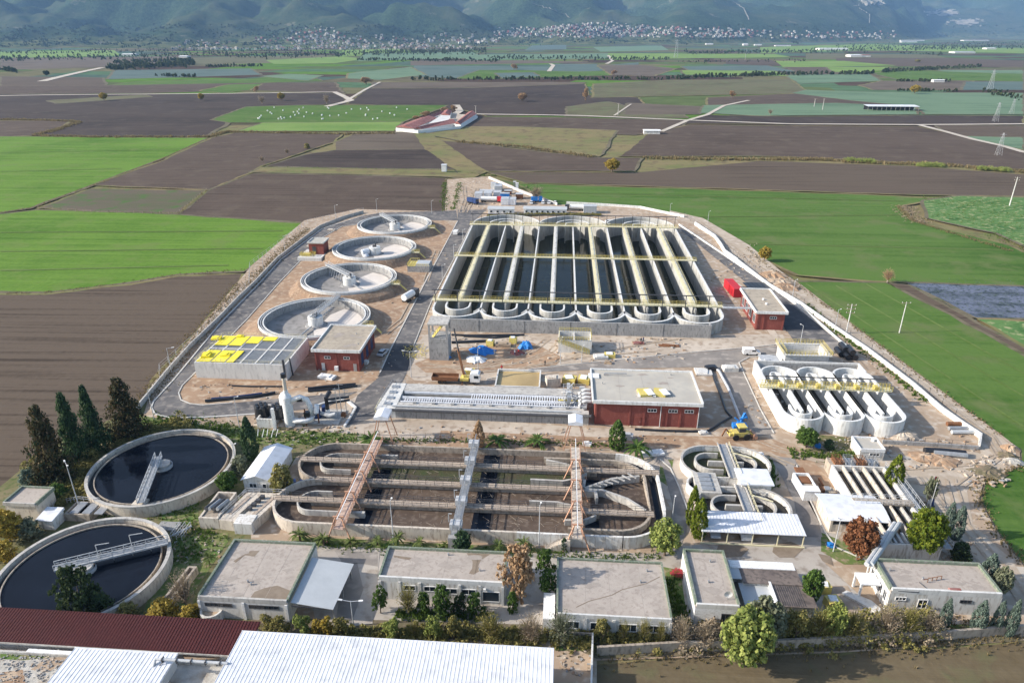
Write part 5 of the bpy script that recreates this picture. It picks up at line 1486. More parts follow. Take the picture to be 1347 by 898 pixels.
# yellow covered tank at the left
YT = thing('covered_tank', 'concrete tank with slatted top half covered by bright yellow panels', 'tank', (-83.5, 170, 0))
yx0, yx1, yy0, yy1, yH = -95.6, -71.2, 161.0, 178.6, 4.6
MB().wall([(yx0, yy0), (yx1, yy0), (yx1, yy1), (yx0, yy1)], 0.4, -0.1, yH, closed=True).build('outer_wall', 'concrete_new', YT)
MB().box(yx0 + 0.2, yx1 - 0.2, yy0 + 0.2, yy1 - 0.2, 2.2, 2.4).build('floor', 'concrete_dark', YT)
n_lane = 6
for i in range(1, n_lane):
 x = yx0 + (yx1 - yx0) * i / n_lane
 MB().box(x - 0.2, x + 0.2, yy0 + 0.2, yy1 - 0.2, 2.4, yH - 0.01).build('lane_wall', 'concrete_new', YT)
MB().box(yx0 + 0.2, yx1 - 0.2, 169.6, 170.4, 2.4, yH - 0.03).build('lane_wall', 'concrete', YT)
for i in range(n_lane):
 xa = yx0 + (yx1 - yx0) * i / n_lane + 0.3
 xb = yx0 + (yx1 - yx0) * (i + 1) / n_lane - 0.3
 for j in range(2):
  ya, yb = (161.3, 169.5) if j == 0 else (170.5, 178.3)
  if (j == 0 and i < 3) or (j == 1 and i < 4):
   ya2 = ya if j == 0 or i < 3 else ya + 2
   MB().box(xa - 0.1, xb + 0.1 - (1.7 if j == 0 and i == 2 else 0), ya2 + ((1.4 if i < 2 else 3.2) if j == 1 else 0), yb - (1.0 if j == 0 else 0), yH + 0.03, yH + 0.12).build('cover_panel', 'yellow_sheet', YT)
  for k in range(12):
   y = ya + (yb - ya) * (k + 0.5) / 12
   MB().box(xa, xb, y - 0.14, y + 0.14, yH - 0.35, yH - 0.1).build('slat', 'metal_grey', YT)
for (u, v, a, b_, c) in ((285, 446, 2.6, 2.0, 0.5), (272, 468, 2.2, 3.0, 0.5), (316, 443, 2.0, 1.2, 0.25), (297, 467, 2.4, 1.8, 0.25)):
 x, y = G(u, v, yH)
 mb = MB(); mb.box(x - a / 2, x + a / 2, y - b_ / 2, y + b_ / 2, yH + 0.13, yH + 0.13 + c, rot=0.2); mb.box(x - a / 3, x + a / 4, y - b_ / 3, y + b_ / 2.4, yH + 0.13 + c, yH + 0.3 + c, rot=-0.1); mb.build('panel_stack', 'yellow_sheet', YT)
MB().railing([(yx0, yy0, yH), (yx1, yy0, yH), (yx1, yy1, yH), (yx0, yy1, yH), (yx0, yy0, yH)], 1.0, 1.4, 0.05).build('railing', 'yellow_pale', YT)
mb = MB(); mb.tube([(-71.4, 160.6, 6.2), (-71.4, 160.6, 1.0)], 0.3, 8); mb.tube([(-71, 164, 5), (-70.6, 164, 0)], 0.2, 6); mb.build('pipe', 'metal_dark', YT)

# small red tower between road and clarifiers
x0_, y0_ = G(403, 340, 0); 
t = thing('red_tower', 'small brick red tower with open balcony beside the ring road', 'tower', (x0_ + 3, y0_ + 2, 0))
bx0 = x0_
MB().box(bx0 + 1.0, bx0 + 7.0, y0_ + 1.5, y0_ + 8.0, 1.4, 5.9).build('wall', 'red_wall', t)
r = MB().box(bx0 + 0.6, bx0 + 7.4, y0_ + 1.1, y0_ + 8.4, 5.9, 6.2).build('roof', 'roof_pale', t)
MB().wall([(bx0 + .7, y0_ + 1.2), (bx0 + 7.3, y0_ + 1.2), (bx0 + 7.3, y0_ + 8.3), (bx0 + .7, y0_ + 8.3)], 0.25, 6.2, 6.55, closed=True).build('parapet', 'concrete_new', r)
MB().box(bx0 - 2.4, bx0 + 7.4, y0_ - 3.4, y0_ + 8.4, 0, 1.39).build('plinth', 'concrete_new', t)
MB().box(bx0 + 2.4, bx0 + 4, y0_ + 1.4, y0_ + 1.49, 2.6, 4.6).build('door', 'metal_dark', t)
mb = MB(); mb.railing([(bx0 - 2, y0_ - 1.8, 1.4), (bx0 + 3.8, y0_ - 1.8, 1.4), (bx0 + 3.8, y0_ + 1.3, 1.4), (bx0 - 2, y0_ + 1.3, 1.4), (bx0 - 2, y0_ - 1.8, 1.4)], 1.2, 0.7, 0.12); mb.box(bx0 - 1.4, bx0 + 2, y0_ - 1, y0_ + 0.8, 1.4, 2.2); mb.build('railing', 'yellow', t)

# small yellow topped chambers by the clarifiers
for u, v, lab in ((551, 358, 'low concrete chamber with yellow stair rail between the second and third clarifier'),):
 x, y = G(u, v, 0)
 t = thing('valve_chamber', lab, 'chamber', (x, y, 0))
 MB().box(x - 4.4, x + 4.0, y, y + 7.5, 0, 2.2).build('wall', 'concrete_grey', t)
 MB().box(x - 1.5, x + 3.6, y + 2.0, y + 7.2, 2.21, 2.6).build('cover', 'sheet_grey', t)
 mb = MB(); mb.railing([(x - 4.4, y, 2.2), (x + 4, y, 2.2)], 1.1, 0.8, 0.1); mb.railing([(x - 4.4, y, 2.2), (x - 4.4, y + 7.5, 2.2), (x - 1, y + 7.5, 2.2)], 1.1, 0.8, 0.1); mb.box(x - 4.2, x - 1.6, y + 0.2, y + 7.2, 2.21, 2.28); mb.build('railing', 'yellow', t)

# concrete tower with open top
tx0, tx1, ty0, ty1 = -35.6, -30.2, 176.0, 181.6
t = thing('concrete_tower', 'tall grey concrete tower with open upper storey in front of the big basin', 'tower', ((tx0 + tx1) / 2, 178, 0))
MB().box(tx0, tx1, ty0, ty1, -0.1, 6.6).build('shaft', 'concrete_grey', t)
for x in (tx0 + 0.25, tx1 - 0.25):
 for y in (ty0 + 0.25, ty1 - 0.25):
  MB().box(x - 0.25, x + 0.25, y - 0.25, y + 0.25, 6.6, 10.6).build('column', 'concrete_grey', t)
MB().box(tx0 - 0.15, tx1 + 0.15, ty0 - 0.15, ty1 + 0.15, 10.6, 11.1).build('roof', 'concrete', t)
mb = MB(); mb.bar((tx0 + 1, ty0 + 1.2, 6.6), (tx1 - 1.6, ty1 - 2, 9.8), 0.9, 0.2); mb.railing([(tx0 + 1.4, ty0 + 0.6, 7.0), (tx1 - 1.6, ty1 - 3.5, 9.6)], 1, 0.8, 0.09); mb.build('stair', 'yellow', t)
rnd = random.Random(6)
t = thing('scaffold', 'tangle of yellow scaffold rails at the foot of the concrete tower', 'scaffold', (-40, 181, 0))
mb = MB()
for k in range(34):
 a, b, c = rnd.uniform(-44, -37), rnd.uniform(176, 184.5), rnd.uniform(0, 3.1); mb.bar((a, b, .1), (a + 1.8 * cos(c), b + 1.8 * sin(c), rnd.uniform(.1, 1.2)), .09)
mb.railing([(-42.5, 177, .1), (-37, 177, .1)], 1.2, 1, .08)
mb.build('rails', 'yellow', t)

# yellow railed stair structure
x0_, y0_ = G(735, 463, 0); x1_, y1_ = G(777, 463, 0)
t = thing('stair_chamber', 'square grey chamber with yellow stairs and railings in front of the big basin', 'chamber', (x0_ + 4, y0_ + 3, 0))
mb = MB(); mb.wall([(x0_, y0_), (x1_, y0_), (x1_, y0_ + 6.5), (x0_, y0_ + 6.5)], 0.35, 0, 3.9, closed=True); mb.box(x0_ + 4.2, x0_ + 4.5, y0_ + 0.18, y0_ + 6.3, 0, 3.6); mb.build('wall', 'concrete_new', t)
MB().box(x0_ + 0.2, x1_ - 0.2, y0_ + 0.2, y0_ + 6.3, 0, 1.6).build('floor', 'concrete_grey', t)
s = MB().bar((x0_ - 0.3, y0_ - 0.8, 3.6), (x1_ - 0.5, y0_ - 0.8, 0.3), 1.0, 0.15).build('stair', 'yellow_pale', t)
mb = MB()
for yy in (-0.3, -1.3): mb.railing([(x0_ - 0.3, y0_ + yy, 3.6), (x1_ - 0.5, y0_ + yy, 0.2)], 1.1, 0.8, 0.1)
mb.railing([(x0_, y0_ - .2, 3.9), (x1_, y0_ - .2, 3.9), (x1_, y0_ + 6.5, 3.9), (x0_, y0_ + 6.5, 3.9), (x0_, y0_ - .2, 3.9)], 1.1, 0.8, 0.1)
mb.build('railing', 'yellow', s)

# odour filter with white pipes
def odour():
 x, y = G(382, 559, 0)
 t = thing('white_scrubber', 'tall white cylinder standing by the black tanks, pipes bending away', 'scrubber', (x, y, 0))
 mb = MB(); mb.cyl(x, y, 0, 7.6, 1.15, 1.15, 24); mb.cyl(x, y, 7.6, 8.6, 1.15, 0.55, 24, top=False); mb.cyl(x, y, 8.6, 9.3, 0.55, 0.5, 16); mb.build('vessel', 'white', t, smooth=False)
 MB().cyl(x, y, 9.3, 12.6, 0.42, 0.4, 16).build('chimney', 'concrete_cream', t)
 MB().cyl(x, y, 12.6, 13.6, 0.6, 0.55, 16).build('cap', 'black', t)
 mb = MB(); mb.cyl(x - 1.9, y + 2.6, 0, 6.2, 1.0, 1.0, 20); mb.cyl(x - 1.9, y + 2.6, 6.2, 7.2, 1.0, 0.4, 20); mb.build('vessel', 'white', t)
 MB().tube([(x + 0.9, y, 6.6), (x + 3.0, y + .4, 7.4), (x + 4.4, y + .8, 6.6), (x + 5.0, y + 1.0, 4.6), (x + 5.2, y + 1.0, 2.4)], 0.62, 12).build('pipe', 'white', t, smooth=True)
 MB().tube([(x + 1, y - 0.4, 1.6), (x + 4.0, y - 0.4, 1.5), (x + 5.6, y, 1.8), (x + 6.4, y + .6, 3.4), (x + 6.6, y + 1, 5.2)], 0.6, 12).build('pipe', 'white', t, smooth=True)
 mb = MB(); mb.box(x + 2.4, x + 3.6, y - 0.1, y + 1.1, 6.4, 7.4); mb.box(x + 3.6, x + 4.9, y - .2, y + 1, 2.4, 3.6); mb.build('fan_box', 'black', t)
 mb = MB(); mb.bar((x + 3.9, y, 0), (x + 3.9, y, 4.5), 0.25); mb.bar((x + 6.6, y + 1, 0), (x + 6.6, y + 1, 4.8), 0.25); mb.build('stand', 'rust', t)
 x2, y2 = G(405, 552, 0)
 t = thing('fan_unit', 'dark fan housings on a slab right of the white cylinder', 'fan', (x2, y2, 0))
 MB().box(x2 - 1, x2 + 8, y2 - 2, y2 + 5, 0, 0.3).build('slab', 'concrete', t)
 for dx, dy in ((2, 1), (3.6, 2.6)):
  MB().cyl(x2 + dx, y2 + dy, 0.3, 2.6, 1.1, 0.8, 12).build('housing', 'blue_dark', t)
 MB().tube([(x2 + 3, y2 + 1, 1.4), (x2 + 5.4, y2 + .4, 1.2), (x2 + 6.8, y2 + .4, 1.6)], 0.5, 10).build('pipe', 'metal_light', t)
 x3, y3 = G(432, 549, 0)
 t = thing('black_duct', 'upright black duct with side branches left of the light masts', 'duct', (x3, y3, 0))
 MB().tube([(x3, y3, 0.3), (x3, y3, 2.4)], 0.55, 12).build('base', 'white', t)
 MB().tube([(x3, y3, 2.4), (x3, y3, 5.4), (x3 + 0.5, y3 + 1.6, 6.2)], 0.55, 12).build('riser', 'black', t)
 for z in (4.9, 3.9):
  MB().tube([(x3 + 0.3, y3, z), (x3 + 4.6, y3 + 4.2 - z * 0.3, z - 0.6)], 0.3, 8).build('branch', 'black', t)
 # white kerbed garden of the loop beside it
 o = MB().wall(gp([(418, 534), (440, 527), (457, 528), (468, 537), (462, 548), (453, 562)]), 0.5, 0, 0.5).build('low_wall', 'concrete_new'); tag(o, 'low pale wall curving around the black duct and light masts', 'wall')
 x4, y4 = G(337, 566, 0)
 x5, y5 = G(370, 548, 0)
 t = thing('tank_pen', 'white walled pen holding two groups of shiny black tanks', 'pen', ((x4 + x5) / 2, (y4 + y5) / 2, 0))
 MB().wall([(x4, y4 + 1.4), (x5, y4 + 1.4), (x5, y5 + 1.5), (x4, y5 + 1.5)], 0.35, 0, 2.4, closed=True).build('wall', 'white_wall', t)
 MB().box(x4 + .2, x5 - .2, y4 + 1.6, y5 + 1.3, 0, 1.2).build('floor', 'concrete', t)
 MB().box(x5 + 0.5, x5 + 1.1, y4 + .4, y4 + 1.0, 0, 5.6).build('post', 'white', t)
 cxm = (x4 + x5) / 2
 for i, ddx in enumerate((-1.95, 2.0)):
  b = thing('black_tank', ['left of the two shiny black tanks inside the white pen', 'right of the two shiny black tanks inside the white pen'][i], 'tank', (cxm + ddx, (y4 + y5) / 2 + 1.5, 1.2), 'black tanks in the pen')
  ty = (y4 + y5) / 2 + 1.5
  MB().cyl(cxm + ddx, ty, 1.2, 3.8, 1.75, 1.6, 18).build('body', 'black', b, smooth=False)
  for q in range(7):
   a = q * 2 * pi / 6
   xx, yy = cxm + ddx + (1.1 * cos(a) if q < 6 else 0), ty + (1.1 * sin(a) if q < 6 else 0)
   MB().cyl(xx, yy, 3.7, 4.3, 0.6, 0.35, 10).build('lid', 'black', b)
 mb = MB()
 rnd = random.Random(3)
 for k in range(5):
  x, y = G(340 + k * 6, 574, 0); mb.bar((x, y - .5, 0.1), (x + rnd.uniform(-.5, .5), y + 1, 1.4), 0.12)
 tag(mb.build('trestle_rack', 'white'), 'small white metal frames lying in front of the tank pen', 'frame')
odour()

# ------------------------------------------------------------------ flat roofed old buildings along the front
A, Ar = flat_house('workshop', 'leftmost flat roofed grey building, brownish screed roof with a damp corner', 'building', (-55.0, -40.5, 80.0, 93.6), 3.9, 'concrete_new', 'roof_old', 'concrete', 0, 0.35, 0.35, None, 'moss', [('F', (-54.8, -47.7, -40.8))], 'white')
window(A, 'F', -51.7, 80.0, 2.5, 4.2, 0.5, 'metal_dark', bars=5); window(A, 'F', -44.4, 80.0, 2.5, 4.6, 0.5, 'metal_dark', bars=5)
MB().sheet([(-46.8, 80.4), (-40.9, 80.4), (-40.9, 82.6), (-43.5, 83.6), (-45.4, 82.9), (-46.6, 82.0)], 3.81).build('damp_patch', 'stain', Ar)
MB().sheet([(-53.0, 88.6), (-51.2, 91.2), (-49.6, 91.4), (-49.9, 89.9), (-51.6, 90.1), (-52.4, 88.2)], 3.812).build('damp_patch', 'stain', Ar)
ax0, ay0 = G(388, 791, 3.0); ax1, ay1 = G(455, 731, 3.0)
t = thing('lean_to_shed', 'open lean-to with plain grey sheet roof against the leftmost building', 'shed', ((ax0 + ax1) / 2, (ay0 + ay1) / 2, 0))
MB().add([(-40.2, 80.4, 3.6), (-33.4, 80.0, 3.0), (-33.0, 90.2, 3.0), (-40.2, 90.6, 3.6), (-40.2, 80.4, 3.5), (-33.4, 80.0, 2.9), (-33.0, 90.2, 2.9), (-40.2, 90.6, 3.5)], [(0, 1, 2, 3), (7, 6, 5, 4), (0, 4, 5, 1), (1, 5, 6, 2), (2, 6, 7, 3)]).build('roof', 'sheet_grey', t)
for y in (80.6, 85.2, 89.8):
 MB().box(-33.7, -33.5, y - .1, y + .1, 0, 2.9).build('post', 'metal_grey', t)
mb = MB()
for k in range(9): mb.box(-40 + k * 0.75, -39.3 + k * 0.75, 80.05, 80.15, 3.0, 3.3 - k * .04)
mb.build('rafter', 'metal_dark', t)
B, Br = flat_house('office', 'flat roofed building with damp V stain on its roof, green shrubs along its front', 'building', (-27.7, -7.2, 85.8, 93.2), 4.3, 'white_wall', 'roof_old', 'concrete_new', 0, 0.35, 0.35, None, 'moss', [('F', (-27.4, -24.2, -20.9, -17.7, -14.4, -11.2, -7.5))], 'concrete_new')
window(B, 'F', -9.4, 85.8, 0.7, 2.6, 1.9, 'white', bars=0); window(B, 'F', -22.6, 85.8, 2.2, 1.8, 0.9); window(B, 'F', -19.3, 85.8, 2.2, 1.8, 0.9); window(B, 'F', -13.0, 85.8, 1.9, 2.2, 1.0); window(B, 'F', -16.0, 85.8, 1.9, 2.2, 1.0)
MB().box(-10.6, -10.2, 85.4, 85.79, 3.0, 3.4).build('wall_lamp', 'white', B)
MB().sheet([(-14.2, 92.8), (-10.2, 92.8), (-11.6, 91.2), (-11.9, 89.8), (-11.4, 88.8), (-12.4, 87.8), (-13.2, 88.0), (-12.8, 89.2), (-12.9, 90.8)], 4.212).build('damp_patch', 'stain', Br)
MB().sheet([(-26.4, 91.4), (-22.9, 91.0), (-23.4, 90.4), (-26.2, 90.9)], 4.213).build('damp_patch', 'stain', Br)
Cb, Cr = flat_house('hall', 'widest flat roofed building at the front centre, cracked pale roof', 'building', (1.1, 18.6, 80.6, 93.1), 3.8, 'white_wall', 'roof_old', 'concrete_new', 0, 0.25, 0.3, None, 'moss', [('F', (1.3, 5.6, 9.9, 14.2, 18.4))], 'concrete_new')
for x in (3.3, 7.7, 12.0, 16.3): window(Cb, 'F', x, 80.6, 1.3, 2.6, 1.3, bars=2)
mb = MB()
cr = [G(u, v, 3.72) for u, v in ((758, 798), (775, 790), (805, 782), (818, 775), (838, 770), (850, 767), (868, 758))]
for p, q in zip(cr, cr[1:]): mb.bar((p[0], p[1], 3.712), (q[0], q[1], 3.712), 0.14, 0.012)
mb.build('crack', 'stain', Cr)
tag(MB().box(-0.9, 0.9, 80.9, 86.4, 0, 2.5).build('white_annex', 'white'), 'plain white box annex at the left side of the widest front building', 'annex')
D, Dr = flat_house('laboratory', 'narrow flat roofed building with a satellite dish, long side along the view', 'building', (22.5, 29.3, 83.7, 96.4), 4.0, 'white', 'roof_old', 'concrete_new', 0, 0.35, 0.35, None, 'moss')
window(D, 'F', 27.3, 83.7, 0.9, 1.2, 1.7, 'metal_dark', bars=1)
x, y = G(957, 787, 4.0)
t = thing('satellite_dish', 'white satellite dish on the narrow building roof', 'dish', (x, y, 3.9))
MB().bar((x, y, 3.9), (x, y, 4.8), 0.08).build('mast', 'metal_grey', t)
mb = MB()
for k in range(16):
 a, b_ = 2 * pi * k / 16, 2 * pi * (k + 1) / 16
 mb.face([(x, y + 0.05, 5.0), (x + 0.65 * cos(a), y - 0.15, 5.0 + 0.65 * sin(a)), (x + 0.65 * cos(b_), y - 0.15, 5.0 + 0.65 * sin(b_))])
mb.build('reflector', 'white', t)
Eb, Er = flat_house('control_building', 'flat roofed building at the front right corner, blue grey junipers before it', 'building', (53.8, 70.8, 88.9, 96.0), 4.2, 'white_wall', 'roof_old', 'concrete_new', 0, 0.4, 0.4, None, 'moss', [('L', (89.3, 90.9, 92.5, 94.1, 95.6))], 'white')
window(Eb, 'F', 55.6, 88.9, 2.4, 1.5, 0.5, bars=2); window(Eb, 'F', 59.1, 88.9, 1.0, 1.3, 1.6); window(Eb, 'F', 65.5, 88.9, 2.5, 1.6, 0.4, 'metal_dark', bars=2)
for y in (90.1, 91.7, 93.3, 94.9): window(Eb, 'L', 53.8, y, 1.2, 0.9, 1.8)
MB().box(50.4, 53.6, 91.4, 94.2, 2.7, 2.9).build('porch_roof', 'white', Eb)
for x, y in ((50.6, 91.6), (50.6, 94.0)):
 MB().box(x - .15, x + .15, y - .15, y + .15, 0, 2.7).build('porch_column', 'white', Eb)
MB().prism([(49.0, 92.6), (52.2, 90.6), (53.7, 87.6), (52.4, 87.4), (50.6, 89.6), (48, 92)], 0.05, 0.4).build('steps', 'concrete_new', Eb)
x, y = G(1268, 777, 4.2)
t = thing('roof_debris', 'rusty brackets and a brick coloured block on the front right roof', 'debris', (60.5, 92, 4.1))
mb = MB()
for u, v in ((1220, 765), (1226, 763), (1232, 762), (1238, 761)):
 xx, yy = G(u, v, 4.2); mb.bar((xx, yy, 4.12), (xx, yy, 4.8), 0.08); mb.bar((xx, yy, 4.8), (xx - 0.7, yy, 4.6), 0.08)
mb.build('bracket', 'rust', t)
xx, yy = G(1255, 777, 4.2); MB().tube([(xx - .8, yy, 4.4), (xx + .9, yy, 4.4)], 0.35, 8).build('block', 'red_tile', t)
xx, yy = G(1212, 772, 4.2); MB().tube([(xx - 4, yy - 1.0, 4.15), (xx - 1, yy - 1.1, 4.15), (xx + 0.8, yy - .2, 4.15), (xx + .2, yy + 1.2, 4.15)], 0.07, 6).build('hose', 'metal_dark', t)

def soil(r_, x0, x1, y0, y1, z, n, seed):
 """damp and dirty patches, seams and small vents on a flat roof"""
 rnd = random.Random(seed)
 for k in range(n):
  cx, cy, a = rnd.uniform(x0 + 1.6, x1 - 1.6), rnd.uniform(y0 + 1.2, y1 - 1.2), rnd.uniform(.4, 1.3)
  MB().sheet([(cx + a * (1 + .5 * rnd.uniform(-1, 1)) * 1.3 * cos(q * .571), cy + a * .55 * (1 + .6 * rnd.uniform(-1, 1)) * sin(q * .571)) for q in range(11)], z + .011 + k * .0015).build('dirty_patch', 'soiled', r_)
 for k in range(3):
  x = x0 + (x1 - x0) * (k + 1) / 4 + rnd.uniform(-.4, .4); mb = MB(); mb.bar((x, y0 + .4, z + .006), (x + rnd.uniform(-.5, .5), y1 - .4, z + .006), .05, .012); mb.build('roof_seam', 'soiled', r_)
 for k in range(2):
  x, y = rnd.uniform(x0 + 1, x1 - 1), rnd.uniform(y0 + 1, y1 - 1); MB().cyl(x, y, z, z + .45, .14, .14, 8).build('roof_vent', 'metal_grey', r_)
M['soiled'] = mat('soiled screed', (0.36, 0.315, 0.275), (0.30, 0.26, 0.225), 1.2, 0.9)
for i, (r_, a) in enumerate(((Ar, (-55, -40.5, 80, 93.6, 3.8)), (Br, (-27.7, -7.2, 85.8, 93.2, 4.2)), (Cr, (1.1, 18.6, 80.6, 93.1, 3.7)), (Dr, (22.5, 29.3, 83.7, 96.4, 3.9)), (Er, (53.8, 70.8, 88.9, 96, 4.1)), (RCr, (9, 33.8, 144, 159.6, 6.3)), (RLr, (-65.4, -53.2, 167.6, 184, 6.1)))):
 soil(r_, *a, 7, 50 + i)

# brown sheds between the narrow building and the green tree
t = thing('brown_shed', 'brown corrugated shed roofs around a small yard, right of the narrow building', 'shed', (34, 88, 0))
sx0, sy0 = G(975, 766, 3); sx1, sy1 = G(1045, 747, 3)
MB().box(31.5, 39.9, 90.6, 93.4, 0, 2.6).build('wall', 'white_wall', t)
x0_, y0_ = G(980, 766, 2.9); x1_, y1_ = G(1048, 748, 2.9)
def slab(u0, v0, u1, v1, z, m, name, th=0.12, tilt=0.0):
 a, b = G(u0, v0, z); c, d_ = G(u1, v1, z)
 mb = MB(); mb.add([(a, b, z - tilt), (c, b, z - tilt), (c, d_, z), (a, d_, z), (a, b, z - th - tilt), (c, b, z - th - tilt), (c, d_, z - th), (a, d_, z - th)],
                      [(0, 1, 2, 3), (7, 6, 5, 4), (0, 4, 5, 1), (1, 5, 6, 2), (2, 6, 7, 3), (3, 7, 4, 0)])
 return mb.build(name, m, t)
slab(978, 766, 1046, 746, 2.95, M['roof_brown'], 'roof')
slab(1026, 797, 1062, 767, 2.8, M['roof_brown'], 'roof')
slab(980, 795, 1010, 768, 2.3, M['sheet_grey'], 'roof')
slab(958, 760, 974, 742, 2.9, M['sheet_grey'], 'roof')
a, b = G(960, 745, 2.9); c, d_ = G(1042, 741, 2.9); MB().box(a, c, b - .3, d_, 0, 3.1).build('wall', 'white', t)
a, b = G(1021, 797, 2.5); c, d_ = G(1024, 768, 2.5); MB().box(a, a + .35, b, d_, 0, 3.0).build('wall', 'white', t)
a, b = G(1026, 797, 2.5); MB().box(a + .5, a + 5.2, b + .2, b + 4.2, 0, 2.6).build('wall', 'white_wall', t)
mb = MB()
for k in range(12): xx = G(1028 + k * 2.9, 797, 2.8)[0]; mb.bar((xx, G(1028, 796, 2.8)[1], 2.83), (xx, G(1028, 767, 2.8)[1], 2.83), 0.06)
mb.build('roof_seam', 'metal_dark', t)

# carport
t = thing('carport', 'white sheet roofed carport sheltering two parked cars', 'carport', (36, 104, 0))
ca, cb = G(923, 698, 2.7); cc, cd = G(1049, 679, 2.7)
r = MB().add([(ca, cb, 2.7), (cc, cb, 2.7), (cc, cd + 0.4, 2.95), (ca, cd + 0.4, 2.95), (ca, cb, 2.55), (cc, cb, 2.55), (cc, cd + .4, 2.8), (ca, cd + .4, 2.8)], [(0, 1, 2, 3), (7, 6, 5, 4), (0, 4, 5, 1), (1, 5, 6, 2), (2, 6, 7, 3), (3, 7, 4, 0)]).build('roof', 'metal_white', t)
mb = MB()
for k in range(int((cc - ca) / 0.6)): mb.bar((ca + 0.3 + k * 0.6, cb, 2.73), (ca + 0.3 + k * 0.6, cd + .4, 2.98), 0.05, 0.05)
tag(mb.build('roof_rib', 'metal_white', r), kind='stuff')
for k in range(5):
 for y in (cb + 0.2, cd):
  mb = MB(); x = ca + 0.3 + (cc - ca - 0.6) * k / 4; mb.bar((x, y, 0), (x, y, 2.6), 0.16); mb.build('post', 'yellow_pale' if y < cd - 1 else M['white'], t)
MB().wall([(ca, cb - 0.1), (cc, cb - 0.1)], 0.25, 0, 0.25).build('kerb', 'yellow_pale', t)
carport_xy = (ca, cb, cc, cd)

# white roofed open shed beside filter basin + small white blocks
t = thing('pump_shed', 'pale pink shed under a curved white sheet roof left of the filter basin', 'shed', (54, 107, 0))
pa, pb = G(1097, 683, 3.2); pc, pd = G(1145, 650, 3.2)
pa += 0.2
for k in range(6):
 y0q, y1q = pb + (pd - pb) * k / 6, pb + (pd - pb) * (k + 1) / 6
 z0q, z1q = 3.0 + 0.7 * sin(pi * k / 6), 3.0 + 0.7 * sin(pi * (k + 1) / 6)
 mb = MB(); mb.add([(pa - 1, y0q, z0q), (pc + 0.6, y0q, z0q), (pc + 0.6, y1q, z1q), (pa - 1, y1q, z1q), (pa - 1, y0q, z0q - .1), (pc + .6, y0q, z0q - .1), (pc + .6, y1q, z1q - .1), (pa - 1, y1q, z1q - .1)],
                      [(0, 1, 2, 3), (7, 6, 5, 4), (0, 4, 5, 1), (1, 5, 6, 2), (2, 6, 7, 3), (3, 7, 4, 0)]); mb.build('roof_panel', 'metal_white', t)
mb = MB(); mb.box(pa - 0.4, pa, pb + 0.5, pd - 0.5, 0, 2.9); mb.box(pa, pc, pb + 0.6, pb + 0.9, 0, 1.6); mb.box(pa + .01, pc, pd - .8, pd - .5, 0, 2.9); mb.build('wall', 'concrete_cream', t)
for k in range(7):
 mb = MB(); x = pa + 0.3 + k * (pc - pa - 0.6) / 6; mb.bar((x, pb + 0.75, 1.6), (x, pb + 0.75, 2.9), 0.08); mb.build('window_bar', 'metal_dark', t)
MB().box(pa + .1, pc - .1, pb + 1.0, pb + 1.05, 1.6, 2.9).build('pane', 'glass', t)
t = thing('white_tank', 'white walled narrow tank with rusty openings left of the filter basin', 'tank', (48, 117, 0))
ga, gb_ = G(1061, 656, 0.5); gc, gd = G(1072, 627, 2.2)
MB().wall([(ga - 0.5, gb_ + .2), (ga + 2.2, gb_ + .2), (ga + 1.9, gd + 1), (ga - .9, gd + 1)], 0.3, 0, 2.3, closed=True).build('wall', 'white', t)
MB().box(ga - .3, ga + 1.8, gb_ + .4, gd + .7, 0, 1.9).build('bed', 'concrete_old', t)
for k in range(2):
 MB().box(ga - .2, ga + 1.6, gb_ + 3.2 + k * 3.2, gb_ + 5.4 + k * 3.2, 1.9, 2.2).build('grate', 'rust', t)
MB().box(ga - 0.7, ga + 2.4, gb_ - .1, gb_ + 1.8, 2.31, 2.45).build('cover', 'white', t)
t = thing('pipe_rack', 'cluster of rusty pipes and grey cabinets between two white tanks', 'pipework', (52, 117, 0))
rnd = random.Random(11)
for k in range(10):
 x, y = G(rnd.uniform(1078, 1098), rnd.uniform(634, 660), 0.5)
 mb = MB()
 if k % 2: mb.tube([(x, y - 1.4, 0.9), (x, y + 1, 0.9), (x + .3, y + 1.4, 0.2)], 0.22, 8)
 else: mb.box(x - .5, x + .5, y - .6, y + .6, 0, rnd.uniform(0.8, 1.9))
 mb.build('pipe' if k % 2 else 'cabinet', M[rnd.choice(['rust', 'metal_grey', 'concrete_old'])], t)
# white flat hut behind the filter
ha, hb = G(1128, 606, 0); hc, hd = G(1150, 584, 3)
t, _r = flat_house('guard_hut', 'small white flat roofed hut behind the filter basin', 'hut', (ha + .3, ha + 5.4, hb + 0.4, hb + 5.4), 2.6, 'white_wall', 'roof_pale', 'white', 0.1, 0.3, 0.25)
window(t, 'F', ha + 3.4, hb + .4, 1.2, 2.0, 0.6, bars=2)
x, y = G(1148, 582, 3.3); MB().cyl(ha + 4.4, hb + 4.4, 2.5, 3.1, 0.4, 0.35, 12).build('roof_tank', 'white', t)

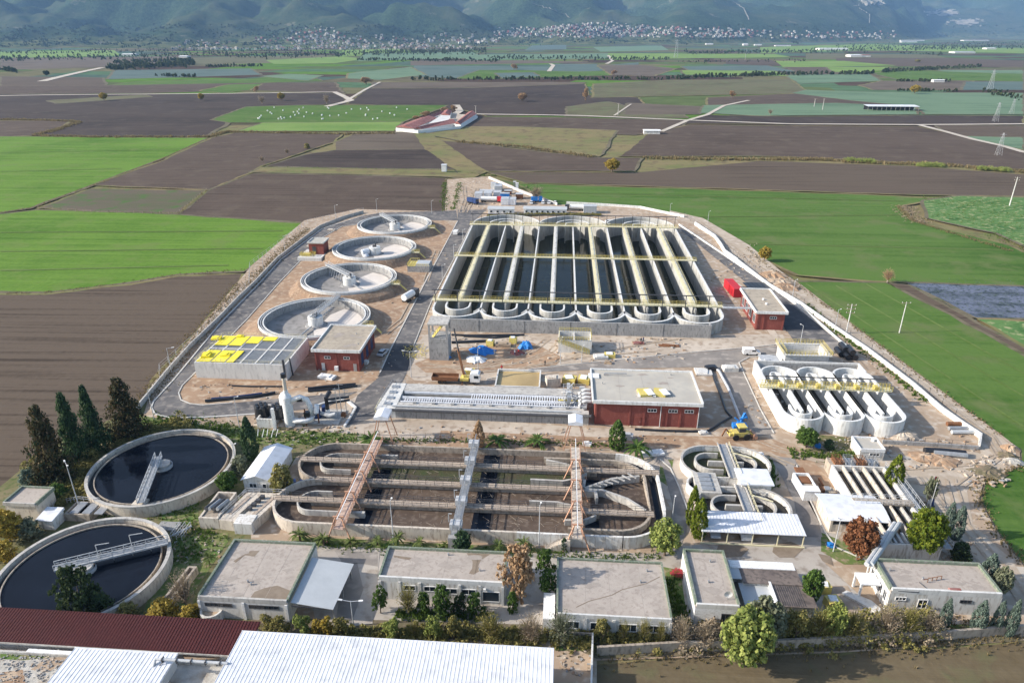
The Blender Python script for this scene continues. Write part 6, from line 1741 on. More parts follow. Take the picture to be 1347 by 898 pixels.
# white gabled house between the ditch and the black tank
WH = thing('gabled_house', 'long white gabled house between the black water tank and the old ditch', 'house', (-60, 128, 0))
wa, wb = G(320, 645, 0); 
wx0, wx1, wy0, wy1 = G(317, 630, 3)[0], G(357, 632, 3)[0], G(335, 632, 3)[1], G(360, 588, 3)[1]
mb = MB(); mb.box(wx0 + 0.4, wx1 - 0.3, wy0 + 0.3, wy1 - 0.3, 0, 3.0); mb.add([(wx0 + .4, wy0 + .3, 3.0), (wx1 - .3, wy0 + .3, 3.0), ((wx0 + wx1) / 2, wy0 + .3, 4.0)], [(0, 1, 2)]); mb.build('wall', 'white_wall', WH)
xm = (wx0 + wx1) / 2
for s, xe in ((-1, wx0), (1, wx1)):
 MB().add([(xm, wy0, 4.15), (xm, wy1, 4.15), (xe, wy1, 3.05), (xe, wy0, 3.05), (xm, wy0, 4.0), (xm, wy1, 4.0), (xe, wy1, 2.9), (xe, wy0, 2.9)], [(0, 1, 2, 3) if s < 0 else (3, 2, 1, 0), (4, 5, 6, 7), (2, 3, 7, 6), (0, 3, 7, 4), (1, 2, 6, 5)]).build('roof', 'metal_white', WH)
window(WH, 'F', wx0 + 2.3, wy0 + .3, 1.2, 1.4, 0.9, bars=1); window(WH, 'F', wx1 - 1.6, wy0 + .3, 1.2, 0.7, 0.9, bars=0)
MB().box(wx0 + .6, wx1 - 2.2, wy0 - 1.6, wy0 + .29, 0, 1.1).build('ramp', 'concrete_cream', WH)

# intake works left of the ditch: pump pits
IW = thing('intake_works', 'cream concrete intake block with screw pumps left of the old ditch', 'intake', (-58, 105, 0))
def rectp(u0, v0, u1, v1, z):
 a, b = G(u0, v0, z); c, d_ = G(u1, v1, z)
 return min(a, c), max(a, c), min(b, d_), max(b, d_)
x0_, x1_, y0_, y1_ = rectp(263, 681, 290, 648, 2.2)
MB().wall([(x0_, y0_), (x1_ + 3, y0_), (x1_ + 3, y1_), (x0_, y1_)], 0.4, -0.1, 2.4, closed=True).build('pit_wall', 'concrete_cream', IW)
MB().box(x0_ + .2, x1_ + 2.8, y0_ + .2, y1_ - .2, 0, 0.8).build('pit_floor', 'water_black', IW)
MB().box(x0_ + .2, x1_ + 2.8, y0_ + .2, y0_ + 2.6, 0.9, 2.2).build('pit_deck', 'concrete_old', IW)
for k in range(4):
 xx = x1_ + 0.2 + k * 0.75
 MB().tube([(xx, y0_ + 1.5, 3.2), (xx + .3, y0_ + 5.2, 2.5)], 0.36, 8).build('screw_pump', 'metal_grey' if k % 2 else 'metal_dark', IW)
MB().prism([(x1_ + 3.3, y0_ - 0.2), (x1_ + 9.8, y0_ - 1.0), (x1_ + 12.8, y1_ + .8), (x1_ + 5.2, y1_ + .6)], -0.1, 2.2).build('channel_block', 'concrete_cream', IW)
for k in range(3):
 mb = MB(); q = x1_ + 4.6 + k * 2.3; mb.bar((q, y0_ + 1.6, 2.24), (q + 1.6, y1_ - .8, 2.24), 0.8, 0.1); mb.build('slot', 'concrete_dark' if k == 1 else 'walk_tan', IW)
MB().box(x1_ + 6.6, x1_ + 10.0, y0_ - 1.3, y0_ + 1.5, 0, 2.35).build('end_block', 'white_wall', IW)
MB().railing([(x1_ + 3.3, y0_, 2.2), (x1_ + 5.2, y1_ + .5, 2.2), (x1_ + 12.8, y1_ + .7, 2.2)], 1, 1.3, 0.06).build('railing', 'metal_light', IW)
for k in range(4):
 mb = MB(); xx = x1_ + 7.5 + k * .35; yy = y0_ + 2.6 + k * 1.2; mb.box(xx, xx + .8, yy, yy + .7, 2.2, 2.9); mb.build('gate_gear', 'metal_dark', IW)

# left edge buildings
lx0, lx1, ly0, ly1 = G(4, 662, 4)[0], G(47, 662, 4)[0], G(25, 662, 4)[1], G(45, 641, 4)[1]
LB, _r = flat_house('substation', 'flat roofed cream hut at the left edge next to the black water tanks', 'hut', (lx0, lx1, ly0, ly1), 4.0, 'concrete_cream', 'roof_old', 'concrete', 0.2, 0.25, 0.3, None, 'moss')
lx0, lx1, ly0, ly1 = G(42, 684, 2.4)[0], G(70, 684, 2.4)[0], G(55, 684, 2.4)[1], G(70, 668, 2.4)[1]
t = thing('small_shed', 'little white shed with sloping roof below the cream hut', 'shed', ((lx0 + lx1) / 2, (ly0 + ly1) / 2, 0))
MB().box(lx0 + .6, lx1 - .4, ly0 + .3, ly1 - .2, 0, 2.2).build('wall', 'white_wall', t)
MB().add([(lx0 + .4, ly0, 2.3), (lx1 - .2, ly0, 2.3), (lx1 - .2, ly1, 2.7), (lx0 + .4, ly1, 2.7), (lx0 + .4, ly0, 2.2), (lx1 - .2, ly0, 2.2), (lx1 - .2, ly1, 2.2), (lx0 + .4, ly1, 2.2)], [(0, 1, 2, 3), (0, 4, 5, 1), (1, 5, 6, 2), (2, 6, 7, 3), (3, 7, 4, 0)]).build('roof', 'metal_white', t)
cx0, cx1, cy0, cy1 = rectp(86, 676, 132, 662, 1.4)
t = thing('sludge_channel', 'open concrete channel with dark water joining the two black tanks', 'channel', ((cx0 + cx1) / 2, (cy0 + cy1) / 2, 0))
MB().wall([(cx0, cy0), (cx1, cy0), (cx1 + .6, cy1), (cx0, cy1)], 0.35, 0, 1.6, closed=True).build('wall', 'concrete_old', t)
MB().box(cx0 + .2, cx1 - .1, cy0 + .2, cy1 - .2, 0, 1.0).build('water', 'water_black', t)
for k in range(3):
 MB().box(cx0 + .8 + k * 2.4, cx0 + 2.4 + k * 2.4, cy0 + .1, cy1 - .1, 1.55, 1.75).build('grate', 'metal_grey', t)
MB().railing([(cx0 - 3, cy1 + 1, 0.4), (cx0, cy1 + .3, 1.6), (cx1, cy1 + .2, 1.6)], 1, 1.2, 0.07).build('railing', 'metal_light', t)
# small sludge pit right of tank two
qx0, qx1, qy0, qy1 = rectp(206, 790, 262, 748, 1.2)
t = thing('sludge_pit', 'small open concrete pit of dark sludge between the front black tank and the workshop', 'pit', ((qx0 + qx1) / 2, (qy0 + qy1) / 2, 0))
MB().wall([(qx0 + 1.2, qy0), (qx1 - 1, qy0), (qx1 - .6, qy1), (qx0 + 1.6, qy1)], 0.4, 0, 1.6, closed=True).build('wall', 'concrete_old', t)
MB().box(qx0 + 1.3, qx1 - .9, qy0 + .2, qy1 - .2, 0, 0.7).build('bed', 'sludge', t)
x, y = G(279, 804, 1.2)
t = thing('round_well', 'round white walled well in front of the workshop', 'well', (x, y, 0))
MB().wall([(x + 1.6 * cos(2 * pi * k / 24), y + 1.6 * sin(2 * pi * k / 24)) for k in range(24)], 0.3, 0, 1.7, closed=True).build('rim', 'white_wall', t)
MB().cyl(x, y, 0, 1.2, 1.5, 1.5, 20).build('filling', 'weeds_' if 'weeds_' in M else M['dirt'], t)
for i, (u, v) in enumerate(((238, 703), (222, 693))):
 x, y = G(u, v, 0)
 t = thing('tilting_weir_frame', ['grey steel frame of valves between the two black tanks', 'small square hatch slab on the grass between the black tanks'][i], 'frame' if i == 0 else 'hatch', (x, y, 0))
 mb = MB()
 if i == 0:
  for k in range(3): mb.railing([(x - 1 + k, y - 1.5, 0), (x - 1 + k, y + 2, 0)], 1.4, 1, 0.08)
  mb.tube([(x - 1, y - 1, .6), (x + 1.4, y + 1.6, .8)], 0.2, 8)
  mb.build('frame', 'metal_light', t)
 else:
  mb.box(x - 2, x + 2, y - 1.2, y + 1.2, 0, 0.35); mb.build('slab', 'concrete_grey', t)

# ------------------------------------------------------------------ big sheet halls at the bottom
def sheet_hall(label, x0, x1, y0, y1, z_far, z_near, wallm, step=0.62, name='sheet_hall'):
 t = thing(name, label, 'hall', ((x0 + x1) / 2, (y0 + y1) / 2, 0))
 mb = MB(); mb.add([(x0 + .3, y0 + .3, 0), (x1 - .3, y0 + .3, 0), (x1 - .3, y1 - .3, 0), (x0 + .3, y1 - .3, 0), (x0 + .3, y0 + .3, z_near - .2), (x1 - .3, y0 + .3, z_near - .2), (x1 - .3, y1 - .3, z_far - .2), (x0 + .3, y1 - .3, z_far - .2)],
                      [(0, 1, 5, 4), (1, 2, 6, 5), (2, 3, 7, 6), (3, 0, 4, 7)]); mb.build('wall', wallm, t)
 mb = MB(); mb.add([(x0, y0, z_near), (x1, y0, z_near), (x1, y1, z_far), (x0, y1, z_far), (x0, y0, z_near - .18), (x1, y0, z_near - .18), (x1, y1, z_far - .18), (x0, y1, z_far - .18)],
                      [(0, 1, 2, 3), (7, 6, 5, 4), (0, 4, 5, 1), (1, 5, 6, 2), (2, 6, 7, 3), (3, 7, 4, 0)]); r = mb.build('roof', 'metal_white', t)
 mb = MB()
 n = int((x1 - x0) / step)
 for k in range(n + 1):
  x = x0 + 0.08 + k * (x1 - x0 - 0.16) / n
  mb.add([(x - .04, y0 + .02, z_near), (x, y0 + .02, z_near + .05), (x + .04, y0 + .02, z_near), (x - .04, y1 - .02, z_far), (x, y1 - .02, z_far + .05), (x + .04, y1 - .02, z_far)], [(0, 1, 4, 3), (1, 2, 5, 4), (0, 2, 1), (3, 4, 5)])
 tag(mb.build('roof_rib', 'metal_white', r), kind='stuff')
 MB().box(x0, x1, y1 + .002, y1 + .12, z_far - .1, z_far + .1).build('ridge_cap', 'metal_white', r)
 return t
wh_l = G(318, 830, 6.0); wh_r = G(729, 839, 6.0)
sheet_hall('huge white ribbed sheet roof cut by the bottom edge of the picture', wh_l[0], wh_r[0], 50.0, wh_l[1], 6.0, 6.0, 'concrete_new', 0.55)
sl = G(98, 852, 5.5); sr = G(238, 853, 5.5)
hall2 = sheet_hall('smaller white ribbed sheet roof at the bottom left, grey purple side wall', sl[0], sr[0], 52.0, sl[1], 5.5, 5.5, 'sheet_grey', 0.6)
a = Vector(P3(205, 868, 5.8)); b_ = Vector(P3(300, 874, 5.8))
t = thing('roof_duct', 'pale duct running from the smaller roof across to the huge white roof', 'duct', tuple(a))
MB().tube([a + Vector((0, -1.0, -.6)), a + Vector((0, 0, .2)), a + Vector((.8, 0, .3)), b_ + Vector((0, 0, 0.3))], 0.2, 10).build('duct', 'metal_light', t)
mb = MB()
for k in range(5):
 p = a.lerp(b_, 0.1 + k * .2); mb.box(p.x - .08, p.x + .08, p.y - .3, p.y + .3, p.z - .05, p.z + .55)
mb.bar(a + Vector((.5, -.8, -.5)), a + Vector((1.4, 0, .2)), 0.08)
mb.build('clamp', 'metal_dark', t)
# red roofed long shed
ra, rb = G(-60, 808, 5.0); rc, rd = G(343, 817, 5.0); re_, rf = G(300, 857, 4.6)
t = thing('red_roof_shed', 'long low building with dark red roof at the bottom left', 'shed', ((ra + rc) / 2, (rd + rf) / 2, 0))
yN, yF = rf - 0.2, rd
r = MB().add([(-112, yN, 4.3), (rc, yN, 4.3), (rc, yF, 5.0), (-112, yF, 5.0), (-112, yN, 4.1), (rc, yN, 4.1), (rc, yF, 4.8), (-112, yF, 4.8)], [(0, 1, 2, 3), (7, 6, 5, 4), (0, 4, 5, 1), (1, 5, 6, 2), (2, 6, 7, 3)]).build('roof', 'red_roof', t)
mb = MB()
n = 150
for k in range(n):
 x = -111.5 + k * (rc + 111.3) / (n - 1); mb.bar((x, yN + .02, 4.33), (x, yF - .02, 5.03), 0.06, 0.05)
tag(mb.build('roof_rib', 'red_roof', r), kind='stuff')
MB().box(-112, rc + .02, yN - .12, yN - .002, 3.95, 4.2).build('gutter', 'concrete', t)
MB().box(-111.5, rc - .4, yN + .4, yF - .4, 0, 4.05).build('wall', 'white_wall', t)
MB().add([(rc - .35, yN + .4, 4.05), (rc - .35, yF - .4, 4.05), (rc - .35, yF - .4, 4.75), (rc - .35, yN + .4, 4.2)], [(0, 1, 2, 3)]).build('gable', 'sheet_grey', t)
TZ0 = 3.3
mb = MB(); mb.prism([(-150, 20), (wh_l[0] + 2, 20), (wh_l[0] + 2, yN - .5), (-150, yN - .5)], -.5, TZ0); struct('gravel_terrace', mb, M['gravel'])
for q, mm in (([(0, 858), (60, 858), (64, 864), (30, 868), (0, 866)], 'lawn'), ([(60, 866), (90, 862), (84, 872), (62, 884), (40, 880)], 'dirt'), ([(240, 860), (292, 860), (288, 866), (244, 868)], 'dirt'), ([(0, 884), (30, 880), (34, 898), (0, 898)], 'dirt_orange')):
 mb = MB(); mb.sheet([G(u, v, TZ0) for u, v in q], TZ0 + .012); struct('bare_patch' if mm != 'lawn' else 'grass_patch', mb, M[mm])
x, y = G(38, 853, TZ0 + .4); tag(MB().box(x, x + 7, y - .6, y, TZ0 + .02, TZ0 + .5).build('white_beam', 'white'), 'white beam lying against the foot of the red roofed shed', 'beam')
tag(MB().wall([(-110, yN - 1.1), (rc - 4, yN - 1.1)], 0.3, TZ0, TZ0 + .45).build('low_wall', 'concrete'), 'low concrete wall along the red roofed shed', 'wall')
# ------------------------------------------------------------------ plants
rT = random.Random(21)

def leaf_cloud(mb, n, shape, size, rnd, flat=0.0, clumps=None):
 """leaf quads scattered through clumps inside a unit-height shape"""
 cl = []
 k = clumps or n // 17
 for _ in range(k):
  cl.append(shape(rnd))
 for i in range(n):
  c, r = cl[i % k]
  dv = Vector((rnd.gauss(0, 1), rnd.gauss(0, 1), rnd.gauss(0, 1) * 0.8))
  dv.normalize()
  p = Vector(c) + dv * r * (rnd.random() ** 0.5)
  if p.z < 0.0: p.z = abs(p.z) * 0.5
  nrm = (dv + Vector((rnd.uniform(-.6, .6), rnd.uniform(-.6, .6), rnd.uniform(-.2, .9)))).normalized()
  a = nrm.orthogonal().normalized()
  b = nrm.cross(a)
  an = rnd.uniform(0, 2 * pi)
  a, b = a * cos(an) + b * sin(an), b * cos(an) - a * sin(an)
  s = size * rnd.uniform(0.6, 1.35)
  mb.face([p - a * s - b * s * .6, p + a * s - b * s * .5, p + a * s * .7 + b * s * .7, p - a * s * .8 + b * s * .6])

VAR = [0]
def sh_cone(rnd):
 h = rnd.random() ** 1.25 * 0.95
 a = rnd.uniform(0, 2 * pi); q = rnd.random() ** 0.45
 R = 0.52 * (1 - h) ** (.62 + .2 * VAR[0]) * (0.78 + 0.22 * sin(h * 34 + VAR[0])) * (.82 + .6 * noise.noise(Vector((1.6 * cos(a), 1.6 * sin(a), h * 6 + VAR[0] * 9)))) + 0.02
 return (R * q * cos(a), R * q * sin(a), 0.06 + h * 0.93), 0.05 + 0.07 * (1 - h)
def sh_spindle(rnd):
 h = rnd.random()
 R = 0.44 * sin(pi * min(1, 0.13 + h * 0.87)) ** 0.75 * (1 - 0.35 * h)
 a = rnd.uniform(0, 2 * pi); q = 0.8 + 0.2 * rnd.random()
 return (R * q * cos(a), R * q * sin(a), 0.03 + h * 0.93), 0.075
def sh_round(rnd):
 while True:
  v = Vector((rnd.uniform(-1, 1), rnd.uniform(-1, 1), rnd.uniform(-1, 1)))
  if 0.45 < v.length < 1: break
 v = v.normalized() * (0.55 + 0.45 * rnd.random())
 return (v.x * 0.40, v.y * 0.40, 0.53 + v.z * 0.38), 0.10
def sh_loose(rnd):
 while True:
  v = Vector((rnd.uniform(-1, 1), rnd.uniform(-1, 1), rnd.uniform(-1, 1)))
  if 0.35 < v.length < 1: break
 w_ = 1.0 + 0.25 * noise.noise(v * 1.7 + Vector((5, 2, 1)))
 return (v.x * 0.42 * w_, v.y * 0.42 * w_, 0.52 + v.z * 0.42 * w_), 0.085
def sh_bush(rnd):
 a = rnd.uniform(0, 2 * pi); q = rnd.random() ** 0.5; z = rnd.random()
 R = 0.42 * sqrt(max(0.02, 1 - z * z * 0.9))
 return (R * q * cos(a), R * q * sin(a), 0.06 + z * 0.8), 0.13
SHAPES = {'cone': (sh_cone, 6500, 0.019), 'spindle': (sh_spindle, 4200, 0.026), 'round': (sh_round, 4600, 0.028), 'loose': (sh_loose, 4400, 0.024), 'bush': (sh_bush, 1500, 0.04)}

TREE_CACHE = {}
def crown_data(shape, matn, var):
 key = (shape, matn, var)
 if key not in TREE_CACHE:
  mb = MB()
  rnd = random.Random(hash((len(shape), sum(map(ord, shape + matn)), var)) & 0xffff)
  if shape == 'bare':
   for k in range(150):
    a = rnd.uniform(0, 2 * pi); el = rnd.uniform(0.35, 1.35)
    p = Vector((0, 0, rnd.uniform(0.08, 0.35)))
    d = Vector((cos(a) * cos(el), sin(a) * cos(el), sin(el)))
    L = rnd.uniform(0.35, 0.62)
    q = p + Vector((d.x * L * 0.75, d.y * L * 0.75, d.z * L))
    mb.bar(p, q, 0.006, 0.006)
    for j in range(5):
     s = p.lerp(q, rnd.uniform(0.35, 1))
     e = s + (d + Vector((rnd.uniform(-1, 1), rnd.uniform(-1, 1), rnd.uniform(-.3, .9)))).normalized() * rnd.uniform(0.06, 0.16)
     mb.face([s, s + Vector((0.006, 0, 0)), e])
     mb.face([s + Vector((0, 0.006, 0)), e, s])
   leaf_cloud(mb, 520, sh_loose, 0.014, rnd, clumps=120)
  elif shape == 'palm':
   for k in range(34):
    a = rnd.uniform(0, 2 * pi); el = rnd.uniform(-0.1, 1.25); L = 0.5
    prev = None
    for j in range(6):
     f = j / 5
     h = 0.42 + L * (sin(el) * f - 0.75 * f * f * (1.1 - el * .5)) + 0.05
     r = L * cos(el) * f + 0.12 * f
     p = Vector((r * cos(a), r * sin(a), max(0.02, h)))
     wv = Vector((-sin(a), cos(a), 0)) * 0.055 * (1 - abs(f - 0.45) * 1.5)
     if prev: mb.face([prev[0] - prev[1], prev[0], p, p - wv + Vector((0, 0, -.02))]); mb.face([prev[0], prev[0] + prev[1], p + wv + Vector((0, 0, -.02)), p])
     prev = (p, wv)
  else:
   fn, n, sz = SHAPES[shape]
   VAR[0] = var
   if shape == 'loose':
    lobes = [(Vector((rnd.uniform(-.3, .3), rnd.uniform(-.3, .3), rnd.uniform(.24, .82))), rnd.uniform(.13, .27)) for _ in range(11)]
    lobes = [(Vector((c.x * (1.4 - c.z), c.y * (1.4 - c.z), c.z)), r) for c, r in lobes]
    def fn(rr):
     c, r = lobes[rr.randrange(11)]
     d_ = Vector((rr.gauss(0, 1), rr.gauss(0, 1), rr.gauss(0, 1) + .3)).normalized() * r * (.6 + .5 * rr.random())
     return c + d_, .055
   if shape == 'round':
    def fn(rr):
     c, r = sh_round(rr); k = 1 + .22 * noise.noise(Vector((c[0] * 5, c[1] * 5, c[2] * 4 + var)))
     return (c[0] * k, c[1] * k, .5 + (c[2] - .5) * k), .075
   leaf_cloud(mb, n, fn, sz, rnd)
  TREE_CACHE[key] = mb.build('crown', L_[matn], data_only=True)
 return TREE_CACHE[key]

def trunk_data(kind):
 key = ('trunk', kind)
 if key not in TREE_CACHE:
  mb = MB()
  rnd = random.Random(5)
  tall = {'cone': 0.9, 'spindle': 0.5, 'round': 0.5, 'loose': 0.45, 'bush': 0.3, 'bare': 0.35, 'palm': 0.48}[kind]
  r0 = {'palm': 0.06, 'bush': 0.03}.get(kind, 0.035)
  mb.tube([(0, 0, -0.01), (0.01, 0, tall * 0.5), (0, 0.01, tall)], r0, 7, r1=r0 * (0.8 if kind == 'palm' else 0.35))
  if kind in ('round', 'loose', 'bare'):
   for k in range(6):
    a = k * 1.05
    mb.tube([(0, 0, tall * (0.4 + 0.09 * k)), (0.14 * cos(a), 0.14 * sin(a), tall * .6 + 0.2), (0.26 * cos(a), 0.26 * sin(a), tall * .6 + 0.36)], r0 * 0.45, 5, r1=r0 * 0.15)
  if kind == 'cone':
   for k in range(26):
    a = k * 2.4; z = 0.08 + k * 0.03; R = 0.4 * (1 - z)
    mb.tube([(0, 0, z), (R * cos(a), R * sin(a), z - 0.02)], 0.008, 4, r1=0.003)
  TREE_CACHE[key] = mb.build('trunk', 'bark_pale' if kind in ('bare',) else M['bark'], data_only=True)
 return TREE_CACHE[key]

def plant(name, label, cat, shape, matn, x, y, h, wd, z=0.0, group=None, var=0, rz=None):
 t = thing(name, label, cat, (x, y, z), group)
 t.rotation_euler = (0, 0, rT.uniform(0, 6.28) if rz is None else rz)
 t.scale = (wd, wd * rT.uniform(0.92, 1.08), h)
 c = bpy.data.objects.new('crown', crown_data(shape, matn, var)); COL.objects.link(c); c.parent = t
 s = bpy.data.objects.new('trunk', trunk_data(shape)); COL.objects.link(s); s.parent = t
 return t

def tree_px(name, label, cat, shape, matn, u, v, vt, wpx, **k):
 x, y = G(u, v)
 h = HT(u, v, vt)
 wd = wpx * mpp(u, v) * (.9 if shape == 'cone' else 1)
 return plant(name, label, cat, shape, matn, x, y, max(h, 0.5), wd * 1.08, **k)

TREES = [
 ('conifer_tree', 'leftmost dark conifer by the ploughed field, browning on its left', 'conifer', 'conifer_brown', 'cone', 74, 632, 530, 60),
 ('conifer_tree', 'second dark conifer from the left behind the black tank, pointed top', 'conifer', 'conifer', 'cone', 104, 606, 512, 44),
 ('conifer_tree', 'tallest dark green conifer in the middle of the group behind the black tank', 'conifer', 'conifer', 'cone', 130, 592, 503, 46),
 ('conifer_tree', 'rusty brown tinted conifer nearest the bend of the ring road', 'conifer', 'conifer_brown', 'cone', 172, 574, 494, 56),
 ('juniper', 'small blue green juniper below the leftmost conifer', 'juniper', 'blue', 'spindle', 58, 634, 603, 18),
 ('juniper', 'low grey juniper bush beside the cream hut at the left edge', 'juniper', 'blue', 'bush', 40, 640, 615, 22),
 ('shrub', 'bright green shrub right behind the cream hut', 'shrub', 'green', 'bush', 78, 654, 634, 26),
 ('shrub', 'olive coloured shrub among the dark conifers and the tank', 'shrub', 'olive', 'bush', 118, 606, 590, 26),
 ('cypress_tree', 'columnar green cypress between the black tank and the white pen', 'cypress', 'conifer', 'spindle', 332, 604, 548, 26),
 ('shrub', 'leafy green shrub at the right rim of the black tank', 'shrub', 'green', 'round', 301, 648, 618, 27),
 ('shrub', 'yellowish shrub at the right end of the white gabled house', 'shrub', 'olive', 'bush', 373, 650, 608, 32),
 ('shrub', 'pale olive bushes on the slope under the columnar cypress', 'shrub', 'grey_olive', 'bush', 318, 622, 598, 26),
 ('pine_tree', 'loose dark pine in front of the cut black tank', 'pine', 'pine', 'loose', 112, 812, 742, 48),
 ('pine_tree', 'low spreading pine bough right beside the loose dark pine', 'pine', 'pine', 'bush', 136, 812, 780, 38),
 ('shrub', 'yellow green tree at the far left edge below the cream hut', 'tree', 'yellow', 'round', 14, 712, 670, 42),
 ('shrub', 'grey green bush in front of the little white shed', 'bush', 'grey_olive', 'bush', 40, 706, 682, 34),
 ('shrub', 'orange yellow bush at the left edge behind the front black tank', 'bush', 'yellow', 'bush', 8, 735, 710, 30),
 ('shrub', 'low olive bush at the rim of the front black tank above the red roof', 'bush', 'olive', 'bush', 168, 812, 793, 32),
 ('shrub', 'small green bush between the two black tanks', 'bush', 'green', 'bush', 246, 663, 650, 14),
 ('bare_tree', 'pale bare shrub beside the sludge pit', 'shrub', 'twig', 'bare', 246, 800, 745, 40),
 ('shrub', 'yellow leaved bushes in front of the small sludge pit', 'bush', 'yellow', 'bush', 215, 812, 790, 44),
 ('shrub', 'yellow leaved bush touching the round white well', 'bush', 'yellow', 'bush', 252, 814, 795, 32),
 ('dry_cypress', 'dry brown cypress in front of the long grey tank', 'cypress', 'tan', 'spindle', 630, 588, 553, 18),
 ('conifer_tree', 'green pointed tree against the front of the big red hall', 'conifer', 'green', 'spindle', 811, 590, 552, 27),
 ('ball_shrub', 'green ball shaped shrub at the middle pier of the old ditch', 'shrub', 'conifer', 'round', 608, 726, 697, 28),
 ('willow', 'pale yellow green willow at the right end of the old ditch', 'willow', 'willow', 'round', 874, 730, 680, 48),
 ('cypress_tree', 'rear one of the two bright green cypresses at the carport', 'cypress', 'lime', 'spindle', 909, 690, 638, 20),
 ('cypress_tree', 'front one of the two bright green cypresses at the carport', 'cypress', 'lime', 'spindle', 918, 706, 655, 26),
 ('ball_tree', 'round green tree in front of the white racetrack tanks', 'tree', 'green', 'round', 1060, 588, 561, 33),
 ('shrub', 'small dark shrub right of the round green tree', 'shrub', 'conifer', 'bush', 1090, 590, 577, 16),
 ('cypress_tree', 'yellow green cypress at the back right of the filter basin', 'cypress', 'lime', 'spindle', 1172, 646, 598, 29),
 ('cypress_tree', 'broad yellow green cypress at the front right of the filter basin', 'cypress', 'lime', 'round', 1209, 733, 664, 50),
 ('dead_tree', 'round dead brown tree in front of the pale pink shed', 'tree', 'brown', 'round', 1127, 736, 678, 48),
 ('juniper', 'thin grey green tree beside the flag poles', 'tree', 'grey_olive', 'loose', 1217, 668, 628, 18),
 ('juniper', 'left blue grey juniper by the dirt track', 'juniper', 'blue', 'spindle', 1242, 704, 660, 18),
 ('juniper', 'right blue grey juniper by the dirt track', 'juniper', 'blue', 'spindle', 1255, 708, 664, 20),
 ('shrub', 'dark green bush on the slope right of the broad cypress', 'bush', 'pine', 'bush', 1262, 736, 712, 30),
 ('juniper', 'blue grey juniper at the back corner of the front right building', 'juniper', 'blue', 'spindle', 1297, 765, 728, 26),
 ('juniper', 'rounder green juniper behind the right side of the front right building', 'juniper', 'grey_olive', 'round', 1312, 785, 743, 28),
 ('juniper', 'blue grey juniper alone before the middle of the front right building', 'juniper', 'blue', 'spindle', 1240, 823, 787, 18),
 ('juniper', 'widest blue grey juniper before the front right building', 'juniper', 'blue', 'spindle', 1283, 830, 789, 22),
 ('juniper', 'blue grey juniper, middle of the three at the building corner', 'juniper', 'blue', 'spindle', 1307, 831, 789, 17),
 ('juniper', 'rightmost slim juniper at the corner of the front right building', 'juniper', 'blue', 'spindle', 1325, 835, 788, 18),
 ('willow', 'large silvery and yellow willow before the narrow building', 'willow', 'willow', 'round', 978, 874, 797, 74),
 ('willow', 'silver green crown standing behind the large yellow willow', 'willow', 'grey_olive', 'round', 1002, 848, 784, 60),
 ('tree', 'dark green tree at the end of the brown sheds', 'tree', 'green', 'round', 1064, 795, 745, 30),
 ('tree', 'dense dark green tree left of the widest front building', 'tree', 'green', 'loose', 717, 758, 723, 24),
 ('tree', 'lower dark green tree left of the widest front building', 'tree', 'green', 'loose', 720, 784, 748, 26),
 ('dry_tree', 'dry orange tan tree in the gap between two front buildings', 'tree', 'tan', 'loose', 680, 786, 718, 50),
 ('shrub', 'green bush under the dry tan tree', 'bush', 'green', 'bush', 674, 802, 775, 16),
 ('shrub', 'small round green tree at the left corner of the shrub lined building', 'tree', 'green', 'loose', 501, 806, 772, 20),
 ('bare_tree', 'bare brown shrub before the shrub lined building', 'shrub', 'olive', 'bare', 537, 808, 763, 34),
 ('shrub', 'first dark green shrub from the left along the building front', 'shrub', 'green', 'loose', 559, 810, 778, 20),
 ('shrub', 'tallest dark green shrub along the building front', 'shrub', 'green', 'loose', 582, 812, 770, 28),
 ('shrub', 'dark green shrub between the tallest one and the right one', 'shrub', 'pine', 'loose', 605, 810, 778, 20),
 ('shrub', 'rightmost dark green shrub beside the open window', 'shrub', 'green', 'loose', 625, 812, 781, 23),
 ('shrub', 'dark clipped bush on the landing at the foot of the right orange bridge', 'bush', 'conifer', 'spindle', 742, 723, 707, 12),
]
kinds = {}
for i, (nm, lab, cat, m, shp, u, v, vt, wpx) in enumerate(TREES):
 tree_px(nm, lab, cat, shp, m, u, v, vt, wpx, var=i % 3)
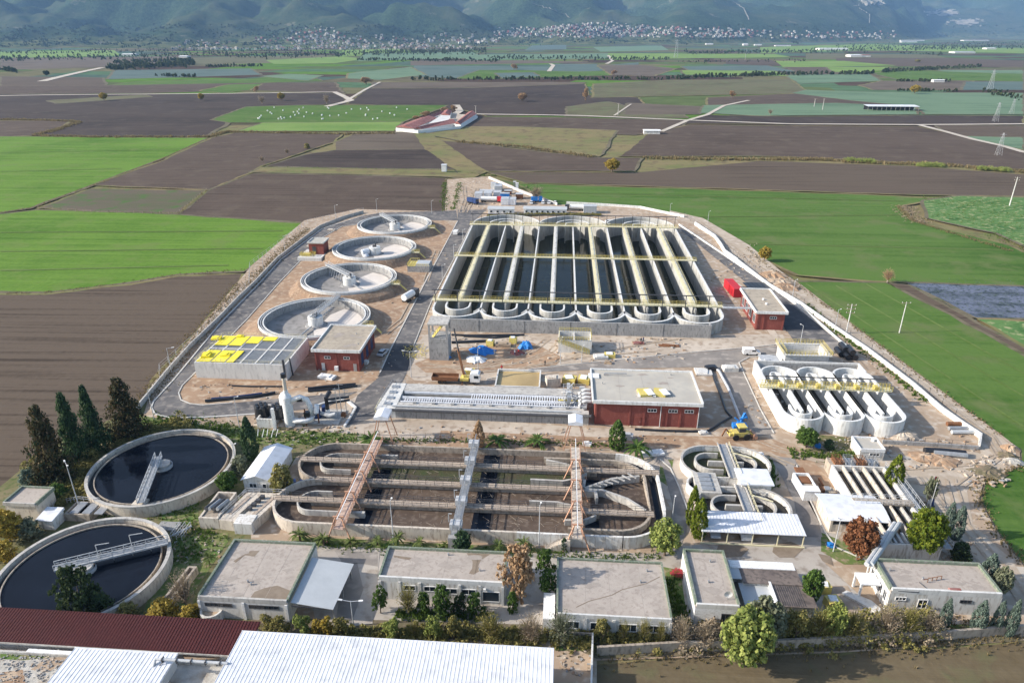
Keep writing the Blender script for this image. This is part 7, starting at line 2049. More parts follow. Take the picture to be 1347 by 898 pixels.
# row of clipped yellow green trees between the halls and the front buildings
rows = [(350, 826, 812, 24, 'olive', 'loose', 'first yellow green tree behind the huge white roof, at its left corner'),
 (369, 834, 812, 24, 'olive', 'loose', 'second yellow green tree behind the huge white roof'), (398, 837, 808, 27, 'willow', 'loose', 'plump yellow green tree before the lean-to shed'),
 (427, 838, 808, 27, 'yellow', 'loose', 'yellow tree before the right side of the lean-to shed'), (448, 840, 812, 22, 'olive', 'loose', 'dull green tree next to the twin armed street lamp'),
 (518, 840, 810, 26, 'willow', 'loose', 'bright yellow green tree left of three behind the huge white roof'), (545, 838, 813, 18, 'olive', 'bare', 'thin bare tree between two yellow green ones'),
 (571, 840, 812, 24, 'willow', 'loose', 'middle yellow green tree before the shrub lined building'), (597, 840, 810, 24, 'olive', 'loose', 'yellow green tree under the tallest dark shrub'),
 (645, 842, 803, 42, 'olive', 'bare', 'wide half bare tree before the open window of the shrub lined building'), (698, 845, 805, 40, 'twig', 'bare', 'bare grey twigged tree in the gap between two front buildings'),
 (738, 846, 800, 46, 'grey_olive', 'bare', 'wide grey twigged tree at the corner of the huge white roof'), (793, 845, 812, 28, 'olive', 'loose', 'round yellow tree at the left of the widest front building'),
 (820, 846, 812, 20, 'olive', 'bare', 'thin tree second in the row before the widest front building'), (846, 846, 809, 26, 'olive', 'bare', 'thin yellow tree third in the row before the widest building'),
 (868, 848, 813, 20, 'olive', 'bare', 'last thin tree before the right end of the widest building'), (895, 850, 806, 34, 'twig', 'bare', 'bare twigged tree between the widest and the narrow building'),
 (925, 852, 815, 34, 'twig', 'bare', 'brown bare bush at the foot of the narrow building'), (1045, 845, 800, 44, 'olive', 'loose', 'dull yellow tree right of the large willow'),
 (1075, 842, 795, 44, 'olive', 'bare', 'half bare tree in front of the brown sheds'), (1092, 840, 788, 34, 'willow', 'loose', 'bright yellow green tree in front of the yellow bins'),
 (1120, 842, 800, 40, 'olive', 'bare', 'twiggy tree where the yard meets the front wall'), (1162, 838, 790, 46, 'twig', 'bare', 'large bare tree before the steps of the front right building'),
 (1192, 838, 795, 40, 'olive', 'bare', 'second bare tree before the front right building'), (1220, 836, 800, 36, 'twig', 'bare', 'third bare tree before the front right building'), (950, 848, 818, 26, 'twig', 'bare', 'small bare bush left of the large willow')]
for i, (u, v, vt, wpx, m, shp, lab) in enumerate(rows):
 tree_px('roadside_tree', lab, 'tree', shp, m, u, v, vt, wpx, group='thin trees along the front wall', var=i % 3)
# palms
pl = [(395, 712, 690, 18, 'small palm at the left corner of the workshop roof'), (426, 716, 698, 16, 'small palm second from the left before the old ditch'), (462, 718, 702, 12, 'tiny palm third from the left before the old ditch'),
 (524, 718, 694, 16, 'palm beside the left street lamp before the old ditch'), (552, 722, 702, 14, 'low palm right of the left street lamp'), (497, 716, 702, 12, 'small brown palm left of the left street lamp'),
 (586, 722, 708, 10, 'tiny palm left of the ball shaped shrub'), (655, 726, 707, 15, 'palm right of the ball shaped shrub'), (689, 724, 702, 18, 'palm standing over the dry tan tree'), (276, 742, 722, 12, 'little palm on the lawn left of the workshop')]
for i, (u, v, vt, wpx, lab) in enumerate(pl):
 tree_px('palm', lab, 'palm', 'palm', 'palm', u, v, vt, wpx * 1.35, group='small palms before the old ditch')
for u, v, vt, wpx, lab in ((489, 585, 566, 30, 'bushy palm left of the left white hood'), (654, 586, 570, 27, 'bushy palm right of the dry brown cypress'), (708, 586, 571, 28, 'bushy palm left of the right white hood'), (837, 600, 574, 30, 'bushy palm right of the pointed green tree')):
 tree_px('bushy_palm', lab, 'palm', 'palm', 'green', u, v, vt, wpx * 1.1, group='bushy palms behind the old ditch')
# trees out in the fields
ft = [(805, 226, 207, 22, 'yellow', 'round', 'yellow tree on the field edge behind the offices'), (687, 133, 121, 13, 'tan', 'round', 'lone tan tree in the dark field above the plant'),
 (1005, 343, 323, 19, 'yellow', 'round', 'small yellow tree beside the dirt track'), (1167, 371, 351, 19, 'tan', 'bare', 'small leafless tree at the corner of the purple field'),
 (705, 265, 240, 24, 'twig', 'bare', 'bare tree by the site offices'), (370, 132, 121, 11, 'yellow', 'round', 'small yellow tree on the far farm road, right one'), (265, 132, 122, 9, 'yellow', 'round', 'small yellow tree by the far farm road, left one'),
 (137, 132, 121, 11, 'yellow', 'round', 'yellow tree at the far left of the farm road'), (482, 111, 101, 17, 'tan', 'loose', 'brownish tree by the far track bend'), (1203, 123, 111, 15, 'yellow', 'round', 'round yellow tree in the far right fields'),
 (963, 129, 119, 10, 'tan', 'loose', 'pale brown tree in the far olive field'), (770, 133, 115, 8, 'tan', 'loose', 'brown tree at the dark field corner'), (345, 137, 124, 11, 'twig', 'bare', 'leafless tree at the edge of the bale field'),
 (430, 137, 122, 10, 'twig', 'bare', 'leafless tree behind the bale field'), (338, 122, 113, 8, 'tan', 'loose', 'small tan tree beyond the far farm road'), (676, 92, 84, 11, 'tan', 'loose', 'tan tree in the far vegetable fields'), (808, 99, 92, 9, 'tan', 'loose', 'brown tree at the end of the far green strip'),
 (62, 100, 92, 8, 'pine', 'round', 'dark tree by the far left road'), (1207, 82, 78, 8, 'olive', 'round', 'olive tree on the far right track'), (345, 213, 204, 9, 'twig', 'bare', 'leafless bush on the ditch at left'), (378, 203, 194, 8, 'twig', 'bare', 'second leafless bush on the ditch at left'), (404, 195, 188, 8, 'olive', 'bush', 'olive bush at the ditch end'),
 (1013, 151, 142, 8, 'twig', 'bare', 'leafless tree right of the vegetable field'), (7, 385 - 265, 112, 0.1, 'tan', 'round', '')]
for u, v, vt, wpx, m, shp, lab in ft:
 if lab: tree_px('field_tree', lab, 'tree', shp, m, u, v, vt, wpx)

# ------------------------------------------------------------------ scrub, hedges, reeds along edges
def tufts(name, lines, m, n, h0, h1, spread, seed=1, wd=0.5, z=0.0):
 rnd = random.Random(seed)
 mb = MB()
 segs = []
 for pts in lines:
  q = [Vector(G(u, v)) for u, v in pts]
  segs += [(a, b, (b - a).length) for a, b in zip(q, q[1:])]
 tot = sum(s[2] for s in segs)
 for a, b, l in segs:
  for i in range(max(1, int(n * l / tot))):
   p = a.lerp(b, rnd.random())
   dd = (b - a).normalized()
   p += Vector((-dd.y, dd.x)) * rnd.gauss(0, spread * 0.5)
   h = rnd.uniform(h0, h1); s = h * wd
   if h1 > 1.25 and m != 'weeds':
    for k in range(int(16 + 22 * h)):
     an = rnd.uniform(0, 6.283); el = rnd.uniform(0, 1.57); q = rnd.random() ** .4 * h * .62
     c = Vector((p.x + q * cos(an) * cos(el), p.y + q * sin(an) * cos(el), z + h * .3 + q * sin(el) * 1.1))
     a1 = Vector((rnd.gauss(0, 1), rnd.gauss(0, 1), rnd.gauss(0, 1))).normalized(); b1 = a1.orthogonal().normalized() * rnd.uniform(.07, .17); a1 = a1 * rnd.uniform(.08, .2)
     mb.face([c - a1 - b1, c + a1 - b1 * .7, c + a1 * .8 + b1, c - a1 + b1 * .8])
    continue
   for k in range(8):
    an = rnd.uniform(0, 2 * pi); rr = rnd.uniform(0.2, 1.0) * s
    c = Vector((p.x + rr * cos(an), p.y + rr * sin(an), z + h * rnd.uniform(0.35, 1)))
    an2 = rnd.uniform(0, pi)
    w_ = Vector((cos(an2), sin(an2), 0)) * s * 0.33
    mb.face([(p.x + rr * cos(an) * .6 - w_.x, p.y + rr * sin(an) * .6 - w_.y, z - 0.05), (p.x + rr * cos(an) * .6 + w_.x, p.y + rr * sin(an) * .6 + w_.y, z - 0.05), (c.x + w_.x * .5, c.y + w_.y * .5, c.z), (c.x - w_.x * .4, c.y - w_.y * .4, c.z * 0.9)])
 return tag(mb.build(name, L_[m]), kind='stuff')
tufts('reeds', [[(0, 157), (60, 158), (105, 160), (75, 170), (45, 178), (120, 180), (275, 180), (295, 173), (450, 176), (520, 175)], [(600, 186), (680, 192), (780, 206)], [(845, 207), (960, 209), (1080, 209), (1130, 213), (1240, 216), (1347, 226)]], 'weeds', 3400, 0.8, 2.2, 4.5, 1, z=-0.6)
tufts('hedge', [[(1110, 211), (1150, 213)], [(1205, 218), (1240, 218)], [(1285, 222), (1330, 225)]], 'willow', 260, 1.5, 3.2, 5, 2, z=-0.6)
tufts('field_margin', [[(0, 279), (40, 273), (120, 244), (210, 210), (275, 181)], [(234, 281), (272, 250)], [(235, 360), (170, 371), (60, 384), (0, 385)], [(330, 352), (235, 361)], [(404, 292), (500, 280), (585, 280)], [(587, 234), (585, 280)]], 'weeds', 1900, 0.3, 0.9, 1.6, 3, z=-0.6)
tufts('field_margin', [[(50, 272), (120, 278), (232, 280)], [(345, 219), (600, 223)], [(612, 226), (640, 230), (840, 226)]], 'grass', 900, 0.3, 0.8, 2.0, 4, z=-0.6)
tufts('weeds', [[(318, 372), (290, 405), (210, 500), (190, 530)], [(405, 300), (340, 360), (330, 380)]], 'weeds', 3200, 0.15, 0.5, 3.4, 5)
tufts('weeds', [[(585, 240), (584, 278)], [(605, 240), (596, 276)]], 'grass', 500, 0.3, 0.8, 2, 6)
tufts('weeds', [[(200, 556), (330, 575), (470, 578)], [(180, 560), (215, 552), (300, 568)]], 'grass', 1300, 0.2, 0.7, 4.0, 7)
tufts('weeds', [[(480, 578), (600, 580), (770, 584), (850, 590)]], 'grass', 500, 0.2, 0.6, 1.2, 8)
tufts('weeds', [[(400, 716), (500, 722), (600, 725), (700, 728), (800, 733), (868, 732)]], 'grass', 900, 0.15, 0.5, 1.3, 9)
tufts('weeds', [[(785, 858), (900, 852), (1100, 848), (1340, 832)], [(735, 842), (780, 850)], [(1150, 828), (1330, 824)]], 'weeds', 2600, 0.1, 0.45, 2.8, 10)
tufts('undergrowth_scrub', [[(740, 832), (800, 836), (900, 840), (960, 840), (1040, 838), (1130, 834), (1200, 828)]], 'olive', 900, 0.5, 1.5, 2.6, 11)
tufts('undergrowth_scrub', [[(400, 836), (500, 838), (640, 838), (740, 842)]], 'olive', 500, 0.4, 1.3, 1.8, 12)
tufts('weeds', [[(520, 808), (650, 812)], [(735, 832), (880, 834)], [(880, 760), (895, 810)]], 'grass', 800, 0.3, 0.9, 1.2, 13)
tufts('weeds', [[(230, 690), (280, 700), (240, 740), (215, 720)], [(200, 672), (260, 668)], [(130, 680), (160, 668)]], 'grass', 900, 0.15, 0.6, 4.5, 14)
tufts('weeds', [[(60, 600), (110, 640), (90, 660), (40, 660)], [(150, 585), (250, 560)], [(100, 610), (112, 640)]], 'olive', 1300, 0.5, 1.5, 4.5, 15)
tufts('weeds', [[(1307, 696), (1286, 655), (1294, 629), (1341, 612)], [(1347, 745), (1308, 697)], [(1215, 660), (1262, 735), (1310, 760)], [(1180, 270), (1200, 290), (1330, 330)]], 'weeds', 1300, 0.15, 0.55, 1.6, 16)
tufts('weeds', [[(982, 325), (1010, 350), (1045, 372)], [(1046, 372), (1140, 442), (1217, 500), (1316, 573)]], 'weeds', 700, 0.15, 0.5, 1.4, 17)
tufts('weeds', [[(1060, 400), (1100, 436), (1160, 480), (1220, 530)]], 'grass', 500, 0.3, 0.8, 1.6, 18)
tufts('weeds', [[(1040, 598), (1100, 600), (1130, 598)], [(1005, 605), (1012, 640)]], 'grass', 500, 0.3, 0.8, 1.8, 19)
tufts('weeds', [[(640, 285), (720, 283), (790, 284)]], 'olive', 500, 0.6, 1.4, 1.6, 20)
tufts('creepers', [[(1190, 270), (1190, 283), (1215, 292)]], 'twig', 420, 0.3, 0.9, 6, 21, z=-0.5)
tufts('vegetable_leaves', [[(1225, 266), (1347, 268)], [(1230, 280), (1347, 300)], [(1260, 272), (1347, 284)], [(1320, 305), (1400, 330)]], 'grass', 2500, 0.3, 0.8, 14, 22, z=-0.55)
tufts('cabbage_leaves', [[(1200, 376), (1347, 378)], [(1215, 385), (1347, 388)], [(1240, 396), (1347, 399)], [(1265, 408), (1347, 411)]], 'blue', 3000, 0.25, 0.5, 9, 23, wd=1.0, z=-0.5)

tufts('hedge_bushes', [[(1015, 836), (1100, 834), (1150, 830)], [(1150, 830), (1225, 826)]], 'olive', 200, 1.2, 3.0, 2.2, 30)
tufts('hedge_bushes', [[(880, 840), (960, 842)], [(1100, 834), (1232, 828)]], 'twig', 200, .9, 2.6, 2.2, 31)

def far_trees():
 """hedges and tree belts of the far plain, thousands of trees read as masses"""
 rnd = random.Random(8)
 mb = MB()
 belts = [((0, 92), (22, 95), 60, 10, 1.5), ((140, 91), (255, 84), 420, 12, 3.5), ((150, 83), (235, 80), 160, 11, 2), ((235, 83), (255, 84), 60, 16, 2), ((270, 88), (345, 87), 120, 8, 1.2), ((205, 100), (260, 101), 90, 7, 1),
  ((0, 78), (300, 72), 500, 9, 4), ((300, 74), (640, 68), 900, 9, 5), ((490, 70), (640, 66), 500, 10, 4), ((640, 76), (880, 78), 420, 8, 3), ((470, 79), (660, 80), 380, 8, 2.2), ((870, 55), (905, 58), 120, 11, 2), ((900, 70), (1060, 68), 420, 9, 3), ((1040, 55), (1050, 58), 70, 12, 2),
  ((1060, 68), (1347, 60), 700, 9, 4), ((890, 82), (1060, 80), 120, 6, 2), ((980, 99), (1150, 97), 320, 8, 1.5), ((1160, 95), (1290, 88), 300, 8, 1.4), ((540, 105), (900, 104), 380, 7, 1.4), ((890, 103), (1010, 99), 200, 8, 1.4), ((1180, 107), (1250, 107), 90, 6, 1),
  ((1180, 70), (1240, 72), 60, 9, 2), ((1290, 118), (1347, 130), 90, 5, 4), ((1180, 119), (1260, 120), 100, 5, 1), ((600, 60), (760, 56), 400, 9, 4), ((1100, 62), (1347, 56), 500, 9, 4), ((1200, 64), (1347, 62), 260, 9, 3), ((0, 70), (600, 62), 900, 9, 4)]
 for (a, b, n, h, sp) in belts:
  for i in range(int(n * .62)):
   f = rnd.random()
   u = a[0] + (b[0] - a[0]) * f; v = a[1] + (b[1] - a[1]) * f + rnd.gauss(0, sp * 0.4)
   if v < 55: continue
   x, y = G(u, v)
   hh = h * rnd.uniform(0.3, 1.05)
   for k in range(7):
    an = rnd.uniform(0, 2 * pi); r = hh * 0.3 * rnd.random()
    c = Vector((x + r * cos(an), y + r * sin(an), hh * rnd.uniform(0.25, 0.85) - 0.8))
    w_ = Vector((cos(an + 1.5), sin(an + 1.5), 0)) * hh * 0.28
    up = Vector((rnd.uniform(-.2, .2), -0.3, 1)).normalized() * hh * 0.26
    mb.face([c - w_ - up, c + w_ - up * .8, c + w_ * .6 + up, c - w_ * .7 + up * .9])
 tag(mb.build('tree_belt', L_['far']), kind='stuff')
far_trees()
# ------------------------------------------------------------------ boundary walls and fences
def pwall(name, label, pts, th, h, m, cat='wall', z0=-0.3):
 """boundary wall built of straight panels, one part each"""
 q = gp(pts)
 t = thing(name, label, cat, (q[0][0], q[0][1], 0))
 for i, (a, b) in enumerate(zip(q, q[1:])):
  va, vb = Vector(a), Vector(b)
  d_ = (vb - va).normalized() * th * 0.25
  MB().wall([va - d_ if i else va, vb], th, z0, h - 0.01 * (i % 2)).build('wall_panel', m, t)
 return t
pwall('boundary_wall', 'white boundary wall starting behind the site offices at the far end', [(643, 235), (660, 242), (690, 255), (733, 270)], 0.35, 1.3, 'concrete_new')
pwall('boundary_wall', 'white boundary wall along the far edge of the right green field', [(745, 268), (800, 271), (842, 274), (870, 280), (900, 286)], 0.45, 1.2, 'concrete_white')
pwall('boundary_wall', 'short white wall stepping down beside the dirt track near the big basin', [(914, 296), (940, 313), (948, 324), (953, 333), (970, 345)], 0.5, 1.6, 'concrete_white')
pwall('boundary_wall', 'long white boundary wall on the right, from the red house to the lower corner', [(970, 345), (1010, 376), (1052, 401), (1096, 432), (1140, 462), (1200, 508), (1238, 541), (1262, 558), (1289, 576), (1287, 590)], 0.4, 1.35, 'concrete_new')
pwall('low_wall', 'low wall inside the ring road, right of the road bend', [(893, 296), (957, 339), (1033, 391), (1060, 410), (1104, 449), (1120, 462)], 0.35, 0.7, 'concrete_white')
pwall('low_wall', 'dark low wall with railing beside the black pipes at the lower right', [(1160, 583), (1215, 586), (1286, 591)], 0.4, 0.9, 'concrete_grey')
pwall('boundary_wall', 'left boundary wall running along the ring road', [(478, 280), (450, 288), (420, 300), (365, 342), (336, 373), (312, 396), (289, 420), (250, 458), (224, 487), (193, 525), (176, 545)], 0.4, 1.3, 'concrete')
pwall('boundary_wall', 'old concrete boundary wall behind the front field', [(785, 861), (900, 854), (960, 855), (1040, 851), (1130, 846), (1230, 841), (1347, 832)], 0.4, 1.7, 'concrete_old')
pwall('boundary_wall', 'old wall along the back of the yard beside the huge white roof', [(739, 838), (778, 840)], 0.3, 1.2, 'concrete_old')
pwall('edge_wall', 'pale wall strip between bare earth and front field', [(779, 843), (778, 880), (777, 920)], 0.25, 1.8, 'concrete_new')

def fence(label, pts, h, step, m='metal_grey', top=True, r=0.07):
 q = [Vector((*G(u, v), 0)) for u, v in pts]
 t = thing('wire_fence', label, 'fence', tuple(q[0]))
 n = 0
 rl = MB()
 for a, b in zip(q, q[1:]):
  k = max(1, int((b - a).length / step))
  for i in range(k):
   p = a.lerp(b, i / k); MB().bar(p + Vector((0, 0, -.3)), p + Vector((0, 0, h)), r).build('post', m, t); n += 1
  for z in (h, h * .6, h * 0.25): rl.bar(a + Vector((0, 0, z)), b + Vector((0, 0, z)), 0.03)
 rl.build('wire', m, t)
 return t
fence('post and wire fence outside the long white wall on the right', [(900, 284), (970, 340), (1057, 401), (1146, 462), (1206, 508), (1256, 548), (1293, 574)], 2.2, 5.0, 'metal_dark')
fence('white slatted fence line around the left side of the ring road', [(478, 278), (405, 294), (366, 323), (329, 351), (328, 374), (278, 428), (211, 487), (210, 497)], 2.0, 4.0, 'metal_light', r=0.1)
fence('wooden post fence around the weedy patch in the left fields', [(50, 274), (120, 279), (233, 281), (272, 250), (125, 246)], 1.1, 4.5, 'wood', r=0.16)
fence('thin fence behind the old ditch', [(480, 576), (560, 578), (640, 581), (720, 585), (800, 588)], 1.8, 3.2, 'rust', r=0.06)
fence('railing on the dark low wall at the lower right', [(1162, 583), (1215, 586), (1286, 591)], 2.0, 2.4, 'metal_dark', r=0.07)

# ------------------------------------------------------------------ poles and lamps
def lamp(label, u, v, vt, arms=2, al=1.8, group=None, ang=0.0):
 x, y = G(u, v); h = HT(u, v, vt)
 t = thing('street_lamp', label, 'street lamp', (x, y, 0), group)
 MB().tube([(x, y, 0), (x, y, h)], 0.11, 8, r1=0.06).build('pole', 'metal_light', t)
 for s in ((-1, 1) if arms == 2 else (1,)):
  dx, dy = s * al * cos(ang), s * al * sin(ang)
  a = MB().bar((x, y, h - 0.1), (x + dx, y + dy, h + 0.15), 0.08).build('arm', 'metal_light', t)
  MB().bar((x + dx * .85, y + dy * .85, h + 0.12), (x + dx * 1.3, y + dy * 1.3, h + 0.22), 0.28, 0.12).build('lamp_head', 'white', a)
 return t
lamp('twin armed white street lamp between the lean-to and the shrub lined building', 465, 822, 790, 2, 1.5)
lamp('street lamp before the left half of the old ditch', 518, 716, 658, 1, .5, ang=1.2)
lamp('street lamp before the right half of the old ditch', 709, 720, 664, 1, .5, ang=1.2)
lamp('street lamp on the curved road right of the old ditch', 884, 685, 655, 1, .5, ang=1.2)
lamp('twin armed lamp between the cream hut and the black tank', 106, 672, 610, 2, 1.0, ang=2.4)
lamp('lamp by the left rim of the black tank near the gabled house', 372 - 60, 618, 584, 1, .6)
lamp('lamp mast beside the white pen', 315, 562, 522, 1, .8)
lamp('lamp on the kerb inside the ring road bend', 203, 588 - 36, 512, 1, .8)
lamp('lamp at the left boundary wall near the lower bend', 226, 490, 458, 1, 1.5, ang=0.2)
lamp('lamp at the left boundary next to the small red tower', 347, 356, 338, 1, 1.4, ang=0.2)
lamp('lamp at the left boundary below the brown field corner', 375, 330, 310, 1, 1.2)
lamp('lamp at the left boundary near the farthest clarifier', 442, 291, 270, 1, 1.2)
lamp('lamp behind the farthest clarifier, left one', 496, 280, 262, 1, .8); lamp('lamp behind the farthest clarifier, right one', 568, 281, 264, 1, .8)
lamp('lamp on the central road by the parked white car', 609, 318, 302, 1, .9)
lamp('lamp on the central road beside the middle of the big basin', 597, 340, 322, 1, .9)
lamp('lamp on the central road near the front of the big basin', 582, 366, 348, 1, 1.0)
lamp('twin armed lamp at the junction in front of the concrete tower', 541, 496, 462, 2, 1.6)
lamp('lamp behind the white truck cab', 629, 488, 458, 1, 0.5)
lamp('lamp at the foot of the yellow stair chamber', 737, 479, 444, 1, 0.4)
lamp('lamp standing right of the yellow stair chamber', 765, 476, 455, 1, 0.4)
lamp('lamp by the traffic island right of the narrow red house', 1053, 450, 428, 1, .8, ang=2.4)
lamp('lamp at the right boundary wall below the dirt track', 1097, 438, 407, 1, .6)
lamp('lamp at the right boundary near the bend of the wall', 1042, 393, 368, 1, .6)
lamp('lamp on the far boundary above the big basin', 881, 282, 268, 1, .6)
lamp('lamp on the right boundary above the big basin', 931, 293, 278, 1, .6)
lamp('white mast before the pale pink shed', 1096, 725, 682, 2, 0.5)
# twin masts by the black duct
for i, (u, v) in enumerate(((445, 552), (450, 548), (456, 543))):
 x, y = G(u, v); t = thing('lamp_mast', ['left of three thin steel masts by the black duct', 'middle of three thin steel masts by the black duct', 'right of three thin steel masts by the black duct'][i], 'mast', (x, y, 0), 'steel masts by the black duct')
 h = [8.5, 9, 6.5][i]
 MB().bar((x, y, 0), (x, y, h), 0.14).build('pole', 'metal_grey', t)
 MB().bar((x - .5, y, h - .3), (x + 1.0, y, h - .3), 0.1).build('arm', 'metal_grey', t)

def power_pole(label, u, v, vt, m='concrete_new', r=0.2, cross=1):
 x, y = G(u, v); h = HT(u, v, vt)
 t = thing('power_pole', label, 'power pole', (x, y, 0))
 MB().tube([(x, y, -.5), (x, y, h)], r, 7, r1=r * .6).build('pole', m, t)
 for k in range(cross):
  zz = h - 0.4 - k * 1.2
  c = MB().bar((x - 1.3, y, zz), (x + 1.3, y, zz), 0.16).build('crossarm', 'wood', t)
  mb = MB()
  for dx in (-1.2, 0.05, 1.2): mb.cyl(x + dx, y, zz + .08, zz + .4, 0.08, 0.05, 6)
  mb.build('insulator', 'white', c)
 return t
power_pole('power pole with stacked crossarms outside the right boundary wall', 1113, 438, 400, cross=3)
power_pole('slim power pole standing in the right green field', 1183, 437, 397, 'concrete_new', 0.17)
power_pole('concrete power pole at the right edge before the mixed vegetable field', 1328, 270, 233, 'concrete_new', 0.3, 2)
power_pole('small pole behind the bale field barn', 626, 154, 139, 'concrete', 0.4)
for i, (u, v, vt) in enumerate(((813, 151, 136), (1071, 140, 130), (1082, 144, 130), (980, 79, 64), (712, 60, 50))):
 power_pole(['far pole in the olive field', 'left of two far poles by the cabbage rows', 'right of two far poles by the cabbage rows', 'far pole in the plain below the town', 'farthest pole below the town'][i], u, v, vt, 'concrete', 0.45)
def pylon(label, u, v, vt):
 x, y = G(u, v); h = HT(u, v, vt); b = h * 0.11
 t = thing('pylon', label, 'pylon', (x, y, 0))
 w_ = 0.14 * h / 20
 for sx in (-1, 1):
  for sy in (-1, 1):
   MB().bar((x + sx * b, y + sy * b, 0), (x + sx * b * .2, y + sy * b * .2, h), w_).build('leg', 'metal_light', t)
 mb = MB()
 for k in range(7):
  f0, f1 = k / 7, (k + 1) / 7
  for s in (-1, 1):
   mb.bar((x - s * b * (1 - .8 * f0), y - b * (1 - .8 * f0), h * f0), (x + s * b * (1 - .8 * f1), y - b * (1 - .8 * f1), h * f1), w_ * .6)
   mb.bar((x - b * (1 - .8 * f0), y - s * b * (1 - .8 * f0), h * f0), (x - b * (1 - .8 * f1), y + s * b * (1 - .8 * f1), h * f1), w_ * .6)
 mb.build('lattice', 'metal_light', t)
 for f in (.8, .93):
  MB().bar((x - h * .14, y, h * f), (x + h * .14, y, h * f), w_ * 1.4).build('crossarm', 'metal_light', t)
for lab, u, v, vt in (('lattice pylon in the right brown field near the farm road', 1313, 204, 175), ('lattice pylon right of the long farm shed', 1309, 160, 135), ('lattice pylon behind the hedge at the far right', 1302, 118, 92), ('lattice pylon in the far cabbage fields at the right', 1330, 150, 130), ('far lattice pylon in front of the town', 889, 76, 52)):
 pylon(lab, u, v, vt)
# flag poles by the dirt track
for i, (u, v, vt, m1, lab) in enumerate(((1219, 664, 626, 'red', 'tall flag pole with a red and white flag by the dirt track'), (1222, 672, 634, 'blue_dark', 'lower flag pole with a drooping blue flag by the dirt track'))):
 x, y = G(u, v); h = HT(u, v, vt)
 t = thing('flag_pole', lab, 'flag pole', (x, y, 0))
 MB().tube([(x, y, 0), (x, y, h)], 0.08, 6, r1=.05).build('pole', 'metal_light', t)
 z0 = h if i == 0 else h * 0.45
 mb = MB()
 mb.add([(x + .06, y, z0), (x + .5, y + .12, z0 - .2), (x + .45, y - .05, z0 - 1.2), (x + .06, y + .05, z0 - 1.3), (x + .5, y + .04, z0 - 2.2), (x + .06, y, z0 - 2.4)], [(0, 1, 2, 3)]); mb.add([(x + .06, y + .05, z0 - 1.3), (x + .45, y - .05, z0 - 1.2), (x + .9, y + .1, z0 - 2.6), (x + .3, y, z0 - 2.9)], [(0, 1, 2, 3)], 1)
 mb.build('flag', [M[m1], M['white' if i == 0 else 'blue_dark']], t)

# ------------------------------------------------------------------ vehicles
def car(label, u, v, paint, ang, kind='car', group=None, sc=1.0, z=0.06, xy=None):
 x, y = G(u, v) if xy is None else xy
 t = thing('parked_car', label, 'car', (x, y, z), group)
 t.rotation_euler = (0, 0, ang)
 ORG[t] = (0, 0, 0)
 L, W_ = (4.4, 1.8) if kind == 'car' else (4.9, 1.95)
 prof = [(-L / 2, .35), (-L / 2, .85), (-L / 2 + .25, 1.0), (L / 2 - 1.1, 1.0), (L / 2 - .15, .8), (L / 2, .55), (L / 2, .35)] if kind == 'car' else [(-L / 2, .35), (-L / 2, 1.75), (-L / 2 + .2, 1.9), (L / 2 - 1.7, 1.9), (L / 2 - .95, 1.1), (L / 2 - .05, .9), (L / 2, .35)]
 mb = MB()
 n = len(prof)
 P = [(px, s * W_ / 2 * (1 if 0.3 < pz < 0.9 or kind != 'car' else .94), pz) for s in (-1, 1) for px, pz in prof]
 mb.add(P, [tuple(range(n)), tuple(reversed(range(n, 2 * n)))] + [((i + 1) % n, i, n + i, n + (i + 1) % n) for i in range(n)])
 b = mb.build('body', paint, t)
 if kind == 'car':
  mb = MB(); c = [(-1.75, 1.0), (-1.35, 1.42), (.35, 1.45), (1.05, 1.0)]
  P = [(px, s * W_ / 2 * (.9 if pz < 1.2 else .74), pz) for s in (-1, 1) for px, pz in c]
  mb.add(P, [(0, 1, 2, 3), (7, 6, 5, 4), (1, 0, 4, 5), (3, 2, 6, 7)]); mb.build('window_band', 'glass', t)
  MB().box(-1.33, .33, -W_ / 2 * .72, W_ / 2 * .72, 1.44, 1.5).build('roof', paint, t)
 else:
  mb = MB(); mb.add([(L / 2 - 1.68, -.85, 1.86), (L / 2 - 1.68, .85, 1.86), (L / 2 - .93, .85, 1.13), (L / 2 - .93, -.85, 1.13)], [(0, 3, 2, 1), (0, 1, 2, 3)])
  for s in (-1, 1): mb.box(L / 2 - 2.6, L / 2 - 1.5, s * W_ / 2 - .012, s * W_ / 2 + .012, 1.2, 1.7)
  for s in (-1, 1): pass
  m_ = mb.build('window_band', 'glass', t); m_.location = (0.015, 0, 0.015)
 for sx in (-1.35, 1.4):
  for sy in (-1, 1):
   w_ = MB().tube([(sx, sy * (W_ / 2 - .2), .33), (sx, sy * (W_ / 2 + .02), .33)], .33, 12).build('wheel', 'tyre', t)
 MB().box(L / 2 - .03, L / 2 + .015, -W_ / 2 + .1, -W_ / 2 + .45, .6, .75).build('headlight', 'white', t)
 MB().box(L / 2 - .03, L / 2 + .015, W_ / 2 - .45, W_ / 2 - .1, .6, .75).build('headlight', 'white', t)
 return t
M['paint_silver'] = mat('silver paint', (0.45, 0.47, 0.5), (0.42, 0.44, 0.47), 1, 0.3, spec=0.6)
car('white van parked beside the traffic island, left of the racetrack tanks', 988, 466, 'white', 0.0, 'van')
car('silver car in the shadow by the left red house', 504, 466, 'paint_silver', 1.35)
car('white car on the central road beside the big basin', 600, 308, 'white', 1.5, 'van')
car('white car on the gravel behind the big basin', 802, 293, 'white', 0.2)
for i, fu in enumerate((0.16, 0.46)):
 ca, cb, cc, cd = carport_xy
 car(['dark car on the left under the white carport', 'white pickup in the middle of the white carport'][i], 0, 0, ['paint_silver', 'white'][i], -pi / 2, ['car', 'van'][i], 'cars under the carport', xy=(ca + (cc - ca) * fu, cb + 3.1))
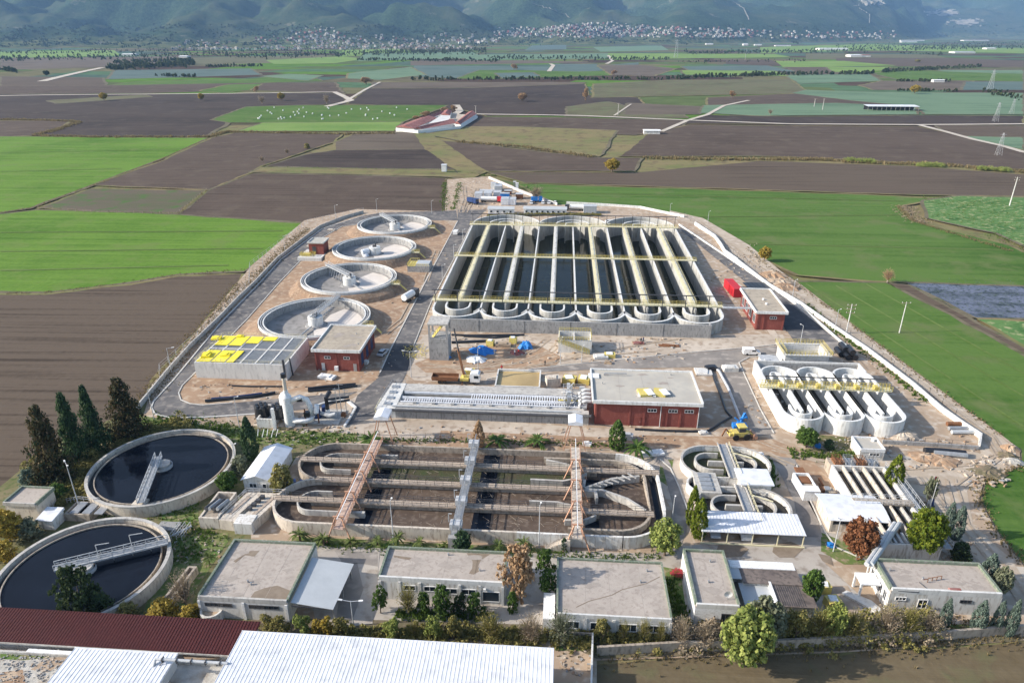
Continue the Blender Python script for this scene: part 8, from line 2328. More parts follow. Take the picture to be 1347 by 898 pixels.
t_ = car('dark car half hidden by the shrub near the gabled house', 388, 640, 'blue_dark', 0.4)

def rig(name, label, cat, x, y, ang, parts, z=0.0, group=None):
 """vehicle from boxes and tubes in its own frame (front towards +x)"""
 t = thing(name, label, cat, (x, y, z), group)
 t.rotation_euler = (0, 0, ang)
 ORG[t] = (0, 0, 0)
 for nm, m, fn in parts:
  mb = MB(); fn(mb); mb.build(nm, M[m], t)
 return t
def wheels(xs, W_=1.2, r=.5):
 return [('wheel', 'tyre', (lambda mb, sx=sx, sy=sy: mb.tube([(sx, sy * (W_ - .3), r), (sx, sy * W_, r)], r, 12))) for sx in xs for sy in (-1, 1)]
x, y = G(600, 503)
rig('crane_truck', 'white cab lorry with rusty flatbed and raised dark crane arm', 'lorry', x, y, 0.0, [
 ('chassis', 'metal_dark', lambda mb: mb.box(-5, 6.4, -.6, .6, .6, .95)),
 ('flatbed', 'rust', lambda mb: (mb.box(-6.2, 0.6, -1.3, 1.3, 1.0, 1.25), mb.box(-6.2, .6, -1.32, -1.2, 1.25, 2.0), mb.box(-6.2, .6, 1.2, 1.32, 1.25, 2.0), mb.box(-6.3, -6.18, -1.3, 1.3, 1.25, 2.0))),
 ('cab', 'white', lambda mb: (mb.box(3.9, 6.4, -1.25, 1.25, .8, 3.1), mb.box(4.1, 6.0, -1.1, 1.1, 3.1, 3.4))),
 ('windscreen', 'glass', lambda mb: (mb.box(6.41, 6.44, -1.05, 1.05, 1.9, 2.8), mb.box(4.9, 6.1, -1.28, -1.255, 1.9, 2.7))),
 ('crane_base', 'yellow', lambda mb: (mb.cyl(2.2, 0, 1.0, 2.4, .7, .6, 12), mb.box(1.2, 3.4, -1.1, 1.1, 1.0, 1.7))),
 ('crane_arm', 'rust', lambda mb: (mb.bar((2.2, 0, 2.2), (1.0, 1.0, 7.0), .55), mb.bar((1.0, 1.0, 7.0), (0.5, 2.2, 8.6), .45))),
 ('crane_jib', 'metal_dark', lambda mb: mb.bar((0.8, 1.6, 7.6), (-0.6, 3.4, 14.0), .3)),
 ('hydraulic_ram', 'metal_light', lambda mb: mb.bar((2.8, 0, 2.0), (1.2, .8, 6.0), .18)),
 ('outrigger', 'rust', lambda mb: (mb.bar((1.8, -2.0, .3), (1.8, 2.0, 1.0), .2), mb.box(1.5, 2.1, -2.2, -1.8, 0, .3))),
] + wheels((-4.2, -2.9, 5.0)), z=0.06)
x, y = G(972, 576)
rig('yellow_loader', 'yellow loader with orange wheels beside the road', 'loader', x, y, 0.15, [
 ('body', 'yellow', lambda mb: (mb.box(-1.8, 1.6, -1.0, 1.0, .8, 1.9), mb.box(-2.6, -1.6, -.9, .9, 1.0, 1.7))),
 ('cab', 'glass', lambda mb: mb.box(-.5, 1.0, -.85, .85, 1.9, 3.0)),
 ('cab_roof', 'yellow', lambda mb: mb.box(-.7, 1.2, -1.0, 1.0, 3.0, 3.3)),
 ('boom', 'yellow', lambda mb: (mb.bar((1.2, 0.5, 2.0), (3.2, .5, .9), .25), mb.bar((1.2, -.5, 2.0), (3.2, -.5, .9), .25))),
 ('bucket', 'orange', lambda mb: (mb.box(3.1, 3.9, -1.2, 1.2, .1, .9), mb.box(2.9, 3.2, -1.2, 1.2, .1, 1.4))),
 ('backhoe_arm', 'rust', lambda mb: (mb.bar((-2.4, 0, 1.4), (-3.4, 0, 2.6), .3), mb.bar((-3.4, 0, 2.6), (-4.0, .2, .6), .25))),
] + wheels((-1.2, 1.3), 1.25, .75), z=0.06)
x, y = G(972, 566)
rig('blue_pump_arm', 'bright blue hydraulic arm rising behind the yellow loader', 'crane', x, y, 0, [
 ('base', 'blue', lambda mb: (mb.box(-1.6, 1.6, -1.0, 1.0, .6, 1.6), mb.box(-.6, .6, -.6, .6, 1.6, 2.4))),
 ('arm', 'blue', lambda mb: (mb.bar((0, 0, 2), (.9, .4, 4.4), .45), mb.bar((.9, .4, 4.4), (1.6, .4, 3.0), .35), mb.bar((0, 0, 2.2), (-1.3, .2, 3.2), .3), mb.bar((-.2, 0, 3), (1.4, 0, 3.6), .3))),
] + wheels((-1.0, 1.0), 1.1, .45), z=0.06)
# vehicles and containers around the site offices
def lorry(label, u, v, ang, cabm, bodym, kind='tank', ln=7.5, group=None):
 x, y = G(u, v)
 body = (lambda mb: mb.tube([(-ln / 2, 0, 2.0), (ln / 2 - 2.4, 0, 2.0)], 1.15, 14)) if kind == 'tank' else (lambda mb: mb.box(-ln / 2, ln / 2 - 2.4, -1.2, 1.2, 1.0, 3.0))
 return rig('lorry', label, 'lorry', x, y, ang, [('chassis', 'metal_dark', lambda mb: mb.box(-ln / 2, ln / 2, -.6, .6, .6, .95)), ('cab', cabm, lambda mb: mb.box(ln / 2 - 2.1, ln / 2, -1.2, 1.2, .7, 3.1)),
  ('windscreen', 'glass', lambda mb: mb.box(ln / 2 + .01, ln / 2 + .04, -1, 1, 1.8, 2.7)), (kind if kind == 'tank' else 'load_box', bodym, body)] + wheels((-ln / 2 + 1, -ln / 2 + 2.3, ln / 2 - 1.1)), group=group)
lorry('white tanker lorry with red cab behind the site offices', 646, 266, 0.0, 'red', 'white', 'tank', 11)
lorry('blue lorry at the left of the site office yard', 622, 268, -0.7, 'blue_dark', 'blue_dark', 'box', 7)
lorry('dark blue lorry behind the long white site office', 706, 266, 0.1, 'blue', 'blue', 'box', 6)
lorry('white tank lorry between the site offices', 756, 277, pi, 'metal_dark', 'white', 'tank', 10)
lorry('white and dark tanker beside the central road verge', 540, 394, 1.2, 'metal_dark', 'white', 'tank', 8)
def office(label, u0, v0, u1, v1, n, h=2.9, m='white', name='site_office'):
 a, b = G(u0, v0); c = G(u1, v0)[0]
 t = thing(name, label, 'office cabin', ((a + c) / 2, b + 2, 0))
 MB().box(a, c, b, b + 5.5, 0, h).build('wall', m, t)
 MB().add([(a - .3, b - .4, h - .1), (c + .3, b - .4, h - .1), (c + .3, b + 2.75, h + .8), (a - .3, b + 2.75, h + .8), (a - .3, b + 5.9, h - .1), (c + .3, b + 5.9, h - .1)], [(0, 1, 2, 3), (3, 2, 5, 4)]).build('roof', 'sheet_grey', t)
 for k in range(n):
  window(t, 'F', a + (c - a) * (k + .5) / n, b, 1.0, 1.1, 1.0, 'white', bars=0)
 return t
office('shorter white site office behind the left part of the big basin', 642, 282, 676, 270, 4)
office('longer white site office behind the middle of the big basin', 689, 282, 745, 270, 8)
for i, (u, v, wd, ln, h, m, lab) in enumerate((
 (776, 281, 6.5, 5, 3.6, 'sheet_grey', 'grey container right of the tank lorry between the offices'), (664, 270, 4.2, 6, 3.2, 'metal_white', 'white container right behind the red tanker cab, left of two'), (673, 270, 4.2, 6, 3.0, 'metal_white', 'white container behind the tanker cab, right of two'),
 (629, 262, 4, 6, 3.0, 'metal_white', 'white container at the left of the container yard'), (641, 261, 4, 6, 2.8, 'white', 'second white container in the container yard'), (654, 260, 4, 6, 2.8, 'sheet_grey', 'grey container in the container yard'),
 (664, 263, 5, 3, 3.4, 'blue', 'blue framed container above the white pair'), (655, 252, 4, 8, 3.0, 'sheet_grey', 'grey container at the back of the container yard'), (640, 254, 8, 4, 1.2, 'white', 'low stack of white panels in the container yard'),
 (668, 256, 4, 3, 2.0, 'rust', 'rusty skip at the back of the container yard'), (683, 262, 4, 4, 2.6, 'rust', 'brown skip beside the white boundary wall'), (649, 250, 3, 3, 4.0, 'white', 'tall white cabin at the back of the container yard'))):
 x, y = G(u, v)
 t = thing('container', lab, 'container', (x, y, 0))
 MB().box(x - wd / 2, x + wd / 2, y, y + ln, 0.1, h).build('body', m, t)
 mb = MB()
 for k in range(5): mb.box(x - wd / 2 + .2 + k * (wd - .4) / 4.4, x - wd / 2 + .4 + k * (wd - .4) / 4.4, y - .07, y - .002, 0.2, h - .1)
 mb.build('rib', m, t)
 MB().box(x - wd / 2 - .06, x + wd / 2 + .06, y - .1, y + ln + .06, h + .002, h + .12).build('lid', 'metal_light', t)
for i, (u, v) in enumerate(((699, 268), (714, 268), (722, 268), (730, 268))):
 car(['leftmost of the white cars parked behind the long site office', 'second white car behind the long site office', 'third white car behind the long site office', 'rightmost white car behind the long site office'][i], u, v, 'white', pi / 2, 'car', 'white cars behind the site office')
for i, (u, v) in enumerate(((677, 247), (680, 249))):
 x, y = G(u, v); t = thing('portable_toilet', ['dark green portable toilet at the white boundary wall', 'white portable toilet at the white boundary wall'][i], 'toilet', (x, y, 0))
 MB().box(x - .8, x + .8, y, y + 1.6, 0, 3.4).build('body', M[['moss', 'white'][i]], t); MB().box(x - .9, x + .9, y - .1, y + 1.7, 3.4, 3.6).build('roof', 'white', t)
x, y = G(584, 226); t = thing('pump_cabin', 'small pale cabin on the grass edge above the brown field', 'cabin', (x, y, 0)); MB().box(x - 1.6, x + 1.6, y, y + 3, 0, 4.2).build('wall', 'white', t); MB().box(x - 1.8, x + 1.8, y - .2, y + 3.2, 4.2, 4.5).build('roof', 'metal_white', t)

# ------------------------------------------------------------------ things lying about on the site
def lying_pipe(label, pts, r, m='black', zz=None):
 mb = MB(); mb.tube([P3(u, v, r if zz is None else zz) for u, v in pts], r, 8)
 return tag(mb.build('pipe', m), label, 'pipe')
lying_pipe('long black pipe on the earth left of the white scrubber, front one', [(270, 527), (300, 524), (335, 521), (362, 516)], 0.38)
lying_pipe('bundle of blue black pipes just above the front long pipe', [(278, 524), (305, 522), (345, 517)], 0.25, 'blue_dark')
lying_pipe('thin dark pipe close under the covered tank', [(305, 507), (330, 508), (372, 508)], 0.22)
lying_pipe('black pipe from the scrubber towards the red house, upper one', [(405, 511), (430, 508), (468, 505)], 0.4)
lying_pipe('black pipe from the scrubber towards the red house, lower one', [(405, 514), (440, 511), (470, 507)], 0.3)
lying_pipe('black pipe line along the foot of the big basin, upper', [(594, 440), (615, 441), (640, 441), (690, 440)], 0.32)
lying_pipe('black pipe line along the foot of the big basin, lower', [(594, 450), (620, 449), (642, 448)], 0.4)
lying_pipe('black hose pile before the big basin', [(610, 442), (650, 444), (672, 442), (684, 440)], 0.28)
lying_pipe('black pipe line in front of the big red hall', [(835, 564), (870, 566), (910, 567), (932, 566), (945, 558), (962, 548)], 0.28)
lying_pipe('black pipe running up the shadow right of the big red hall', [(962, 548), (955, 540), (948, 520), (940, 500), (936, 486)], 0.28)
lying_pipe('long white pipe running along the road right of the red hall', [(976, 556), (968, 536), (958, 510), (946, 488), (938, 482)], 0.36, 'metal_light')
lying_pipe('fat black pipe beside the low wall at the lower right', [(1216, 592), (1240, 593), (1270, 596)], 0.7)
lying_pipe('second fat grey pipe beside the low wall at the lower right', [(1228, 595), (1250, 597), (1272, 599)], 0.6, 'metal_grey')
for i, (u, v, l) in enumerate(((1258, 560, 4.5), (1262, 566, 5), (1266, 571, 5))):
 x, y = G(u, v); tag(MB().tube([(x - l / 2, y, .5), (x + l / 2, y + .4, .5)], .5, 8).build('pipe', M[['rust', 'metal_grey', 'sheet_grey'][i]]), ['brown pipe stacked by the lower corner of the white wall', 'middle grey pipe stacked by the lower corner of the white wall', 'pale blue grey pipe nearest the corner of the white wall'][i], 'pipe')
def pile(label, u, v, r, h, m, seed, name='earth_pile', cat='pile'):
 x, y = G(u, v); rnd = random.Random(seed)
 V = [(x, y, h)]; F = []
 n = 20
 for j, (f, zz) in enumerate(((.4, .88), (.75, .5), (1, -0.02))):
  for k in range(n):
   a = 2 * pi * k / n; e = 1 + 0.25 * rnd.uniform(-1, 1); V.append((x + r * f * e * cos(a) * 1.3, y + r * f * e * sin(a), h * zz * (1 + .25 * rnd.uniform(-1, 1))))
 for k in range(n):
  F.append((0, 1 + k, 1 + (k + 1) % n))
  for j in range(2): F.append((1 + j * n + k, 1 + (j + 1) * n + k, 1 + (j + 1) * n + (k + 1) % n, 1 + j * n + (k + 1) % n))
 mb = MB(); mb.add(V, F); return tag(mb.build(name, M[m]), label, cat)
pile('pale sand pile before the right racetrack tank', 1187, 574, 2.6, 1.5, 'dirt_pale', 1, 'sand_pile')
pile('orange brown earth heap left of the fat black pipe', 1215, 602, 2.6, .8, 'dirt_orange', 2); pile('orange earth heap under the fat black pipe', 1238, 606, 3, .8, 'dirt_orange', 3)
for i, (u, v, r, h) in enumerate(((1328, 590, 1.6, .9), (1325, 600, 1.8, .7), (1300, 621, 2.8, .7), (1332, 607, 1.8, .7), (1016, 362, 4, 1.4), (1025, 372, 4, 1.4), (1034, 378, 4, 1.3))):
 pile(['brown weed heap at the field bend, upper', 'brown weed heap at the field bend, lower', 'long brown weed heap on the track bend', 'stone heap at the field bend', 'upper earth heap along the dirt track', 'middle earth heap along the dirt track', 'lower earth heap along the dirt track'][i], u, v, r, h, ['dirt_orange', 'under', 'under', 'gravel', 'dirt_orange', 'dirt', 'dirt_orange'][i], 10 + i)
for i, (u, v, r, h, lab) in enumerate(((584, 470, 1.5, 1.5, 'blue tarpaulin heap at the foot of the concrete tower'), (634, 462, 3.0, 1.2, 'long blue tarpaulin heap before the big basin'), (692, 457, 1.7, 2.0, 'round blue tarpaulin heap right of the yellow blocks'))):
 pile(lab, u, v, r, h, 'blue', 30 + i, 'tarpaulin', 'tarpaulin')
pile('white plastic sheet over a dark heap before the long blue tarpaulin', 626, 473, 2.4, 1.0, 'white', 40, 'plastic_sheet', 'sheet')
pile('heap of red tubes and cloth right of the blue tarpaulin', 680, 464, 1.8, .8, 'red_tile', 41, 'scrap_pile')
for i, (u, v, a, b, h, m, lab) in enumerate(((645, 454, 2.2, 1.6, 1.6, 'yellow', 'yellow crate left of the two before the big basin'), (675, 451, 2.2, 1.6, 1.8, 'yellow', 'yellow crate right of the two before the big basin'), (662, 455, 4.5, 2.2, .8, 'wood', 'timber stack between the yellow crates'),
 (617, 491, 3.2, 1.6, 1.2, 'yellow', 'yellow box behind the crane lorry'), (727, 507, 3.6, 2.5, 2.6, 'concrete_cream', 'cream cabinet at the back of the long grey tank'), (749, 503, 3.4, 3, 1.6, 'yellow', 'yellow platform left of the big red hall, left one'), (768, 503, 3, 3, 1.6, 'yellow', 'yellow platform left of the big red hall, right one'),
 (802, 469, 3, 2.2, 1.0, 'yellow', 'yellow sheet bundle beside the stair chamber'), (790, 471, 4, 2.5, .8, 'concrete_new', 'pale slab stack beside the stair chamber'), (858, 597, 5, 2, .5, 'white', 'pale slabs with yellow patch behind the right end of the old ditch'),
 (826, 577, 2.2, 1.4, 1.3, 'metal_light', 'grey machine before the wall of the big red hall'), (772, 585, 2.0, 1.2, .6, 'white', 'white block left of the pointed green tree'), (925, 490, 4.4, 4, .5, 'concrete_new', 'pale slab behind the right corner of the big red hall'), (960, 487, 4, 2.4, 1.2, 'concrete_new', 'tan crates at the end of the long white pipe'),
 (935, 486, 3, 2, 1.0, 'black', 'black hose coils at the end of the long white pipe'), (430, 497, 4.5, 2.2, .7, 'white', 'white and yellow scrap before the left red house'), (1075, 590 - 2, 1.2, .8, .9, 'blue', 'small blue bin on the weedy patch'), (1000, 600, 1.2, .8, .8, 'white', 'small white box on the weedy patch'),
 (1083, 777, 1.8, 1.6, 1.5, 'yellow', 'rear yellow waste bin beside the dark green tree'), (1094, 797, 2.2, 1.8, 1.6, 'yellow', 'front yellow waste bin among the trees'), (1092, 718, 1.2, 1.0, .5, 'blue', 'small light blue basin by the white mast'),
 (412, 324, 5, 3, .5, 'concrete_cream', 'pale slab behind the small red tower'), (436, 303, 3.4, 2, .5, 'concrete_cream', 'small pale slab near the farthest clarifier'), (452, 548, 1, 1, 1, 'rust', 'rusty valve box inside the low pale wall'), (925, 588 - 18, 2, 1.2, .5, 'concrete_new', 'pale block on the track right of the big red hall'),
 (800, 478, 2, 1, .5, 'wood', 'timber offcuts before the stair chamber'), (480, 478, 2, 1.5, .9, 'concrete_new', 'pale crates at the corner of the left red house'), (880, 455, 6, 1.5, .25, 'rust', 'rusty bars lying before the big basin'), (840, 452, 3.2, 1.4, .4, 'red_tile', 'red brown sacks before the big basin'))):
 x, y = G(u, v)
 t = thing('site_material', lab, 'material', (x, y, 0))
 MB().box(x - a / 2, x + a / 2, y - b / 2, y + b / 2, 0.03, h, rot=0.12 * ((i % 5) - 2)).build('load', m, t)
 MB().box(x - a / 3, x + a / 4, y - b / 2.5, y + b / 3, h + .003, h + .22, rot=0.2 * ((i % 3) - 1)).build('top', 'white' if m == 'yellow' else m, t)
 MB().box(x - a / 2 - .1, x - a / 2 + .25, y - b / 2 - .15, y + b / 2 + .1, 0.02, .16).build('skid', 'wood', t)
# red rose bush patch and worker figures
def person(label, u, v, top, legs, ang=0.0, z=0.05, pose=0):
 x, y = G(u, v)
 t = thing('person', label, 'person', (x, y, z)); t.rotation_euler = (0, 0, ang); ORG[t] = (0, 0, 0)
 mb = MB()
 mb.tube([(0.0, -.12, 0), (0.02, -.11, .45), (0, -.09, .88)], .07, 8, r1=.1); mb.tube([(0.12, .12, 0), (0.08, .11, .45), (0, .09, .88)], .07, 8, r1=.1); mb.build('legs', legs, t)
 mb = MB(); mb.tube([(0, 0, .84), (0, 0, 1.1), (0.01, 0, 1.38), (0.01, 0, 1.48)], .17, 10); mb.tube([(0.01, -.2, 1.42), (0.06, -.27, 1.12), (.2, -.25, .9)], .055, 6); mb.tube([(0.01, .2, 1.42), (0.04, .27, 1.12), (.16, .27, .88)], .055, 6); mb.build('jacket', top, t)
 mb = MB(); mb.tube([(0.01, 0, 1.47), (0.02, 0, 1.56)], .06, 8); mb.tube([(0.02, 0, 1.54), (0.03, 0, 1.66), (.02, 0, 1.77)], .1, 10, r1=.07); mb.build('head', 'dirt_orange', t)
for i, (u, v, top, legs, lab) in enumerate(((682, 466, 'red', 'black', 'worker in a red jacket by the blue tarpaulins'), (677, 467, 'white', 'blue_dark', 'worker in a white shirt by the blue tarpaulins'), (843, 451, 'black', 'black', 'worker in dark clothes before the big basin, left one'), (846, 450, 'blue_dark', 'black', 'worker in dark blue before the big basin, right one'),
 (717, 481, 'black', 'black', 'lone worker in dark clothes on the road edge behind the tan pond'), (660, 487, 'red', 'blue_dark', 'worker in red walking on the road edge behind the crane lorry'), (546, 388, 'blue_dark', 'black', 'worker in blue beside the dark and white tanker'))):
 person(lab, u, v, top, legs, i * 0.9)
x, y = G(893, 757); mb = MB()
rr = random.Random(5)
def sh_flat(r): 
 a = r.uniform(0, 6.28); q = r.random() ** .5
 return (x + 1.3 * q * cos(a), y + .8 * q * sin(a), .6), .35
L_['rose'] = leaf_mat('red flowers', (0.12, 0.10, 0.02), (0.5, 0.02, 0.08))
for i in range(500):
 c, r_ = sh_flat(rr); p = Vector(c) + Vector((rr.gauss(0, .2), rr.gauss(0, .2), rr.gauss(0, .2))); s = .09
 mb.face([p + Vector((-s, 0, -s * .4)), p + Vector((s, -s, 0)), p + Vector((s, s, s)), p + Vector((-s, s, .3 * s))])
tag(mb.build('flower_bush', L_['rose']), 'low bush with red flowers between the two front buildings', 'bush')

def litter():
 rnd = random.Random(77)
 mb = [MB(), MB(), MB(), MB()]
 zones = [((595, 445), (900, 478), 150, 0.7), ((250, 505), (420, 525), 50, .5), ((480, 560), (900, 590), 110, .5), ((420, 450), (520, 520), 50, .5), ((980, 480), (1030, 560), 60, .6), ((1090, 570), (1290, 620), 110, .6), ((350, 560), (470, 590), 60, .5),
             ((600, 240), (640, 280), 60, .9), ((640, 245), (700, 270), 60, 1.0), ((820, 280), (900, 292), 20, .8), ((935, 320), (1000, 400), 60, .7), ((200, 690), (290, 740), 90, .4), ((0, 855), (90, 898), 260, .22), ((1070, 575), (1130, 600), 60, .4), ((1200, 680), (1290, 740), 60, .5),
             ((470, 300), (590, 400), 60, .6), ((1105, 470), (1200, 520), 60, .5), ((735, 845), (780, 890), 40, .4), ((1270, 600), (1330, 640), 60, .8), ((975, 335), (1000, 356), 30, .7), ((330, 540), (460, 570), 60, .5)]
 for a, b, n, s in zones:
  for i in range(n):
   zb = TZ0 if a == (0, 855) else 0
   x, y = G(rnd.uniform(a[0], b[0]), rnd.uniform(a[1], b[1]), zb)
   if S0 - 1 < x < S0 + 12 * LANE + 1 and 196 < y < 331: continue
   w_, l = rnd.uniform(.2, 1) * s, rnd.uniform(.2, 1.6) * s
   mb[rnd.choice((0, 0, 1, 2, 3) if not zb else (0, 1, 1))].box(x - w_ / 2, x + w_ / 2, y - l / 2, y + l / 2, zb, zb + 0.08 + rnd.uniform(.03, .45) * s, rot=rnd.uniform(0, 3.1))
 for m_, q in zip(('dirt_pale', 'concrete_grey', 'wood', 'dirt_orange'), mb):
  tag(q.build('rubble', m_), kind='stuff')
litter()

# ------------------------------------------------------------------ farms and far things
def red_farm():
 t = thing('farm_complex', 'red roofed farm building wrapped round a pale yard beside the bale field', 'farm', (*G(570, 165), 0))
 def wing(pts, h, m='red_tile', w_='white'):
  q = gp(pts)
  mb = MB(); n = 4
  c = [(x, y) for x, y in q]
  if sum(a[0] * b[1] - b[0] * a[1] for a, b in zip(c, c[1:] + c[:1])) < 0: c.reverse()
  mb.prism(c, -0.8, h); mb.build('wall', w_, t)
  cx_, cy_ = sum(a[0] for a in c) / 4, sum(a[1] for a in c) / 4
  mb = MB(); o = [(cx_ + (a - cx_) * 1.03, cy_ + (b - cy_) * 1.03) for a, b in c]
  # ridge along the longer middle line
  e = [(Vector(o[i]) - Vector(o[(i + 1) % 4])).length for i in range(4)]
  if e[0] + e[2] < e[1] + e[3]: o = o[1:] + o[:1]
  r1 = ((o[1][0] + o[2][0]) / 2, (o[1][1] + o[2][1]) / 2, h + 2.0); r0 = ((o[3][0] + o[0][0]) / 2, (o[3][1] + o[0][1]) / 2, h + 2.0)
  O = [(a, b, h + .05) for a, b in o]
  mb.add(O + [r0, r1], [(0, 1, 5, 4), (2, 3, 4, 5), (1, 2, 5), (3, 0, 4)]); mb.build('roof', m, t)
 wing([(521, 171), (545, 173), (575, 159), (555, 158)], 2.6)
 wing([(545, 174), (556, 174), (600, 166), (592, 161)], 2.8)
 wing([(598, 167), (606, 168), (627, 154), (617, 151)], 3.2)
 wing([(553, 160), (562, 160), (585, 152), (578, 151)], 2.4)
 wing([(580, 155), (592, 156), (594, 150), (585, 149)], 3.0)
 wing([(540, 168), (548, 168), (560, 161), (553, 161)], 2.4)
 MB().sheet(gp([(555, 171), (600, 163), (620, 151), (595, 150), (560, 161), (540, 172)]), 0.02).build('yard', 'dirt_pale', t)
 MB().sheet(gp([(563, 163), (590, 158), (593, 152), (580, 152)], 3.6), 3.6).build('flat_roof', 'concrete_new', t)
 MB().wall(gp([(521, 172), (550, 175), (605, 169), (628, 155)]), 0.6, -0.8, 2.0).build('yard_wall', 'white', t)
 for i, (u, v, vt, w_) in enumerate(((560, 153, 146, 14), (585, 148, 141, 12), (597, 146, 138, 10), (548, 158, 152, 12))):
  tree_px('field_tree', ['tan tree behind the red farm, left of four', 'tan tree behind the red farm, third from the left', 'tan tree behind the red farm, rightmost', 'low tan tree behind the red farm, leftmost corner'][i], 'tree', 'loose', 'tan', u, v, vt, w_)
red_farm()
def long_shed(label, u0, v0, u1, dep, h, m='sheet_grey'):
 a, b = G(u0, v0); c, _ = G(u1, v0)
 t = thing('farm_shed', label, 'shed', ((a + c) / 2, b, 0))
 MB().add([(a, b, h * .85), (c, b, h * .85), (c, b + dep, h), (a, b + dep, h), (a, b, h * .85 - .3), (c, b, h * .85 - .3), (c, b + dep, h - .3), (a, b + dep, h - .3)], [(0, 1, 2, 3), (7, 6, 5, 4), (0, 4, 5, 1), (1, 5, 6, 2), (2, 6, 7, 3)]).build('roof', m, t)
 for k in range(12):
  mb = MB(); x = a + .5 + (c - a - 1) * k / 11; mb.bar((x, b + .4, -.8), (x, b + .4, h * .85 - .3), .35); mb.build('post', 'concrete_grey', t)
 MB().box(a + .5, c - .5, b + dep - 1, b + dep - .6, -.8, h - .3).build('back_wall', 'metal_dark', t)
long_shed('long open farm shed with pale roof in the cabbage fields', 1141, 145, 1207, 14, 5, 'metal_white')
for i, (u0, v0, u1, d_, h, m, lab) in enumerate(((1078, 66, 1115, 60, 8, 'white', 'far white factory roof in the plain, widest one'), (1186, 56, 1206, 40, 6, 'metal_white', 'far pale shed roofs right of the white factory'), (1256, 70, 1282, 50, 6, 'sheet_grey', 'far grey shed by the right hedge'), (1119, 75, 1134, 50, 7, 'white', 'far pink and white farm left of the red one'), (1134, 75, 1145, 40, 7, 'red_tile', 'far dark red roofed farm'),
     (929, 59, 938, 40, 7, 'white', 'far white house below the town, left'), (978, 60, 984, 35, 10, 'white', 'far tall white silo like house below the town'), (993, 60, 1002, 30, 6, 'white', 'far white cottage below the town'), (1298, 65, 1310, 40, 7, 'white', 'far white farmhouse with orange roof at the right'), (1268, 54, 1300, 60, 6, 'white', 'far row of pale sheds at the right'),
     (1228, 108, 1242, 10, 4, 'white', 'small white farm house by the hedge in the right fields'), (847, 176, 868, 8, 3.4, 'white', 'small white roofed house by the farm road above the meadow'), (1020, 61, 1040, 30, 5, 'white', 'far low white wall below the town'), (1185, 54, 1215, 30, 6, 'white', 'far pale row of greenhouses'), (235, 76, 246, 30, 6, 'white', 'far white house at the left foothill'), (160, 73, 178, 30, 6, 'white', 'far pair of white sheds at the left foothill'))):
 a, b = G(u0, v0); c, _ = G(u1, v0)
 t = thing('farm_building', lab, 'building', ((a + c) / 2, b, 0))
 MB().box(a, c, b, b + d_, -.9, h * .75).build('wall', 'white_wall', t)
 MB().add([(a - .5, b - .5, h * .76), (c + .5, b - .5, h * .76), (c + .5, b + d_ / 2, h), (a - .5, b + d_ / 2, h), (c + .5, b + d_ + .5, h * .76), (a - .5, b + d_ + .5, h * .76)], [(0, 1, 2, 3), (3, 2, 4, 5), (0, 3, 5), (1, 4, 2)]).build('roof', m, t)

# white bales in the green field above the plant
mb = MB(); mb.cyl(0, 0, 0, 1.25, .75, .75, 10); mb.cyl(0, 0, 1.25, 1.45, .75, .5, 10)
bale = mb.build('bale', 'white', data_only=True)
rnd = random.Random(12)
for i in range(62):
 u = 296 + 268 * rnd.random(); v = 141.5 + 16 * rnd.random()
 if u > 560 - (v - 140) * 1.4: continue
 if u < 335 - (v - 140) * 2.2 + 20: continue
 x, y = G(u, v)
 o = bpy.data.objects.new('bale', bale); COL.objects.link(o); o.location = (x, y, -.45)
 tag(o, 'small white bale scattered on the green field left of the red farm', 'bale', 'white bales on the green field')

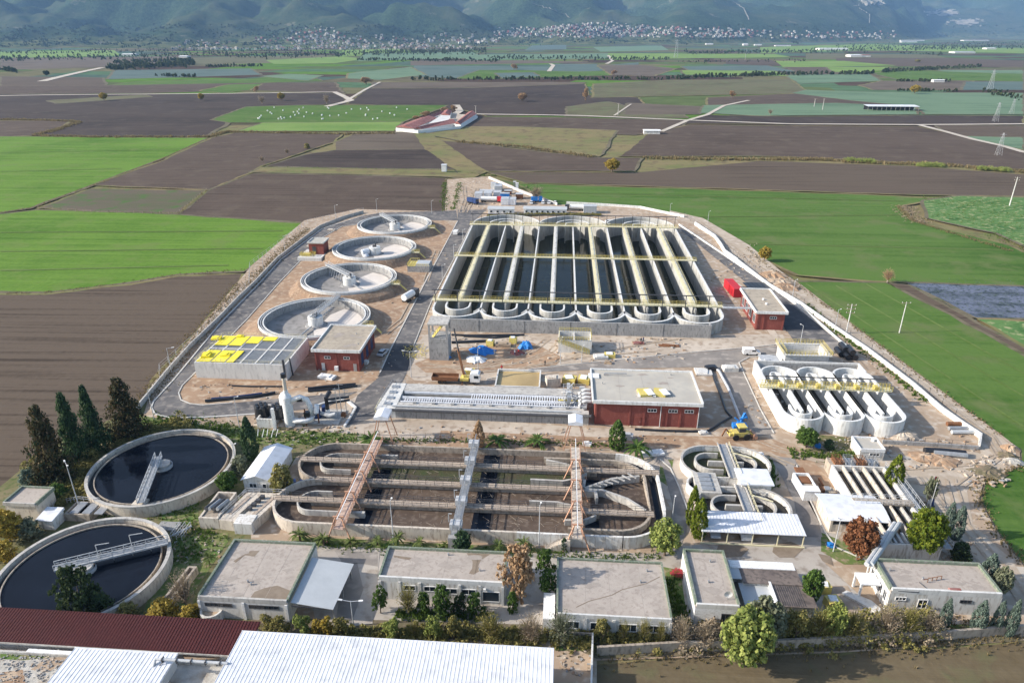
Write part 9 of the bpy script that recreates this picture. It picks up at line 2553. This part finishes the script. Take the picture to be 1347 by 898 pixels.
# the town at the foot of the hills
def town():
 protos = []
 rnd = random.Random(31)
 for k, (a, b, h, rm, wm) in enumerate(((11, 10, 7, 'red_tile', 'white_wall'), (14, 11, 10, 'red_tile', 'white'), (10, 9, 6, 'roof_old', 'white_wall'), (16, 12, 13, 'concrete_new', 'white'), (12, 10, 9, 'roof_tan', 'concrete_cream'))):
  mb = MB(); mb.box(-a / 2, a / 2, -b / 2, b / 2, -3, h)
  if k in (0, 1, 4):
   mb.add([(-a / 2 - .4, -b / 2 - .4, h), (a / 2 + .4, -b / 2 - .4, h), (a / 2 + .4, 0, h + 2), (-a / 2 - .4, 0, h + 2), (a / 2 + .4, b / 2 + .4, h), (-a / 2 - .4, b / 2 + .4, h)], [(0, 1, 2, 3), (3, 2, 4, 5), (0, 3, 5), (1, 4, 2)], 1)
  else:
   mb.box(-a / 2 - .2, a / 2 + .2, -b / 2 - .2, b / 2 + .2, h + .01, h + .5, 1)
  for wz in range(int(h // 3)):
   for wx in (-.3, 0, .3): mb.box(a * wx - .7, a * wx + .7, -b / 2 - .06, -b / 2 - .01, 1 + wz * 3, 2.4 + wz * 3, 2)
  protos.append(mb.build('house', ['town_wall' if wm != 'white' or k == 3 else 'white_wall', rm, 'glass'], data_only=True))
 spots = []
 zones = [(650, 905, 28, 50, 560, 0), (560, 660, 46, 58, 60, 0), (890, 1010, 38, 50, 150, 0), (1010, 1180, 42, 52, 110, 0), (330, 560, 48, 66, 230, 1), (215, 330, 62, 72, 40, 1), (240, 300, 52, 64, 24, 1), (380, 450, 38, 52, 60, 1), (500, 620, 58, 66, 60, 1)]
 for u0, u1, v0, v1, n, kind in zones:
  for i in range(n):
   u = u0 + (u1 - u0) * (0.5 + 0.5 * (rnd.random() + rnd.random() - 1)) if rnd.random() < .5 else rnd.uniform(u0, u1)
   v = v0 + (v1 - v0) * (rnd.random() ** .7)
   if u0 == 650 and v < 30 + abs(u - 790) * 0.09: v += 8
   spots.append((v, u, kind))
 spots.sort(reverse=True)
 rest = MB()
 for i, (v, u, kind) in enumerate(spots):
  (x, y, z), dep = land_point(u, v)
  if z <= 0: z = -0.9
  s = rnd.uniform(.75, 1.25) * (1.0 if kind == 0 else .9)
  pm = protos[rnd.choice((0, 0, 1, 1, 2, 3, 3, 4) if kind == 0 else (0, 0, 2, 2, 4))]
  if i < 290:
   o = bpy.data.objects.new('house', pm); COL.objects.link(o)
   o.location = (x, y, z + 1); o.rotation_euler = (0, 0, rnd.uniform(-.5, .5)); o.scale = (s, s, s)
   tag(o, 'tiny pale house of the town strung along the foot of the hills', 'house', 'houses of the far town')
  else:
   a, b, h = 6 * s, 5.5 * s, rnd.choice((6, 8, 11)) * s
   rest.box(x - a, x + a, y - b, y + b, z - 2, z + h, rnd.choice((0, 0, 0, 1)), rot=rnd.uniform(-.5, .5)); rest.box(x - a - .4, x + a + .4, y - b - .4, y + b + .4, z + h + .02, z + h + .7, rnd.choice((1, 1, 0)))
 tag(rest.build('town_houses', [M['town_wall'], M['red_tile']]), kind='stuff')
 # trees between the houses and on the gentle slope
 mb = MB()
 for i in range(5200):
  u = rnd.uniform(-60, 1400); v = rnd.uniform(34, 66)
  (x, y, z), dep = land_point(u, v)
  if z <= 0.5: continue
  if noise.noise(Vector((u * .035, v * .25, 0))) < -0.05: continue
  for k in range(3):
   hh = rnd.uniform(4, 10); an = rnd.uniform(0, 6.28)
   c = Vector((x + 5 * cos(an) * k, y + 5 * sin(an) * k, z + hh * .5)); w_ = Vector((hh * .5, 0, 0)); up = Vector((0, -hh * .15, hh * .5))
   mb.face([c - w_ - up, c + w_ - up, c + w_ * .5 + up, c - w_ * .6 + up * .9])
 tag(mb.build('hillside_trees', L_['far']), kind='stuff')
town()

# quarries and tracks on the far slopes
M['cut'] = mat('cut hillside earth', (0.36, 0.32, 0.26), (0.20, 0.185, 0.15), 0.012, 0.95, (0.14, 0.14, 0.10), 5)
def quarry(u0, v0, u1, v1, seed):
 mb = MB(); n = 26; V = []; ok = []
 for j in range(n):
  for i in range(n):
   u, v = u0 + (u1 - u0) * i / (n - 1), v0 + (v1 - v0) * j / (n - 1)
   (x, y, z), d_ = land_point(u, v); V.append((x, y - 6, z + 5))
   ok.append(((i / (n - 1) - .5) ** 2 + (j / (n - 1) - .5) ** 2) ** .5 + .35 * noise.noise(Vector((i * .3, j * .3, seed))) < .38 and z > 1)
 mb.add(V, [(j * n + i, j * n + i + 1, (j + 1) * n + i + 1, (j + 1) * n + i) for j in range(n - 1) for i in range(n - 1) if ok[j * n + i] and ok[(j + 1) * n + i + 1]])
 struct('quarry_face', mb, M['cut'])
for i, q in enumerate(((1115, 1, 1160, 10), (1240, 24, 1296, 36), (1205, 12, 1262, 23))): quarry(*q, i)
for pts in ([(960, 4), (975, 12), (984, 28)], [(700, 8), (726, 14), (752, 26)], [(1125, 12), (1140, 20), (1142, 32)]):
 mb = MB(); q = [Vector(land_point(a + (c - a) * k / 12, b + (e - b) * k / 12)[0]) + Vector((0, 0, 4)) for (a, b), (c, e) in zip(pts, pts[1:]) for k in range(12)]
 for a, b in zip(q, q[1:]): mb.bar(a, b, 7, 2)
 struct('hill_track', mb, M['cut'])

# ------------------------------------------------------------------ the air between here and the hills
def haze():
 m = bpy.data.materials.new('haze'); m.use_nodes = True
 n = m.node_tree; n.nodes.clear()
 v = n.nodes.new('ShaderNodeVolumePrincipled'); v.inputs['Color'].default_value = (0.34, 0.60, 1.0, 1); v.inputs['Density'].default_value = HAZE; v.inputs['Anisotropy'].default_value = 0.0
 o = n.nodes.new('ShaderNodeOutputMaterial'); n.links.new(v.outputs[0], o.inputs['Volume'])
 mb = MB(); mb.box(-17500, 17500, -900, 17000, -5, 860)
 tag(mb.build('haze', m), kind='stuff')
HAZE = 4.6e-5
haze()
